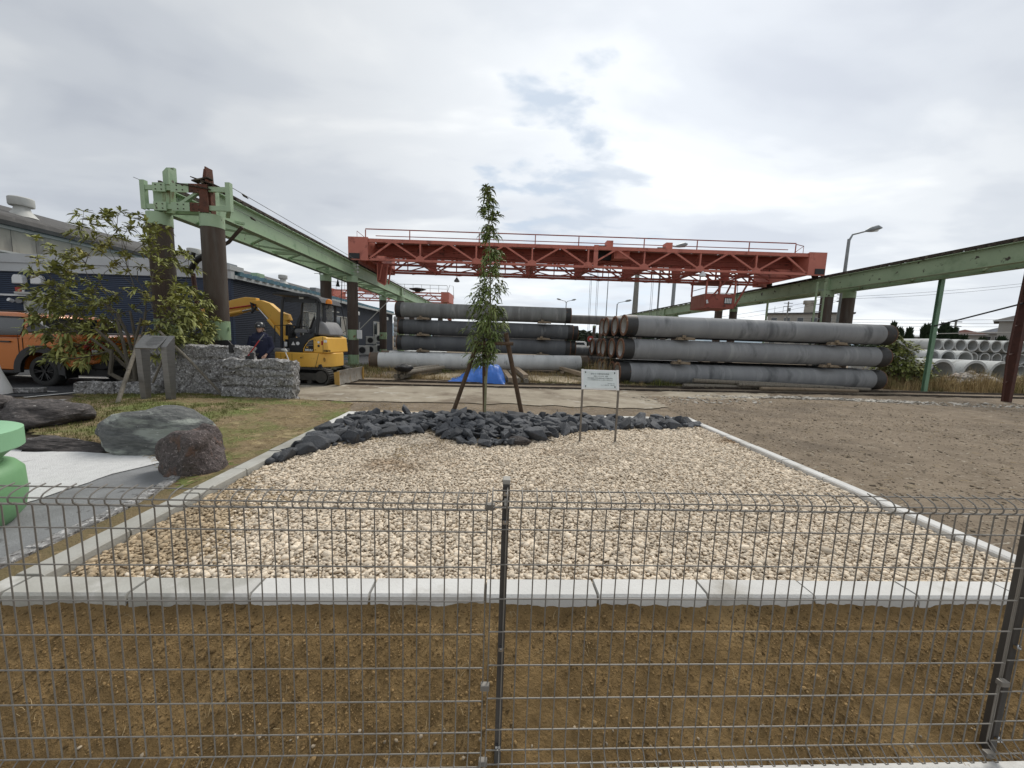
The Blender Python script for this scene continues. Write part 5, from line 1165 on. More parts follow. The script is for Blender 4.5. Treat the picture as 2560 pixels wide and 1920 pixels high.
for yy in (10.85, 11.35): MB().beam(X_(-5.6,yy,.28), X_(-4.92,yy,.22), .09, .10).build('blade_arm', K['charcoal'], ex)
# upper body
def plan(x0, x1, y0, y1, rr=.55, rf=.15, n=8):
    pts = []
    for cx, cy, r, a0 in ((x1-rr, y1-rr, rr, 0), (x0+rf, y1-rf, rf, 90), (x0+rf, y0+rf, rf, 180), (x1-rr, y0+rr, rr, 270)):
        for k in range(n+1): a = rad(a0+90*k/n); pts.append((cx+r*math.cos(a)+6.0, cy+r*math.sin(a)-11.1))
    return pts
MB().prism(plan(-6.66,-5.12,10.42,11.80), .50, .90, axis='z').build('lower_skirt', K['yellow'], ex, bevel=.02, smooth=True)
MB().box(*X_(-6.64,10.405,.60), *X_(-6.63+.02,10.41,.86)).build('panel_seam', K['charcoal'], ex) if False else None
for x0_, x1_, z0_, z1_ in ((-6.43,-6.12,.65,.86),):
    m = MB()
    for a, b in (((x0_,z0_),(x1_,z0_)), ((x1_,z0_),(x1_,z1_)), ((x0_,z1_),(x0_,z0_))): m.beam(X_(a[0],10.418,a[1]), X_(b[0],10.418,b[1]), .006, .006)
    m.build('hatch_seam', K['charcoal'], ex)
MB().beam(X_(-5.48,10.418,.51), X_(-5.38,10.418,.89), .007, .01).build('panel_seam', K['charcoal'], ex)
for x, z in ((-6.30,.76), (-5.87,.76)): MB().cyl(X_(x,10.424,z), X_(x,10.40,z), .016, seg=10).build('lock', K['charcoal'], ex)
MB().lathe([(0,0),(.05,0),(.06,-.01),(.06,0)], seg=12).xf(Matrix.Translation(X_(-5.26,10.50,.72)) @ Matrix.Rotation(rad(60),4,'Z') @ Matrix.Rotation(rad(90),4,'Y')).build('tow_eye', K['yellowold'], ex)
MB().prism([(X_(x,0,0).x, z) for x, z in ((-5.40,.50),(-5.28,.50),(-5.32,.60),(-5.38,.58))], -.70, -.66).build('notch', K['charcoal'], ex)
# charcoal side cover and yellow engine hood
hoodp = [(-5.86,.905),(-5.84,1.02),(-5.77,1.15),(-5.66,1.27),(-5.52,1.34),(-5.36,1.37),(-5.28,1.37),(-5.18,1.33),(-5.14,.905)]
MB().prism([(x+6.0, z) for x, z in hoodp], 10.47-11.1, 11.75-11.1).build('engine_hood', K['yellow'], ex, bevel=.03, smooth=True)
MB().prism([(x+6.0, z) for x, z in ((-6.22,.905),(-6.22,1.28),(-5.95,1.32),(-5.78,1.42),(-5.52,1.44),(-5.54,1.35),(-5.68,1.26),(-5.79,1.14),(-5.86,1.0),(-5.87,.905))], 10.475-11.1, 11.7-11.1).build('side_cover', K['charcoal'], ex, bevel=.01)
MB().box(*X_(-6.66,10.45,.905), *X_(-6.22,11.75,1.0)).build('floor_step', K['greyplastic'], ex, bevel=.01)
# louvre and number plate
MB().prism([(x+6.0, z) for x, z in ((-5.80,.94),(-5.54,.94),(-5.54,1.27),(-5.62,1.25),(-5.74,1.12),(-5.79,1.02))], 10.455-11.1, 10.472-11.1).build('louvre_panel', K['black'], ex)
for k in range(4): MB().box(*X_(-5.74+.02*k,10.445,1.10+.042*k), *X_(-5.55,10.455,1.118+.042*k)).build('louvre', K['greyplastic'], ex)
def text(s, size, loc, rot, mat, parent, name, ext=.002, align='CENTER', bold=0, sx=1):
    from mathutils import Euler
    return text_mesh(s, size, Matrix.Translation(loc) @ Euler(rot).to_matrix().to_4x4(), mat, parent, name, align, bold, sx, ext)
text('PC', .060, X_(-5.70,10.447,1.045), (rad(90),0,0), K['yellow'], ex, 'lettering', bold=.002)
text('30UU', .075, X_(-5.67,10.447,.975), (rad(90),0,0), K['white'], ex, 'lettering', bold=.003, sx=1.15)
for z, mt in ((1.20,K['white']), (1.10,K['charcoal'])): MB().cyl(X_(-5.40,10.474,z), X_(-5.40,10.46,z), .032, seg=14).build('round_sticker', mt, ex)
for x, z in ((-5.49,1.26),(-5.49,.99)): MB().cyl(X_(x,10.474,z), X_(x,10.46,z), .018, seg=10).build('bolt', K['yellowold'], ex)
MB().box(*X_(-5.32,10.458,1.13), *X_(-5.28,10.474,1.24)).build('reflector', K['redlens'], ex)
MB().box(*X_(-5.285,10.465,.91), *X_(-5.275,10.474,1.36)).build('panel_seam', K['charcoal'], ex)
MB().box(*X_(-5.25,10.458,1.20), *X_(-5.17,10.474,1.27)).build('sticker', K['white'], ex); text('EX', .055, X_(-5.06,10.455,1.235), (rad(90),0,0), K['charcoal'], ex, 'lettering') if False else None
text('KOMATSU', .075, X_(-5.26,10.465,.965), (rad(90),0,0), K['black'], ex, 'lettering', align='LEFT', bold=.003, sx=.55)
MB().prism([(X_(-6.16,0,0).x,1.10),(X_(-6.05,0,0).x,1.10),(X_(-6.105,0,0).x,1.20)], -.634, -.628).build('warning_sticker', K['white'], ex); MB().cyl(X_(-5.98,10.476,1.15), X_(-5.98,10.466,1.15), .048, seg=14).build('warning_sticker', K['white'], ex)
for x, z in ((-6.43,1.31),(-6.37,1.30)): MB().box(*X_(x-.025,10.62,z-.05), *X_(x+.025,10.64,z+.05)).build('warning_sticker', K['yellow'], ex)
MB().box(*X_(-6.43,10.6,1.05), *X_(-6.36,10.62,1.18)).build('label_plate', K['white'], ex)
# canopy
def cpost(pts, r=.035): MB().tube([X_(*p) for p in pts], r, 8).build('canopy_post', K['charcoal'], ex, smooth=True)
for yy in (10.62, 11.62):
    cpost([(-6.52,yy,1.0),(-6.50,yy,1.7),(-6.46,yy,2.25),(-6.42,yy,2.42)], .038)
    cpost([(-5.52,yy,1.40),(-5.47,yy,1.8),(-5.45,yy,2.2),(-5.50,yy,2.40)], .042)
cpost([(-5.42,10.75,1.45),(-5.36,10.75,1.9),(-5.36,10.75,2.3),(-5.48,10.75,2.44)], .05)
MB().prism([(x+6.0, z) for x, z in ((-6.66,2.46),(-6.66,2.50),(-6.55,2.535),(-6.1,2.54),(-5.65,2.50),(-5.38,2.42),(-5.30,2.28),(-5.34,2.26),(-5.44,2.36),(-5.68,2.43),(-6.5,2.46))], 10.5-11.1, 11.72-11.1).build('canopy_roof', K['charcoal'], ex, bevel=.01, smooth=True)
MB().box(*X_(-6.40,10.64,2.28), *X_(-5.55,10.66,2.40)).build('roof_lining', K['charcoal'], ex)
MB().box(*X_(-5.98,10.60,2.38), *X_(-5.86,10.63,2.43)).build('sticker', K['offwhite'], ex)
for z in (2.08, 1.84): MB().tube([X_(-6.48,11.62,z), X_(-5.46,11.62,z+.0)], .009, 5).build('guard_bar', K['black'], ex)
gm = bpy.data.materials.new('clearpane'); gm.use_nodes = True; gb_ = gm.node_tree.nodes['Principled BSDF']; gb_.inputs['Base Color'].default_value = (.8,.85,.85,1); gb_.inputs['Roughness'].default_value = .05; gb_.inputs['Alpha'].default_value = .18
MB().box(*X_(-6.46,11.60,1.5), *X_(-5.5,11.605,2.36)).build('window_pane', gm, ex)
# seat, levers, rear cover
MB().prism([(x+6.0, z) for x, z in ((-6.0,1.42),(-5.75,1.40),(-5.60,1.42),(-5.52,1.75),(-5.56,1.90),(-5.66,1.92),(-5.76,1.78),(-5.83,1.56),(-6.05,1.55))], 10.9-11.1, 11.35-11.1).build('seat', PM('seatgrey', (.10,.10,.105), None, 6, .8), ex, bevel=.04)
MB().prism([(x+6.0, z) for x, z in ((-5.62,1.40),(-5.16,1.38),(-5.20,1.55),(-5.30,1.72),(-5.40,1.80),(-5.50,1.76),(-5.58,1.6))], 10.62-11.1, 11.55-11.1).build('engine_cover', K['greyplastic'], ex, bevel=.06, smooth=True)
for yy in (10.75, 11.5):
    MB().tube([X_(-6.28,yy,1.42), X_(-6.12,yy,1.62), X_(-6.05,yy,1.88), X_(-6.03,yy,1.95)], [.05,.06,.035,.02], 7).build('control_lever', K['black'], ex)
    MB().box(*X_(-6.20,yy-.05,1.44), *X_(-5.78,yy+.05,1.56)).build('arm_rest', K['greyplastic'], ex, bevel=.02)
MB().prism([(x+6.0, z) for x, z in ((-6.5,1.0),(-6.32,1.0),(-6.28,1.4),(-6.36,1.68),(-6.46,1.66))], 10.72-11.1, 10.95-11.1).build('front_console', K['black'], ex, bevel=.02)
MB().tube([X_(-6.70,10.6,1.15), X_(-6.68,10.6,1.62), X_(-6.45,10.58,1.64), X_(-5.80,10.58,1.62), X_(-5.72,10.58,1.42)], .014, 6).build('grab_rail', K['black'], ex, smooth=True)
MB().tube([X_(-6.28,10.58,1.64), X_(-6.28,10.58,1.0)], .014, 6).build('grab_rail', K['black'], ex)
# amber beacon
bc = MB().tube([X_(-5.42,10.75,2.08), X_(-5.22,10.7,2.16), X_(-5.20,10.7,2.24)], .015, 6).build('beacon_arm', K['black'], ex)
MB().lathe([(.10,0),(.11,.02),(.08,.03)], seg=16).xf(Matrix.Translation(X_(-5.20,10.7,2.24))).build('beacon_base', K['black'], ex); MB().lathe([(.085,.03),(.085,.10),(.06,.15),(0,.17)], seg=16).xf(Matrix.Translation(X_(-5.20,10.7,2.24))).build('beacon', K['amber'], ex, smooth=True)
# boom, arm, cylinders
BY = 11.35
def arm(name, pts, w2, mat): return MB().prism([(x+6.0, z) for x, z in pts], BY-w2-11.1, BY+w2-11.1).build(name, mat, ex, bevel=.02)
arm('boom', [(-6.55,1.15),(-6.62,1.62),(-6.98,2.08),(-7.22,2.28),(-7.48,2.36),(-7.80,2.34),(-7.84,2.22),(-7.72,2.08),(-7.46,2.02),(-7.24,1.80),(-6.88,1.36),(-6.72,1.12)], .10, K['yellow'])
arm('boom_bracket', [(-6.95,2.05),(-6.72,1.98),(-6.66,1.80),(-6.80,1.78)], .12, K['yellow'])
arm('swing_bracket', [(-6.85,.75),(-6.5,.75),(-6.45,1.25),(-6.62,1.35),(-6.80,1.15)], .13, K['yellowold'])
arm('stick', [(-7.62,2.42),(-7.95,2.44),(-8.35,2.34),(-9.45,1.98),(-9.50,1.84),(-9.3,1.80),(-8.4,1.86),(-7.78,2.08),(-7.64,2.22)], .085, K['yellow'])
def cyl_(name, a, b, r, mat): return MB().cyl(X_(a[0],a[1],a[2]), X_(b[0],b[1],b[2]), r, seg=12).build(name, mat, ex, smooth=True)
cyl_('hydraulic_cylinder', (-6.72,11.18,1.18), (-7.24,11.18,1.80), .045, K['yellow']); cyl_('piston_rod', (-7.24,11.18,1.80), (-7.52,11.18,2.12), .022, K['chrome'])
cyl_('hydraulic_cylinder', (-8.0,11.2,2.02), (-9.0,11.2,1.80), .045, K['yellow']); cyl_('piston_rod', (-7.66,11.2,2.10), (-8.0,11.2,2.02), .024, K['chrome'])
cyl_('hydraulic_hose', (-7.60,11.22,2.22), (-9.0,11.22,1.98), .022, K['redlens']); 
MB().tube([X_(-7.6,11.2,2.2), X_(-7.72,11.18,2.28), X_(-7.66,11.17,2.05), X_(-7.56,11.17,2.16), X_(-7.70,11.16,1.98)], .035, 7).build('hose_bundle', K['black'], ex)
arm('bucket_link', [(-9.56,1.95),(-9.40,1.80),(-9.20,1.95),(-9.12,1.5),(-9.14,1.10),(-9.32,1.42),(-9.52,1.62)], .07, K['yellow'])
for x, z in ((-9.42,1.70),(-9.24,1.70)): MB().cyl(X_(x,11.25,z), X_(x,11.27,z), .04, seg=10).build('pin', K['black'], ex)
arm('bucket', [(-9.2,1.15),(-9.05,.55),(-9.4,.42),(-9.65,.75),(-9.5,1.1)], .22, K['charcoal'])

# ================================================================ PICKUP TRUCK
tk = empty('pickup_truck', (-11.5,9.55,0), label='orange pickup truck with black wheel arches parked behind the shrub', cat='pickup truck')
def P_(x, y, z): return Vector((x+11.5, y-9.55, z))
def tprof(name, pts, y0, y1, mat, bev=.03): return MB().prism([(x+11.5, z) for x, z in pts], y0-9.55, y1-9.55).build(name, mat, tk, bevel=bev, smooth=True)
def arc(cx, cz, r, a0, a1, n=10): return [(cx+r*math.cos(rad(a0+(a1-a0)*k/n)), cz+r*math.sin(rad(a0+(a1-a0)*k/n))) for k in range(n+1)]
wx, fx, wz, wr = -10.90, -13.95, .355, .365
body = [(-9.52,.62),(-9.46,.80),(-9.45,1.20),(-9.60,1.24),(-11.28,1.23),(-11.34,1.12),(-13.4,1.10),(-14.5,1.02),(-14.72,.85),(-14.75,.45),(-14.42,.42)]
body += arc(fx, wz, .45, 10, 170)+[(-11.38,.36)]+arc(wx, wz, .46, 178, 20)[0:1]+arc(wx, wz, .46, 178, 15)+[(-10.2,.42)]
# build the shell from the outline, mirrored arches order right to left
outline = [(-9.52,.60),(-9.46,.80),(-9.45,1.19),(-9.55,1.235),(-11.28,1.235),(-11.36,1.12),(-13.4,1.10),(-14.5,1.0),(-14.72,.85),(-14.75,.45),(-14.45,.40)]
outline += arc(fx, wz, .46, 175, 5)+[(-11.45,.36)]+arc(wx, wz, .46, 175, 12)+[(-9.95,.50)]
tprof('body', outline, 8.66, 10.44, K['orange'], .025)
tprof('cab', [(-11.36,1.12),(-11.18,1.60),(-11.26,1.665),(-11.6,1.70),(-12.6,1.70),(-13.0,1.62),(-13.75,1.10)], 8.80, 10.30, K['orange'], .05)
tprof('side_window', [(-11.50,1.17),(-11.40,1.33),(-11.36,1.54),(-11.44,1.60),(-12.25,1.60),(-12.25,1.15)], 8.785, 8.80, K['glass'], .004)
tprof('side_window', [(-12.32,1.15),(-12.32,1.60),(-12.85,1.57),(-13.45,1.13)], 8.785, 8.80, K['glass'], .004)
tprof('window_visor', [(-11.38,1.56),(-11.40,1.60),(-12.9,1.62),(-12.9,1.575)], 8.765, 8.784, K['black'], .004)
tprof('rear_window', [(-11.30,1.24),(-11.17,1.60),(-11.14,1.60),(-11.27,1.24)], 8.95, 10.15, K['glass'], .004)
tprof('sports_bar', [(-11.28,1.235),(-11.12,1.62),(-11.02,1.60),(-10.88,1.42),(-10.62,1.28),(-10.55,1.235)], 8.72, 8.80, PM('tonneau', (.05,.055,.06), None, 4, .3, bump=0), .01)
tprof('sports_bar', [(-11.28,1.235),(-11.12,1.62),(-11.02,1.60),(-10.88,1.42),(-10.62,1.28),(-10.55,1.235)], 10.30, 10.38, bpy.data.materials['tonneau'], .01)
MB().box(*P_(-11.26,8.70,1.235), *P_(-9.60,8.80,1.275)).build('bed_rail', K['black'], tk, bevel=.01); MB().box(*P_(-11.26,10.30,1.235), *P_(-9.60,10.40,1.275)).build('bed_rail', K['black'], tk, bevel=.01)
MB().box(*P_(-11.2,8.82,1.236), *P_(-9.62,10.28,1.262)).build('bed_cover', K['black'], tk, bevel=.01)
MB().tube([P_(-11.5,8.95,1.73), P_(-12.9,8.95,1.73)], .02, 6).build('roof_rail', K['black'], tk)
for zz in (1.125,): tprof('crease', [(-9.6,zz),(-9.6,zz+.012),(-14.0,zz-.02),(-14.0,zz-.032)], 8.648, 8.662, K['orange'], .004)
for x in (-11.40,-11.30,-12.30): MB().beam(P_(x,8.655,.45), P_(x+.02,8.655,1.20), .006, .01).build('door_gap', K['black'], tk)
MB().box(*P_(-11.80,8.625,1.00), *P_(-11.55,8.66,1.035)).build('door_handle', K['black'], tk, bevel=.01)
# black arch trims
def ring(cx, r0, r1, a0, a1, y0, y1, mat, name):
    o_ = arc(cx, wz, r1, a0, a1, 14)+arc(cx, wz, r0, a1, a0, 14); return tprof(name, o_, y0, y1, mat, .006)
for cx in (wx, fx):
    ring(cx, .44, .60, 185, -8, 8.60, 8.67, K['black'], 'wheel_arch')
    ring(cx, .44, .58, 185, -8, 10.43, 10.50, K['black'], 'wheel_arch')
    MB().box(*P_(cx-.46,8.95,.30), *P_(cx+.46,10.15,.80)).build('wheel_well', K['black'], tk)
def wheel(cx, y, s):
    m = MB(); m.lathe([(.235,-.12),(.30,-.125),(.345,-.11),(.365,-.08),(.365,.08),(.345,.11),(.30,.125),(.235,.12)], seg=40, close=True).xf(Matrix.Translation(P_(cx,y,wz)) @ Matrix.Rotation(rad(90),4,'X'))
    t = m.build('tyre', K['rubber'], tk, smooth=True)
    m = MB(); yy = s*-.10
    m.lathe([(.235,.12),(.235,-.12),(.225,-.12),(.215,-.0),(.06,.03),(0,.03)], seg=30).xf(Matrix.Translation(P_(cx,y,wz)) @ Matrix.Rotation(rad(90 if s > 0 else -90),4,'X')) ; o = m.build('rim', K['black'], smooth=True); o.parent = t
    for k in range(6):
        for d in (-.14, .14):
            a = 2*math.pi*k/6; p0 = P_(cx,y,wz)+Vector((math.cos(a)*.04, s*-.09, math.sin(a)*.04)); p1 = P_(cx,y,wz)+Vector((math.cos(a+d)*.225, s*-.105, math.sin(a+d)*.225))
            o = MB().beam(p0, p1, .022, .03, up=(0,1,0)).build('spoke', K['alloy']); o.parent = t
    o = MB().cyl(P_(cx,y-s*.08,wz), P_(cx,y-s*.115,wz), .045, seg=12).build('hub', K['alloy']); o.parent = t
for cx in (wx, fx): wheel(cx, 8.80, 1); wheel(cx, 10.30, -1)
# mudflap, step, bumper, lights, plate
MB().box(*P_(-10.44,8.70,.20), *P_(-10.41,8.95,.55)).build('mud_flap', K['black'], tk)
MB().box(*P_(-13.3,8.60,.30), *P_(-11.5,8.72,.36)).build('side_step', K['black'], tk, bevel=.01)
tprof('rear_bumper', [(-9.95,.50),(-9.92,.68),(-9.62,.70),(-9.30,.66),(-9.28,.50),(-9.5,.42),(-9.85,.44)], 8.68, 10.42, K['black'], .03)
for y0, y1 in ((8.645,8.90),(10.20,10.455)):
    tprof('tail_lamp', [(-9.88,.74),(-9.86,1.12),(-9.43,1.13),(-9.43,.76)], y0, y1, K['redlens'], .01)
    MB().box(*P_(-9.70,y0-.002,.80), *P_(-9.52,y1+.002,.90)).build('reverse_lamp', K['white'], tk, bevel=.01) if y0 < 9 else None
MB().box(*P_(-9.452,8.95,.70), *P_(-9.435,10.15,1.20)).build('tailgate', K['orange'], tk, bevel=.01)
for dy, dz in ((0,.035),(-.03,-.02),(.03,-.02)):
    MB().prism([(9.55*0+dy-.022+.0, .97+dz),(dy, .97+dz+.032),(dy+.022, .97+dz),(dy, .97+dz-.032)], P_(-9.434,0,0).x, P_(-9.42,0,0).x, axis='x').build('emblem', K['chrome'], tk)
MB().box(*P_(-9.425,9.85,1.0), *P_(-9.41,9.95,1.06)).build('lettering', K['chrome'], tk)
npl = MB().box(*P_(-9.29,9.38,.52), *P_(-9.27,9.72,.69)).build('number_plate', K['white'], tk, bevel=.004)
text('33', .11, P_(-9.266,9.60,.59), (rad(90),0,rad(90)), K['black'], tk, 'plate_number', bold=.002)
for p in ((-14.70,8.75),(-14.70,10.15)): MB().box(*P_(p[0]-.03,p[1],.78), *P_(p[0]+.03,p[1]+.25,.92)).build('headlight', K['white'], tk, bevel=.02)
tprof('windscreen', [(-13.02,1.61),(-13.75,1.12),(-13.80,1.12),(-13.05,1.62)], 8.9, 10.2, K['glass'], .003)
MB().box(*P_(-10.45,8.9,.25), *P_(-9.6,10.2,.42)).build('rear_axle', K['black'], tk)
# white thing at the left border
o = MB().lathe([(.30,0),(.30,.10),(.20,.45),(.16,.75),(0,.80)], seg=20).build('white_cone', K['white'], smooth=True, loc=(-9.92,7.0,.10)); tag(o, 'white rounded cone cut by the left border in front of the truck', 'cone')
o = MB().box(-.28,-.08,0,.28,.08,.10).build('wheel_stop', K['granite'], bevel=.02, loc=(-10.15,7.75,.01)); o.rotation_euler = (0,0,.5); tag(o, 'low weathered concrete wheel stop on the asphalt behind the dark boulder', 'wheel stop')
# ================================================================ GRANITE BLOCKS
def rough_block(name, x0, x1, y0, y1, z0, z1, lab, grooves=(), step=.035, amp=.050, seed=0, parent=None, rz=0):
    def axis(a, b): n = max(2, int((b-a)/step)); return [a+(b-a)*i/n for i in range(n+1)]
    X, Y, Z = axis(x0, x1), axis(y0, y1), axis(z0, z1); cx, cy = (x0+x1)/2, (y0+y1)/2
    key = {}; v = []; f = []
    def P(x, y, z):
        k = (round(x,4), round(y,4), round(z,4))
        if k not in key:
            p = Vector((x, y, z)); q = p*5+Vector((seed,)*3)
            d = Vector((mnoise.noise(q), mnoise.noise(q+Vector((9,0,0))), mnoise.noise(q+Vector((0,9,0)))))*amp
            q2 = p*19+Vector((seed,)*3); d += Vector((mnoise.noise(q2), mnoise.noise(q2+Vector((9,0,0))), mnoise.noise(q2+Vector((0,9,0)))))*amp*.55
            # soften corners
            for g in grooves:
                gz = g+.02*mnoise.noise(Vector((x*2, g*7, 0)))
                if abs(z-gz) < .022 and (y < y0+.01): d.y += .035
            ex = min(x-x0, x1-x); ez = z1-z; ey = min(y-y0, y1-y)
            if ex < .02 and ez < .02: d.z -= .03; d.x += (.02 if x < cx else -.02)
            if ey < .02 and ez < .02: d.z -= .015
            key[k] = len(v); v.append((p+d-Vector((cx, cy, z0)))[:])
        return key[k]
    def face(A, B, fn, flip):
        for i in range(len(A)-1):
            for j in range(len(B)-1):
                q = (fn(A[i],B[j]), fn(A[i+1],B[j]), fn(A[i+1],B[j+1]), fn(A[i],B[j+1])); f.append(q if not flip else q[::-1])
    face(X, Z, lambda a, b: P(a, y0, b), False); face(X, Z, lambda a, b: P(a, y1, b), True)
    face(Y, Z, lambda a, b: P(x0, a, b), True); face(Y, Z, lambda a, b: P(x1, a, b), False); face(X, Y, lambda a, b: P(a, b, z1), False)
    o = np_mesh(name, np.array(v), np.array(f), K['granite'], smooth=True); o.data.set_sharp_from_angle(angle=rad(50)); o.location = (cx, cy, z0); o.rotation_euler = (0,0,rz)
    return tag(o, lab, 'granite block', 'rough granite blocks by the lawn')
rough_block('granite_block', -7.98,-5.88,8.12,8.62,-.05,1.10, 'tallest rough split granite block, behind the stainless steel stand', seed=3, grooves=(.82,), step=.03)
rough_block('granite_block', -6.05,-4.60,7.80,8.06,-.08,.86, 'long granite slab with horizontal splits, in front of the excavator tracks', grooves=(.28,.50,.66), seed=8, step=.028, rz=.02)
rough_block('granite_block', -9.25,-8.45,7.86,8.12,-.02,.26, 'low rough granite block behind the shrub trunk, left piece', seed=14)
rough_block('granite_block', -8.43,-8.05,7.88,8.12,-.02,.27, 'low rough granite block behind the shrub trunk, middle piece', seed=18)
rough_block('granite_block', -8.03,-7.50,7.84,8.10,-.02,.28, 'low rough granite block at the foot of the tallest one', seed=19)
def small(name, loc, parts, lab, cat, grp=None):
    r = empty(name, loc, 0, lab, cat, grp)
    for n, m, mt in parts: m.build(n, mt, r)
    return r
small('clamp_box', (-6.08,8.14,1.09), [('body', MB().box(-.04,-.04,-.12,.04,.04,.05), K['black'])], 'small black clip on the right end of the tallest granite block', 'clip')
small('tool_holder', (-5.48,7.86,.86), [('body', MB().box(-.09,-.04,-.03,.03,.04,.07), K['black']), ('body', MB().cyl((.02,0,0),(.02,0,.14),.04), K['charcoal'])], 'small black tool holder standing on the long granite slab', 'tool holder')
small('red_rod', (-5.62,7.95,.90), [('rod', MB().cyl((0,0,0),(.24,.05,.36),.012), K['redlens']), ('tip', MB().cyl((.24,.05,.36),(.33,.06,.48),.010), K['greyplastic'])], 'slanting red and grey rod in front of the worker', 'rod')
small('black_panel', (-6.9,9.2,.95), [('panel', MB().add([(-.22,0,.20),(.10,0,.24),(.34,-.02,.0),(.0,-.02,.02),(-.22,.02,.20),(.10,.02,.24),(.34,0,.0),(.0,0,.02)], [(0,3,2,1),(4,5,6,7),(0,1,5,4),(1,2,6,5),(2,3,7,6),(3,0,4,7)]), K['black'])], 'tilted black panel left of the worker behind the granite', 'panel').location = (-6.88,8.95,.98)
small('white_rods', (-6.25,8.8,.6), [('rod', MB().cyl((0,0,.42),(.25,0,0),.012), K['white']), ('rod', MB().cyl((-.04,0,.40),(.20,0,0),.010), K['white']), ('head', MB().tube([(-.10,0,.40),(-.02,0,.48),(.02,0,.42)], .03, 6), K['offwhite'])], 'pair of white rods leaning behind the granite left of the worker', 'rods')
small('white_tool', (-5.72,9.45,.55), [('handle', MB().cyl((0,0,.42),(.16,0,0),.012), K['white']), ('head', MB().tube([(-.09,0,.46),(0,0,.45),(.05,0,.41)], [.02,.045,.02], 7), K['offwhite'])], 'small white handled tool right of the worker', 'tool')

# ================================================================ STAINLESS STAND
ls = empty('steel_stand', (-6.8,7.1,0), label='brushed stainless steel reading stand with a slanted plate on two broad legs', cat='reading stand')
def st_(x, y, z): return Vector((x+6.8, y-7.1, z))
for x in (-6.99, -6.51):
    MB().add([st_(x-.055,7.04,.0),st_(x+.055,7.04,.0),st_(x+.055,7.13,.0),st_(x-.055,7.13,.0),st_(x-.055,7.0,1.10),st_(x+.055,7.0,1.10),st_(x+.055,7.20,1.31),st_(x-.055,7.20,1.31)],
        [(0,3,2,1),(4,5,6,7),(0,1,5,4),(1,2,6,5),(2,3,7,6),(3,0,4,7)]).build('leg', K['stainless'], ls, bevel=.004)
pl_ = MB().add([st_(-6.98,6.93,1.07),st_(-6.57,6.93,1.07),st_(-6.57,7.20,1.30),st_(-6.93,7.20,1.30),st_(-6.98,6.94,1.05),st_(-6.57,6.94,1.05),st_(-6.57,7.21,1.28),st_(-6.93,7.21,1.28)],[(0,1,2,3),(7,6,5,4),(0,4,5,1),(1,5,6,2),(2,6,7,3),(3,7,4,0)]).build('plate', K['stainless'], ls)
for k in range(7):
    t = .15+k*.11; w2 = (.11,.13,.13,.12,.13,.10,.06)[k]
    a = st_(-6.74-w2, 6.93+.27*(1-t), 1.075+.23*(1-t)); b = st_(-6.74+w2, 6.93+.27*(1-t), 1.075+.23*(1-t)); MB().beam(a, b, .006, .002).build('engraved_line', K['greyplastic'], ls)

# ================================================================ NOTICE BOARD
sg = empty('notice_board', (1.24,5.25,0), label='white framed notice board on two thin legs standing in the pale gravel', cat='notice board')
def n_(x, y, z): return Vector((x-1.24, y-5.25, z))
for x in (.995, 1.50): MB().box(*n_(x-.0125,5.24,.0), *n_(x+.0125,5.265,.83)).build('leg', PM('signleg%d' % int(x*100), (.20,.18,.155), (.13,.115,.10), 8, .5, metal=.4, bump=.1), sg)
ta = math.atan2(.10, .26)     # board leans back
Mb = Matrix.Translation(n_(1.235,5.262,.935)) @ Matrix.Rotation(rad(-18), 4, 'X')
def bb(x0, z0, x1, z1, y0, y1): return MB().box(x0, y0, z0, x1, y1, z1).xf(Mb)
bb(-.262,-.142,.262,.142,.0,.018).build('frame', K['white'], sg, bevel=.002)
bb(-.232,-.122,.232,.122,-.006,-.001).build('board', K['signboard'], sg)
for x in (-.247,.247): bb(x-.015,-.145,x+.015,.145,-.010,.020).build('side_rail', K['white'], sg)
for x in (-.205,.205):
    for z in (-.10,.10): bb(x-.006,z-.010,x+.006,z+.010,-.012,-.006).build('screw', K['charcoal'], sg)
Rx = Matrix.Rotation(rad(90), 4, 'X')
for s, z, sz, al, x in (('創立七十周年記念植樹', .080, .026, 'CENTER', 0), ('樹種シラカシの木　植樹', .046, .018, 'CENTER', .01), ('当社の発展と地域の皆様の益々の繁栄を祈り', .018, .018, 'CENTER', 0), ('ここに記念樹を植えました末永く見守ります', -.008, .018, 'CENTER', 0), ('令和六年十一月', -.055, .014, 'RIGHT', .20), ('ヒューム管工業　工場一同', -.078, .016, 'RIGHT', .20)):
    text_mesh(s, sz, Mb @ Matrix.Translation((x, -.008, z)) @ Rx, K['ink'], sg, 'lettering', al)

# ================================================================ SAPLING WITH STAKES
def leafcluster(m, p, d, n, L, w, droop, spread=1.0):
    d = d.normalized(); s = d.cross(Vector((0,0,1)))
    if s.length < .1: s = Vector((1,0,0))
    s.normalize(); u = s.cross(d).normalized()
    for k in range(n):
        a = 2*math.pi*k/n+R_.uniform(-.4,.4); t = R_.uniform(.5,1.15)*spread
        e = (d*math.cos(t)+(s*math.cos(a)+u*math.sin(a))*math.sin(t)).normalized(); l = L*R_.uniform(.7,1.2)
        q = e.cross(Vector((0,0,1))); q = q.normalized() if q.length > .05 else Vector((1,0,0)); q = (q+Vector((0,0,R_.uniform(-.5,.5)))).normalized()
        g = Vector((0,0,-1)); ww = w*R_.uniform(.8,1.2)
        p1 = p+e*l*.35+g*l*droop*.10; p2 = p+e*l*.72+g*l*droop*.38; p3 = p+e*l*.95+g*l*droop*.80
        m.add([p, p1-q*ww, p1+q*ww, p2-q*ww*.8, p2+q*ww*.8, p3], [(0,1,2),(1,3,4,2),(3,5,4)])
sp = empty('sapling', (-.46,6.5,.05), label='slender young tree with drooping narrow leaves in the middle of the black stones', cat='tree')
T0 = Vector((-.46,6.5,.05))
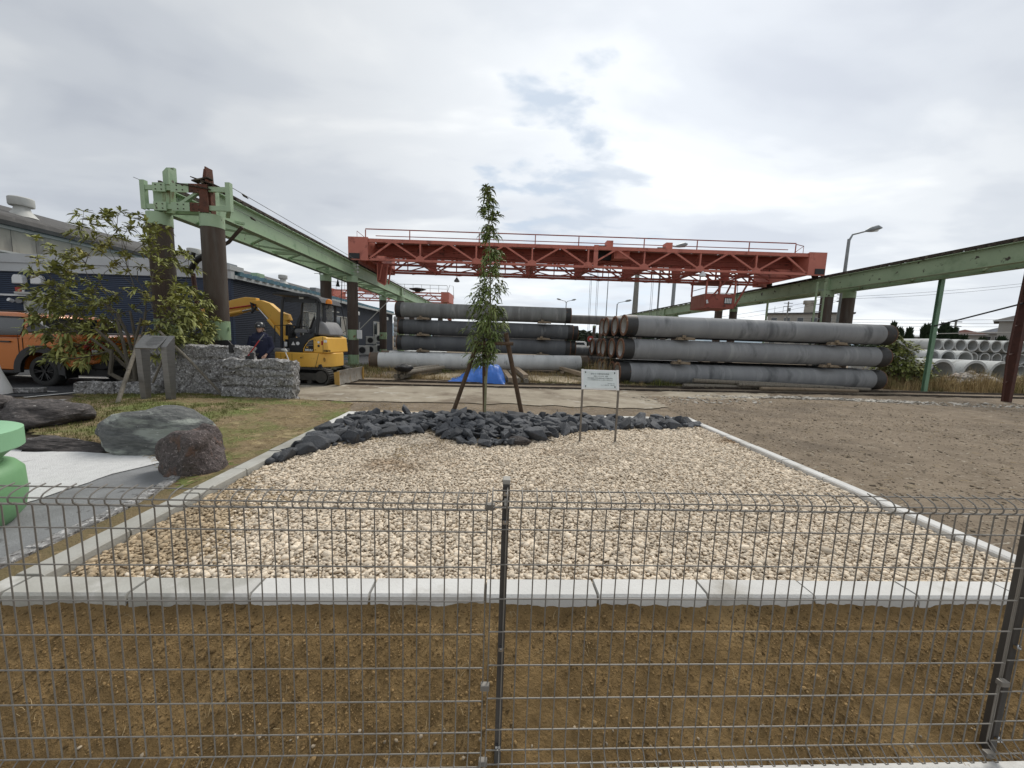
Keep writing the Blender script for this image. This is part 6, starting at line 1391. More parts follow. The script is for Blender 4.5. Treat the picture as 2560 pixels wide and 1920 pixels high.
tp = [Vector((-.46,6.5,.05)), Vector((-.455,6.5,.7)), Vector((-.44,6.49,.95)), Vector((-.40,6.5,1.4)), Vector((-.41,6.5,2.0)), Vector((-.44,6.5,2.8)), Vector((-.47,6.5,3.3)), Vector((-.53,6.5,3.93))]
MB().tube([p-T0 for p in tp], [.022,.020,.016,.015,.013,.010,.007,.003], 8).build('trunk', K['greenbark'], sp, smooth=True)
MB().tube([(0,0,.63),(.0,0,.75)], .027, 8).build('trunk_wrap', K['greenbark'], sp)
def trunk_at(z):
    for a, b in zip(tp, tp[1:]):
        if a.z <= z <= b.z: return a+(b-a)*((z-a.z)/(b.z-a.z))
    return tp[-1]
def crw(z):   # half width of the crown
    pts = [(.85,.10),(1.0,.30),(1.25,.44),(1.55,.50),(1.8,.42),(2.1,.38),(2.5,.32),(2.85,.24),(2.98,.10),(3.1,.07),(3.2,.20),(3.5,.22),(3.7,.10),(3.92,.05)]
    for a, b in zip(pts, pts[1:]):
        if a[0] <= z <= b[0]: return a[1]+(b[1]-a[1])*(z-a[0])/(b[0]-a[0])
    return .05
tw = MB(); lf = MB()
z = 1.0
while z < 3.9:
    for _ in range(4 if z < 2.4 else 3):
        c = crw(z)*(.88 if z > 1.7 else .74); zz = z+R_.uniform(-.03,.03); ox = -.13 if z < 1.6 else -.04 if z < 2.3 else 0
        if 2.93 < zz < 3.13 and R_.random() < .7: continue
        b0 = trunk_at(max(.95, zz-c*.45)); a = R_.uniform(0, 6.283); r = c*R_.uniform(.35,1.0)
        tip = trunk_at(min(3.93, zz))+Vector((math.cos(a)*r+ox*r/.3, math.sin(a)*r*.9, R_.uniform(-.02,.06))); mid = (b0+tip)/2+Vector((0,0,.06*r/.4))
        tw.tube([b0-T0, mid-T0, tip-T0], [.005,.0035,.0015], 4, caps=False)
        nn = 3 if r > .15 else 2
        for k in range(nn):
            t = 1-k*.28; p = b0+(tip-b0)*t+Vector((0,0,.06*r/.4*4*t*(1-t)*.5)); leafcluster(lf, p-T0, (tip-b0)+Vector((0,0,.1)), 6, .14, .0155, R_.uniform(.5,1.4))
    z += .052 if z < 1.9 else .065
leafcluster(lf, tp[-1]-T0, Vector((0,0,1)), 6, .09, .009, .5)
tag(tw.build('twigs', K['greenbark'], sp, fix=False), kind='stuff'); tag(lf.build('foliage', K['leaf'], sp, fix=False), kind='stuff')
stg = 'stakes propping the sapling'
def stake(a, b, r, lab):
    a, b = Vector(a), Vector(b); o = MB().tube([(0,0,0), (b-a)*.5, b-a], [r, r*.98, r*.95], 10).build('wooden_stake', K['woodpole'], smooth=True); o.location = a; return tag(o, lab, 'stake', stg)
stake((-1.08,6.72,.02), (-.62,6.50,1.36), .040, 'left brown stake leaning towards the sapling')
stake((.215,6.80,.02), (-.135,6.42,1.56), .042, 'right brown stake leaning towards the sapling')
stake((-.50,7.0,.02), (-.52,6.60,1.45), .034, 'rear brown stake hidden behind the sapling trunk')
o = MB().tube([(0,0,0),(.66,0,.01)], .032, 10).build('wooden_stake', K['woodpole'], smooth=True, loc=(-.66,6.40,1.375)); tag(o, 'short horizontal brown bar tied across the stakes of the sapling', 'stake', stg)
o = MB().lathe([(.045,-.03),(.05,0),(.045,.03)], seg=10).build('tie_wrap', K['black'], loc=(-.42,6.53,1.42)); tag(o, 'dark tie around the sapling trunk at the horizontal bar', 'tie')

# ================================================================ BIG SHRUB
sr = empty('shrub', (-8.25,8.3,.0), label='big spreading evergreen shrub with rosettes of leaves in front of the orange truck', cat='shrub')
B0 = Vector((-8.25,8.3,0))
def shrubR(a):
    pts = [(-12,1.05),(5,1.60),(20,2.0),(35,2.15),(55,2.35),(75,2.75),(95,3.15),(108,3.05),(120,3.0),(135,3.05),(150,2.75),(165,2.55),(178,2.30),(195,1.6)]
    for p, q in zip(pts, pts[1:]):
        if p[0] <= a <= q[0]: return p[1]+(q[1]-p[1])*(a-p[0])/(q[0]-p[0])
    return 1.5
stems = MB(); leaves = MB()
cc = Vector((-8.35,8.3,.95)); nodes = []     # (position, length from the root, direction)
for k in range(9):
    a = rad(16+k*19.5+R_.uniform(-5,5)); b = B0+Vector((R_.uniform(-.25,.22), R_.uniform(-.18,.18), 0)); yy = R_.uniform(-.35,.35)
    e = cc+Vector((math.cos(a)*.70, yy, .10+math.sin(a)*.75)); m1 = b+Vector(((e.x-b.x)*.25+R_.uniform(-.08,.08), yy*.3, (e.z)*.45))
    path = [b, b+(m1-b)*.5+Vector((R_.uniform(-.03,.03),0,0)), m1, (m1+e)/2+Vector((R_.uniform(-.04,.04),0,.04)), e]
    MB().tube([p-B0 for p in path], [.042,.038,.034,.028,.022], 8).build('stem', K['bark'], sr, smooth=True, fix=False)
    L_ = 0
    for i, p in enumerate(path[1:]): L_ += (p-path[i]).length; nodes.append((p, L_, (p-path[i]).normalized())) if i > 0 else None
MB().tube([Vector(p)-B0 for p in ((-8.1,8.2,.25),(-8.55,8.15,.30),(-8.78,8.15,.42),(-8.72,8.15,.72),(-8.70,8.15,.95))], [.045,.045,.042,.036,.03], 8).build('stem', K['bark'], sr, smooth=True)
tips = []
for i in range(560):
    a = R_.uniform(-12, 195) if i % 3 else R_.choice([R_.uniform(-12,60), R_.uniform(140,195)]); ar = rad(a)
    rr_ = (.70 if a < 60 else .90)*shrubR(a)*R_.choice([R_.uniform(.35,.75), R_.uniform(.65,1.0), R_.uniform(.85,1.0)])
    yy = R_.uniform(-.35,.95)*math.sqrt(max(0, 1-(rr_/3.5)**2)); tips.append(cc+Vector((math.cos(ar)*rr_, yy, math.sin(ar)*rr_*1.08)))
tips.sort(key=lambda t: (t-cc).length)
for tip in tips:
    best = None
    for n_ in nodes:
        d = tip-n_[0]; L = d.length
        if L < .05: continue
        c_ = L*(1.55-.85*max(-.5, n_[2].dot(d/L)))+.18*n_[1]
        if best is None or c_ < best[0]: best = (c_, n_)
    n0 = best[1]; L = (tip-n0[0]).length; mid = n0[0]+(tip-n0[0])*.5+n0[2]*L*.12+Vector((0,0,-.03*L))
    r0 = max(.006, .021-.0045*n0[1]); stems.tube([n0[0]-B0, mid-B0, tip-B0], [r0, r0*.8, .0035], 4, caps=False)
    nodes.append((mid, n0[1]+L*.5, (mid-n0[0]).normalized())); nodes.append((tip, n0[1]+L, (tip-mid).normalized()))
    leafcluster(leaves, tip-B0, (tip-mid).normalized()+Vector((0,0,.25)), R_.randint(10,13), .185, .024, R_.uniform(.25,.8), 1.15)
    if R_.random() < .35: leafcluster(leaves, mid+(tip-mid)*.6-B0, (tip-mid), 5, .15, .022, .6, 1.1)
tag(stems.build('branches', K['bark'], sr, fix=False), kind='stuff'); tag(leaves.build('foliage', K['leaf2'], sr, fix=False), kind='stuff')
def prop(a, b, r, lab):
    a, b = Vector(a), Vector(b); o = MB().tube([(0,0,0), (b-a)*.5+Vector((.01,0,.02)), b-a], [r, r, r*.9], 9).build('prop_pole', K['palepole'], smooth=True); o.location = a; tag(o, lab, 'prop pole', 'props around the shrub')
prop((-6.92,6.46,.02), (-7.62,7.7,1.25), .032, 'weathered pale prop pole left of the stainless stand')
prop((-6.20,8.0,.03), (-7.35,7.85,1.38), .026, 'long thin prop pole slanting in front of the tallest granite block')
prop((-7.75,7.9,.02), (-7.20,7.9,1.15), .022, 'short dark prop between the legs of the stainless stand')

# ================================================================ URN
ur = empty('garden_urn', (-3.93,2.40,0), label='green painted concrete urn with a thick pale rim cut by the left border', cat='urn')
MB().lathe([(.30,.60),(.30,.695),(.43,.70),(.45,.69),(.45,.565),(.44,.555),(.30,.555)], seg=56).build('rim', K['urnrim'], ur, smooth=True)
MB().lathe([(.30,.68),(.26,.58),(0,.54)], seg=36).build('bowl', K['urn'], ur, smooth=True)
MB().lathe([(.42,.556),(.36,.50),(.335,.47),(.34,.44)], seg=48).build('neck', K['urn'], ur, smooth=True)
MB().lathe([(.34,.45),(.40,.43),(.435,.38),(.44,.20),(.42,.08),(.36,.0),(.30,-.02)], seg=48).build('base', K['urn'], ur, smooth=True)

# ================================================================ PERSON
def remeshed(name, m, mat, parent, vox=.012, smooth_it=6):
    o = m.build(name, mat, parent, fix=True); r = o.modifiers.new('remesh', 'REMESH'); r.mode = 'VOXEL'; r.voxel_size = vox; r.use_smooth_shade = True
    s = o.modifiers.new('smooth', 'SMOOTH'); s.iterations = smooth_it; s.factor = .5; return o
pe = empty('person', (-6.36,9.5,0), -.0, 'worker in navy work jacket and black hard hat standing behind the granite slab', 'person')
def ell(m, c, r, seg=16, rings=10, mod=None):
    o = len(m.v)
    prof = [(math.sin(math.pi*i/rings), -math.cos(math.pi*i/rings)) for i in range(rings+1)]
    for a, z in prof:
        for k in range(seg):
            t = 2*math.pi*k/seg; p = Vector((a*math.cos(t)*r[0], a*math.sin(t)*r[1], z*r[2]))
            if mod: p = mod(p)
            m.v.append(tuple(Vector(c)+p))
    for i in range(rings):
        for k in range(seg):
            k2 = (k+1) % seg; m.f.append((o+i*seg+k, o+i*seg+k2, o+(i+1)*seg+k2, o+(i+1)*seg+k))
    return m
hz_ = 1.545
b = MB(); ell(b, (0,0,hz_), (.076,.092,.118)); ell(b, (0,-.045,hz_-.055), (.052,.05,.055)); b.tube([(0,-.085,hz_+.02),(0,-.112,hz_-.015),(0,-.09,hz_-.025)], [.008,.013,.008], 8)
ell(b, (-.078,.0,hz_-.01), (.012,.022,.032)); ell(b, (.078,.0,hz_-.01), (.012,.022,.032)); ell(b, (0,-.088,hz_-.062), (.024,.012,.010))
b.tube([(0,.01,1.36),(0,.0,1.50)], [.062,.056], 14)
b.tube([(0,0,.86),(0,0,1.0),(0,0,1.2),(0,0,1.36)], [.13,.125,.14,.10], 14)
b.tube([(-.16,0,1.34),(.16,0,1.34)], .05, 10)
for s in (-1, 1):
    sh_, elb, wr_ = Vector((s*.185,.0,1.33)), Vector((s*.245,-.02,1.06)), Vector((s*.17,-.19,.88))
    b.tube([sh_, elb, wr_], [.048,.038,.026], 10)
    d = (wr_-elb).normalized(); pc = wr_+d*.045; b.tube([wr_, pc, pc+d*.035], [.024,.036,.032], 10)
    for k, (o_, l) in enumerate(((-.027,.065),(-.009,.075),(.009,.07),(.027,.055))):
        base = pc+d*.03+Vector((o_,0,0)); b.tube([base, base+d*l*.5+Vector((0,-.004,-.006)), base+d*l+Vector((0,.0,-.030))], [.0105,.010,.008], 7)
    b.tube([wr_+d*.02+Vector((-s*.025,0,0)), wr_+d*.055+Vector((-s*.050,-.01,-.005)), wr_+d*.085+Vector((-s*.052,-.012,-.02))], [.013,.012,.010], 7)
    b.tube([(s*.09,0,.88),(s*.10,0,.48),(s*.105,.02,.08)], [.085,.058,.042], 12); b.tube([(s*.105,.03,.05),(s*.115,-.15,.035)], [.045,.038], 10)
remeshed('body', b, K['skin'], pe, .009, 3)
j = MB(); j.tube([(0,.0,.80),(0,.0,.95),(0,0,1.15),(0,.005,1.30),(0,.01,1.40),(0,.01,1.455)], [.19,.182,.19,.185,.12,.085], 20)
j.v = [(x*1.12, y*.80, z) for x, y, z in j.v]; j.tube([(-.17,0,1.345),(.17,0,1.345)], .072, 12)
for s in (-1, 1):
    j.tube([(s*.18,0,1.335),(s*.215,-.01,1.20),(s*.255,-.02,1.06),(s*.225,-.09,.98),(s*.185,-.165,.905)], [.075,.070,.062,.056,.048], 12)
remeshed('jacket', j, K['jacket'], pe, .013, 4)
t_ = MB()
for s in (-1, 1): t_.tube([(s*.075,0,.90),(s*.095,0,.70),(s*.10,0,.48),(s*.105,.015,.07)], [.115,.095,.078,.070], 12)
remeshed('trousers', t_, K['charcoal'], pe, .015, 3)
for s in (-1, 1): ell(MB(), (s*.11,-.05,.055), (.052,.14,.055)).build('shoe', K['black'], pe, smooth=True)
hl = MB(); hl.lathe([(.122,-.005),(.118,.02),(.112,.06),(.085,.11),(.045,.135),(0,.14)], seg=24); hl.v = [(x*.93, y*1.1, z+hz_+.025) for x, y, z in hl.v]
hm_ = hl.build('helmet', K['helmet'], pe, smooth=True); sm = hm_.modifiers.new('solid', 'SOLIDIFY'); sm.thickness = .004
o = MB().prism([(-.10,-.10),(-.06,-.155),(0,-.170),(.06,-.155),(.10,-.10)], hz_+.018, hz_+.026, axis='z').build('brim', K['helmet']); o.parent = hm_
o = MB().tube([(0,.0,hz_+.163),(0,-.07,hz_+.14),(0,-.115,hz_+.09)], .008, 6).build('ridge', K['helmet']); o.parent = hm_
o = MB().box(.000,-.135,hz_+.058,.034,-.118,hz_+.080).build('badge', K['white']); o.parent = hm_
MB().tube([(-.072,-.02,hz_+.02),(-.060,-.06,hz_-.085),(0,-.085,hz_-.118),(.060,-.06,hz_-.085),(.072,-.02,hz_+.02)], .006, 6).build('chin_strap', K['black'], pe)
hh = MB(); ell(hh, (0,.020,hz_+.012), (.084,.088,.105)); hh.tube([(-.07,.045,hz_-.04),(0,.07,hz_-.11),(.07,.045,hz_-.04)], .045, 8); hh.build('hair', K['hair'], pe, smooth=True)
for s in (-1, 1):
    ell(MB(), (s*.030,-.088,hz_+.012), (.010,.006,.006)).build('eye', K['black'], pe); MB().tube([(s*.016,-.094,hz_+.030),(s*.045,-.086,hz_+.030)], .0032, 5).build('eyebrow', K['hair'], pe)
MB().tube([(-.018,-.099,hz_-.060),(0,-.102,hz_-.060),(.018,-.099,hz_-.060)], .0035, 5).build('lips', PM('lip', (.30,.10,.08), None, 4, .6), pe)
cl_ = MB(); cl_.tube([(-.07,-.05,1.43),(0,-.085,1.40),(.07,-.05,1.43)], .020, 8); cl_.tube([(0,-.10,1.41),(.006,-.152,1.30),(.006,-.158,1.05),(.006,-.155,.85)], .006, 5); cl_.build('collar_and_zip', K['jacket'], pe)
MB().tube([(-.14,-.148,1.205),(-.05,-.158,1.20)], .0025, 4).build('pocket_seam', K['greyplastic'], pe); MB().tube([(.055,-.155,1.235),(.105,-.148,1.235)], .004, 4).build('name_tag', K['greyplastic'], pe)
pe.scale = (1.0,1.0,.985); pe.rotation_euler = (0,0,.25)
small('tablet', (-6.36,9.22,.88), [('case', MB().box(-.11,-.05,-.01,.11,.05,.012), K['black'])], 'dark tablet held in both hands by the worker', 'tablet').rotation_euler = (.5,0,.2)

# ================================================================ TARP, BAG, TRIPOD
xs_ = np.linspace(-2.15,-.22,70); ys_ = np.linspace(12.15,13.6,44)
def tarph(x, y):
    o_ = [(-2.15,.0),(-1.85,.10),(-1.58,.30),(-1.27,.42),(-1.13,.55),(-.80,.55),(-.48,.54),(-.33,.30),(-.22,.0)]
    h = 0
    for p, q in zip(o_, o_[1:]):
        if p[0] <= x <= q[0]: h = p[1]+(q[1]-p[1])*(x-p[0])/(q[0]-p[0])
    t = (y-12.15)/1.45; e = min(1, (t*3.2))*min(1, (1-t)*4)
    n = .05*nzf(x, y, 3, 2)+.035*abs(nzf(x*1.5+y, y*.4, 7, 5))+.02*nzf(x, y*.5, 16, 4)
    return max(.008, h*e**.7+n*(.3+e)) if h*e > .004 else .006
tp_v = [(x, y, tarph(x, y)) for y in ys_ for x in xs_]; nx = len(xs_)
tf = np.array([(jj*nx+i, jj*nx+i+1, (jj+1)*nx+i+1, (jj+1)*nx+i) for jj in range(len(ys_)-1) for i in range(nx-1)])
cx_ = np.array([-1.2,12.8,0]); o = np_mesh('blue_tarp', np.array(tp_v)-cx_, tf, K['tarp'], smooth=True); o.location = cx_; tag(o, 'crumpled bright blue tarpaulin heaped behind the sapling stakes', 'tarp')
bgm = rock_mesh('bag', 71, K['black'], cuts=3, rough=.25, smooth=True, nsc=2.6); o = bpy.data.objects.new('dark_bag', bgm); COL.objects.link(o); o.scale = (.30,.25,.20); o.location = (-3.62,12.5,.40); tag(o, 'black cloth bag lying on the short logs left of the blue tarp', 'bag')
tpd = empty('tripod', (3.85,19,0), label='orange and white survey target on a black tripod between the two stacks', cat='tripod')
for a in (0, 2.1, 4.2): MB().cyl((math.cos(a)*.28, math.sin(a)*.28, .0), (0,0,1.35), .02, .015, 6).build('leg', K['black'], tpd)
MB().lathe([(.0,0),(.16,0),(.16,.05),(0,.05)], seg=18).xf(Matrix.Translation((0,0,1.62)) @ Matrix.Rotation(rad(90),4,'X')).build('target', K['red'], tpd); MB().lathe([(0,.051),(.06,.051)], seg=12).xf(Matrix.Translation((0,0,1.62)) @ Matrix.Rotation(rad(90),4,'X')).build('target_centre', K['white'], tpd); MB().box(-.07,-.07,1.33,.07,.07,1.5).build('head', K['charcoal'], tpd)

# ================================================================ RIGHT HAND SIDE
def hume(D, L, th):
    r = D/2; t = empty('concrete_pipe'); MB().lathe([(r,0),(r,L),(r-th,L),(r-th,0)], seg=40, close=True).build('pipe_wall', K['hume'], t, smooth=True)
    for c in t.children: c.data.transform(Matrix.Rotation(rad(-90), 4, 'X'))
    return t
hg = 'white concrete pipes stacked on the right'; proto = {}
def hp_(D, x, y, z, lab, L=2.4, rz=.03):
    if D not in proto: proto[D] = hume(D, L, D*.09); o = proto[D]
    else: o = copy_tree(proto[D])
    o.location = (x, y, z); o.rotation_euler = (0,0,rz); tag(o, lab, 'concrete pipe', hg)
ordn = ['first','second','third','fourth','fifth','sixth','seventh','eighth','ninth','tenth','eleventh','twelfth']
for k in range(12): hp_(.70, 24.52+.69*k, 22.0, 2.00+.003*k, 'pale concrete pipe, %s from the left in the top row on the right' % ordn[k])
for k in range(9): hp_(.64, 24.75+.70*k, 22.1, 1.32, 'pale concrete pipe, %s from the left in the row below the top one' % ordn[k])
for k in range(9): hp_(.62, 24.9+.70*k, 22.1, .66, 'pale concrete pipe, %s from the left in the lower row behind the weeds' % ordn[k])
for k, x in enumerate((20.95,22.15,23.0,23.9)): hp_(.90, x, 20.0, 1.23, 'medium white concrete pipe, %s from the left in the middle row behind the green post' % ordn[k])
for k in range(4): hp_(.88, 20.6+.93*k, 20.2, .42, 'medium white concrete pipe, %s from the left on the ground behind the weeds' % ordn[k])
for k, x in enumerate((19.0,20.52,22.1,23.4)): hp_(1.32, x, 18.0, .56, 'large white concrete pipe, %s from the left on the ground behind the rubble' % ordn[k])
# rubble heap
def rubh(x, y): return max(0, .62*(1-((x-20.6)/1.5)**2-((y-16.9)/.9)**2))
pts = []
for _ in range(2600):
    x = R_.uniform(18.8,22.3); y = R_.uniform(15.9,17.8); h = rubh(x, y)
    if h > 0 or R_.random() < .12: pts.append((x, y, h*R_.uniform(.75,1.0)+.02))
tag(scatter('rubble_heap', pts, [.045*math.exp(R_.gauss(0,.5)) for _ in pts], K['rubble'], flat=(.5,.9), jit=.3), label='heap of pale broken concrete rubble by the rusty post', cat='rubble')
# leafy bush next to the right stack
def bush(c, rx_, ry_, rz_, n, L, w, mat, lab, name='bush', cat='bush', stem=True, droop=.6):
    t = empty(name, c, label=lab, cat=cat); m = MB(); sm_ = MB()
    for _ in range(n):
        d = Vector((R_.gauss(0,1), R_.gauss(0,1), abs(R_.gauss(0,1)))).normalized(); r = R_.uniform(.45,1)
        nn = 1+.35*mnoise.noise(d*2.3+Vector(c)); p = Vector((d.x*rx_*r*nn, d.y*ry_*r*nn, d.z*rz_*r*nn))
        leafcluster(m, p, d+Vector((0,0,.3)), 5, L, w, droop, 1.2)
        if stem and R_.random() < .3: sm_.tube([(p.x*.1,p.y*.1,0), (p*.5)[:], p[:]], [.012,.008,.003], 4, caps=False)
    tag(m.build('foliage', mat, t, fix=False), kind='stuff')
    if stem: tag(sm_.build('twigs', K['bark'], t, fix=False), kind='stuff')
    return t
bush((16.55,16.3,.35), .95,.8,1.75, 330, .17, .045, K['leaf3'], 'yellowish green broad leaved bush beside the right end of the big piles')
bush((17.6,16.4,.3), .75,.7,1.0, 200, .16, .045, K['leaf3'], 'smaller yellow green bush behind the foot of the green post')
bush((20.3,16.0,.0), .8,.4,.45, 70, .10, .018, K['drygrass'], 'low brownish scrub growing over the rubble heap', name='scrub', cat='scrub')
bush((22.2,16.2,.0), .9,.5,.6, 90, .10, .018, K['drygrass'], 'low brownish scrub next to the rusty post', name='scrub', cat='scrub')
bush((18.7,15.8,.0), .7,.5,.5, 80, .10, .018, K['drygrass'], 'low brownish scrub right of the green post foot', name='scrub', cat='scrub')
bush((16.3,16.2,1.5), .5,.5,.8, 90, .17, .045, K['leaf3'], 'upper leafy shoots of the bush beside the piles')
# dry weeds
def weeds(name, n, reg, H, mat, lab, w=.006):
    m = MB()
    for _ in range(n):
        x, y = reg(); cl_n = nzf(x, y, 1.4, len(m.v) % 1+3)+.5*nzf(x, y, 4, 6); h = H*R_.uniform(.3,1.1)*max(.12, .75+1.5*cl_n); a = R_.uniform(0,6.283); l = h*R_.uniform(.1,.6); ca, sa = math.cos(a), math.sin(a)
        m.add([(x-sa*w,y+ca*w,0),(x+sa*w,y-ca*w,0),(x+ca*l*.4+sa*w*.7,y+sa*l*.4-ca*w*.7,h*.65),(x+ca*l*.4-sa*w*.7,y+sa*l*.4+ca*w*.7,h*.65),(x+ca*l,y+sa*l,h)], [(0,1,2,3),(3,2,4)])
    return tag(m.build(name, mat, fix=False), lab, 'weeds', kind='stuff')
weeds('dry_weeds', 14000, lambda: (R_.uniform(14.8,24), R_.uniform(14.6,17.6)), .60, K['drygrass'], 'tangled dry weeds between the track and the white pipes', .007)
weeds('dry_weeds', 12000, lambda: (R_.uniform(-6.6,4.6), R_.choice([12.75+abs(R_.gauss(0,.25)), 15.9+R_.gauss(0,.4), R_.uniform(12.8,17)])), .17, K['drygrass'], 'dry grass around the pale pile and the logs', .006)
sheet('pale_sand_patch', [(-3.0,12.75),(3.2,13.35),(3.0,15.6),(-3.4,15.4)], .012, PM('sand', (.50,.42,.29), (.36,.29,.19), 3, .95, bump=.6, bscale=60), amp=.25, step=.3, seed=6)
weeds('green_weeds', 3500, lambda: (R_.uniform(-8.6,-5.0), R_.uniform(13.2,18.6)), .16, K['grass'], 'low green weeds around the foot of the second columns', .006)
weeds('green_weeds', 1800, lambda: (R_.uniform(4.0,9.5), R_.uniform(13.25,13.75)), .16, K['grass'], 'sparse green weeds along the foot of the right stack', .006)
weeds('dry_weeds', 2500, lambda: (R_.uniform(3.0,4.8), R_.uniform(14.5,18)), .7, K['drygrass'], 'dry brush between the two stacks', .007)
# posts under the right runway
gp_ = empty('green_post', (15.85,14.4,0), label='slim green steel post leaning out of line under the right runway', cat='steel post')
MB().ibeam((0,0,-.05),(0,.0,4.24),.001,.001) if False else None
m = MB(); m.box(-.07,-.055,-.05,.07,-.045,4.22); m.box(-.07,.045,-.05,.07,.055,4.22); m.box(-.006,-.045,-.05,.006,.045,4.22); m.build('profile', PM('greenpost', (.17,.30,.19), (.12,.22,.14), 3, .6, c3=(.05,.07,.05), s3=4, t3=(.6,.7), stretch=(1,1,.3)), gp_)
rp = empty('rusty_post', (15.95,12.1,0), label='dark rusty double steel post at the right border', cat='steel post')
MB().box(.02,-.10,-.02,.13,.10,4.22).build('profile', K['redpost'], rp); MB().tube([(-.16,0,1.5),(-.08,0,4.22)], .028, 6).tube([(-.06,0,0),(-.16,0,1.5)], .028, 6).build('thin_pipe', K['redpost'], rp)
for z in (.6,1.5,2.4,3.1): MB().beam((-.14,0,z),(.03,0,z+.05),.03,.03).build('bracket', K['redpost'], rp)
cable('brace_rod', [(15.85,12.0,3.12),(15.78,14.35,2.50)], .028, K['charcoal'], 'dark iron rod running from the rusty post down to the green post', 'rod')
cable('thin_rail', [(15.95,14.38,2.22),(16.3,12.1,2.25)], .014, K['offwhite'], 'thin pale pipe between the green post and the rusty post', 'rod')
# ladder under the right runway
ld = empty('ladder', (13.75,17.4,0), label='light steel ladder leaning on the right runway beside the dark columns', cat='ladder')
for x in (-.15,.20): MB().box(x-.025,-.03,0,x+.025,.03,4.5).build('rail', K['greenR'], ld)
for k in range(13): MB().box(-.13,-.012,.3+.32*k,.18,.012,.325+.32*k).build('rung', K['lampgrey'], ld)
o = MB().box(-.04,-.04,0,.04,.04,4.2).build('thin_green_post', K['greenR'], loc=(11.6+3.15,22.4,0)); tag(o, 'thin green post below the right runway left of the ladder', 'steel post')
# lamps and poles
def street_lamp(x, y, ztop, arm, lab, r=.07, double=False, headl=.75):
    t = empty('street_lamp', (x, y, 0), label=lab, cat='street lamp', group='street lamps')
    MB().tube([(0,0,0),(0,0,ztop)], [r*1.3, r*.8], 10).build('pole', K['lampgrey'], t, smooth=True)
    for s in ((1,-1) if double else (1,)):
        MB().tube([(0,0,ztop-.1),(s*arm*.18,0,ztop+.22),(s*arm,0,ztop+.42)], [r*.7, r*.5, r*.45], 8).build('arm', K['lampgrey'], t, smooth=True)
        hd = MB(); hd.tube([(s*(arm-.05),0,ztop+.42),(s*(arm+headl*.25),0,ztop+.50),(s*(arm+headl*.7),0,ztop+.60),(s*(arm+headl),0,ztop+.60)], [.05,.13*headl/.75,.13*headl/.75,.03], 10); hd.build('lamp_head', K['lampgrey'], t, smooth=True)
        MB().tube([(s*(arm+headl*.3),0,ztop+.42),(s*(arm+headl*.7),0,ztop+.49)], [.05,.08], 8).build('lens', K['white'], t, smooth=True)
street_lamp(16.95,20.0,7.14,.85,'nearest street lamp, rising behind the green girder on the right', r=.085)
street_lamp(9.4,70,8.55,1.0,'double armed street lamp above the gap between the pile stacks', r=.10, double=True, headl=.8)
street_lamp(14.7,55,7.05,1.15,'single armed street lamp left of the tall concrete mast', r=.09, headl=.9)
street_lamp(66.0,80,11.2,.9,'distant street lamp beside the dark columns on the right', r=.10, headl=1.0)
def mast(x, y, h, r0, r1, lab, mat, name='mast'):
    o = MB().tube([(0,0,0),(0,0,h)], [r0, r1], 12).build(name, mat, smooth=True, loc=(x, y, 0)); tag(o, lab, 'mast', 'masts behind the crane')
mast(18.85,60,14.5,.55,.30,'thick tapering concrete mast behind the crane cab', K['poleconc']); mast(22.4,60,13,.14,.12,'thin grey mast just right of the thick concrete one', K['lampgrey']); mast(24.7,60,13,.30,.26,'medium grey steel mast left of the crane cab', K['lampgrey']); mast(12.0,50,10.5,.07,.05,'very thin pole left of the single armed street lamp', K['lampgrey'])
def util(x, y, h, lab, mat=K['poleconc']):
    t = empty('utility_pole', (x, y, 0), label=lab, cat='utility pole', group='utility poles in the distance')
    MB().tube([(0,0,0),(0,0,h)], [.17,.12], 8).build('pole', mat, t)
    for k in (0, 1): MB().box(-.9,-.06,h-.4-.7*k,.9,.06,h-.28-.7*k).build('crossarm', K['lampgrey'], t)
    MB().tube([(.35,0,h-2.0),(.35,0,h-1.3)], .24, 10).build('transformer', K['lampgrey'], t)
util(69.3,60,6.95,'utility pole with a transformer behind the low red roofed house'); util(67.8,80,13.4,'utility pole seen between the dark columns under the right runway'); util(57,80,11.3,'thin utility pole above the apartment block'); util(118,80,17,'utility pole far outside on the right'); 
gw = 'power lines in the sky on the right'
for i, (a, b, s) in enumerate((((40,80,7.2),(67.8,80,13.0),.4), ((67.8,80,12.6),(118,80,18.6),.6), ((67.8,80,12.2),(118,80,18.2),.8), ((40,80,6.5),(67.8,80,12.2),.5), ((60,80,8.0),(118,80,10.1),.5), ((60,80,7.5),(118,80,9.2),.5), ((60,80,7.0),(118,80,8.4),.5), ((60,80,6.4),(118,80,6.9),.3))):
    cable('power_line', sagc(a, b, s), .028, K['rope'], 'thin power line, %s of the lines beyond the right runway' % ['lowest rising left','topmost','second highest','second rising left','third highest','fourth highest','fifth highest','lowest'][i], 'power line', gw)
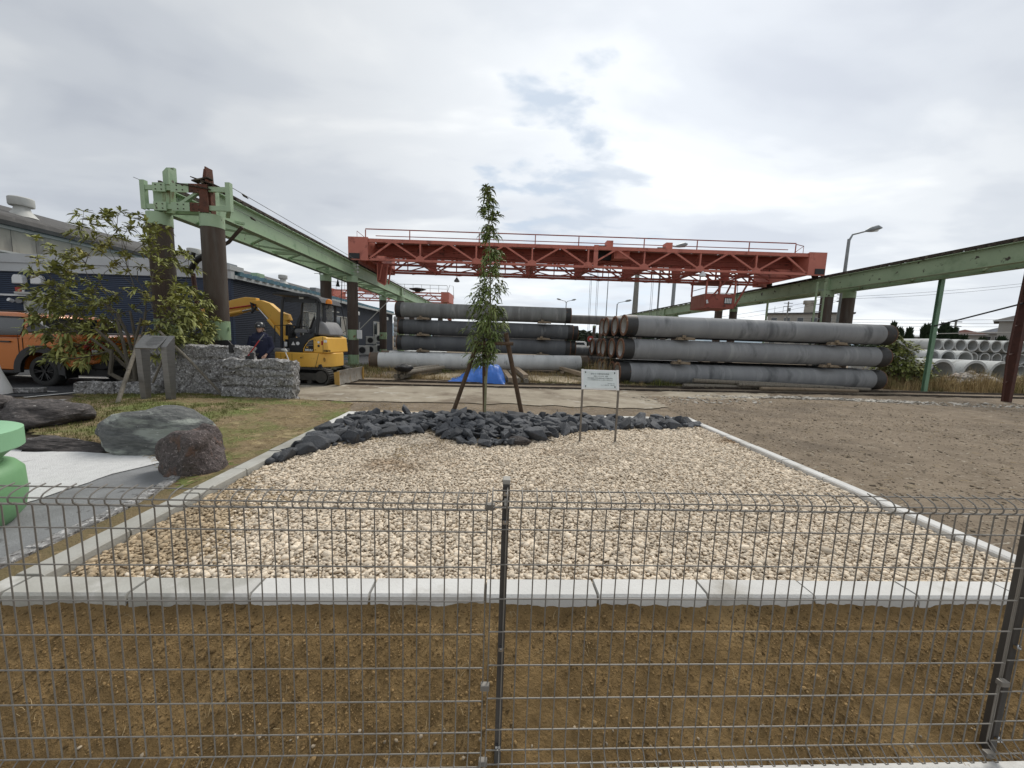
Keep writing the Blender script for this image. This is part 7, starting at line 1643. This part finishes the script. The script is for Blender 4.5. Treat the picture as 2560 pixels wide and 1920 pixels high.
# houses
def house(x, y, w_, d_, h, rh, mat, roof, lab, rz=0, wins=(), over=.5, name='house', hip=True):
    t = empty(name, (x, y, 0), rz, lab, 'house'); MB().box(0,0,0,w_,d_,h).build('wall', mat, t)
    v = [(-over,-over,h),(w_+over,-over,h),(w_+over,d_+over,h),(-over,d_+over,h)]
    r = min(d_/2, w_/2) if hip else 0
    if w_ >= d_: v += [(r,d_/2,h+rh),(w_-r,d_/2,h+rh)]; f = [(0,1,5,4),(2,3,4,5),(1,2,5),(3,0,4),(3,2,1,0)]
    else: v += [(w_/2,r,h+rh),(w_/2,d_-r,h+rh)]; f = [(0,1,4),(1,2,5,4),(2,3,5),(3,0,4,5),(3,2,1,0)]
    MB().add(v, f).build('roof', roof, t); MB().box(-over-.04,-over-.04,h-.12,w_+over+.04,-over,h+.02).build('eave_board', K['fascia'], t)
    for (wx0, wz0, ww, wh) in wins:
        f_ = MB().box(wx0-.08,-.06,wz0-.08,wx0+ww+.08,-.005,wz0+wh+.08).build('window', K['offwhite'], t); o = MB().box(wx0,-.08,wz0,wx0+ww,-.065,wz0+wh).build('pane', K['glass']); o.parent = f_
    return t
house(64.0,50.5,8,8,6.15,1.9,K['house'],K['slate'],'two storey grey house with dark hipped roof at the right border', wins=((1.6,3.8,1.6,1.2),(5,3.8,1.6,1.2)), rz=rad(-52))
house(80.5,71,4.4,6,5.2,.9,K['house'],K['roofred'],'low house with faded red roof behind the conifers', wins=((.5,3.3,1.2,1),(2.6,3.3,1.2,1)), hip=False, rz=rad(-49))
house(85.5,73,8.2,6,5.7,.3,K['house'],K['slate'],'long low grey building between the red roof and the two storey house', wins=((1.5,3.6,2.2,1.4),(4.2,3.6,1.4,1.4),(6.3,3.6,1.2,1.4)), rz=rad(-50))
house(97.5,80,5,5,6.2,1.2,K['house'],K['roofblue'],'house with dark blue roof behind the long low building', rz=rad(-50))
house(66,66,5,5,4.3,.4,K['house'],K['fascia'],'pale low building behind the leftmost conifers', wins=((1.5,3,1.5,1),), rz=rad(-45))
ap = empty('apartment_block', (72.9,110,0), rad(-33), label='long weathered apartment block with water tower behind the green girder', cat='apartment building')
MB().box(0,0,0,18.5,8,11.2).build('wall', K['apt'], ap); MB().box(-.4,-.5,11.2,18.9,8.4,11.6).build('roof', K['slate'], ap)
MB().tube([(9.4,3,11.7),(9.4,3,15.0)], [1.15,1.05], 14).build('water_tower', K['beige'], ap, smooth=True); MB().box(8.0,1.8,14.2,10.8,4.2,15.1).build('tower_top', K['beige'], ap)
for k in range(6):
    for fl in range(3):
        x = .8+k*3.0; f_ = MB().box(x,-.12,9.0-3*fl,x+1.5,-.02,10.3-3*fl).build('window', K['offwhite'], ap); o = MB().box(x+.1,-.16,9.1-3*fl,x+1.4,-.13,10.2-3*fl).build('pane', K['glass']); o.parent = f_
for z in (8.4,5.4): MB().box(0,-.5,z,18.5,-.0,z+.12).build('ledge', K['apt'], ap)
for x in (1.5,3.5): MB().tube([(x,2,11.7),(x,2,13.6)], .05, 5).build('antenna', K['lampgrey'], ap)
# conifers
def conifer(x, y, h, r, lab):
    t = empty('conifer', (x, y, 0), label=lab, cat='conifer', group='pointed conifers beyond the white pipes'); MB().tube([(0,0,0),(0,0,h*.9)], [.12,.03], 6).build('trunk', K['bark'], t); m = MB()
    ph = R_.uniform(0,6)
    for k in range(700):
        z = h*(.12+.88*R_.random()**.8); rr2 = r*(1-(z/h))**.75*(1+.35*math.sin(z*4+ph))+.05; a = R_.uniform(0,6.283); q = rr2*R_.uniform(.4,1)
        p = Vector((math.cos(a)*q, math.sin(a)*q, z)); d = Vector((math.cos(a)*.5, math.sin(a)*.5, 1.1)).normalized()*R_.uniform(.3,.65); s_ = Vector((-math.sin(a),math.cos(a),0))*.14
        m.add([p-s_, p+s_, p+d], [(0,1,2)]); m.add([p-s_.cross(Vector((0,0,1))), p+s_.cross(Vector((0,0,1))), p+d*.9], [(0,1,2)])
    tag(m.build('crown', K['conifer'], t, fix=False), kind='stuff')
for i, (X_c, hh_, rr_, l) in enumerate(((39.75,4.35,.75,'leftmost, sharp tall spire'), (40.5,3.7,.7,'second from the left'), (41.5,3.8,.6,'third from the left, thin'), (43.25,4.2,.9,'left of the green post'), (43.9,3.5,.7,'right behind the green post'), (45.1,4.45,.95,'tallest right of the green post'), (46.1,4.0,.8,'leaning one below the red roof'), (47.3,3.2,.6,'small one before the long low building'), (49.3,3.0,.55,'small narrow one left of the two storey house'), (51.3,3.2,.8,'in front of the two storey house'), (53.0,3.6,.9,'at the right border'))):
    conifer(X_c, 40, hh_, rr_, 'dark pointed conifer, %s' % l)
tag(scatter('hedge', [(R_.uniform(36,56), R_.uniform(38.5,41.5), R_.uniform(.2,2.6)) for _ in range(1500)], [R_.uniform(.12,.3) for _ in range(1500)], K['farwood'], jit=.4), label='low dark hedge at the foot of the conifers', cat='hedge')
def woodh(x): return 3.6+1.0*nzf(x, 0, .22)+.6*nzf(x, 0, .6, 5)
tag(scatter('far_wood', [(x, R_.uniform(85,92), R_.uniform(.2,1)*woodh(x)) for x in (R_.uniform(-10,40) for _ in range(5500))], [R_.uniform(.22,.5) for _ in range(5500)], K['farwood'], jit=.45), label='dark line of trees far behind under the runway', cat='wood')
# far hills
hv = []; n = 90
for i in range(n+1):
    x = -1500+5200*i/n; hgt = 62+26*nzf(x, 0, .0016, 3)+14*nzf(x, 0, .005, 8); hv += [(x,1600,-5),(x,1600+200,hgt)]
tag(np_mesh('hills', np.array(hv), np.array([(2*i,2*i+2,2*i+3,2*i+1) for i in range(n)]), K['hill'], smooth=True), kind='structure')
# vehicles glimpsed between the layers
def van(x, y, lab, mat=K['white'], rz=0, h=1.9):
    t = empty('parked_van', (x, y, 0), rz, lab, 'van', 'white vehicles parked far behind the stacks')
    MB().prism([(0,.35),(0,1.0),(.25,1.1),(.75,h-.08),(1.0,h),(4.1,h),(4.3,h-.1),(4.4,1.0),(4.4,.35)], -.8, .8).build('body', mat, t, bevel=.05)
    MB().prism([(.35,1.12),(.78,h-.15),(.95,h-.15),(.95,1.12)], -.82, .82).build('window', K['glass'], t); MB().prism([(1.1,1.12),(1.1,h-.15),(2.2,h-.15),(2.2,1.12)], -.82, .82).build('window', K['glass'], t)
    MB().prism([(2.35,1.12),(2.35,h-.15),(4.0,h-.15),(4.15,1.12)], -.82, .82).build('window', K['glass'], t)
    for wx_ in (.85,3.5):
        for sy in (-.78,.78): MB().cyl((wx_,sy-.06,.32),(wx_,sy+.06,.32),.32,seg=16).build('wheel', K['rubber'], t)
    return t
for k in range(5): van(15.5+k*3.2, 38+.3*k, 'white parked van, %s from the left in the slit between the two upper pile layers' % ordn[k], rz=rad(80), h=2.0)
for k in range(3): van(4.6+k*4.9, 47, 'white parked car, %s from the left behind the tripod' % ordn[k], h=1.55)
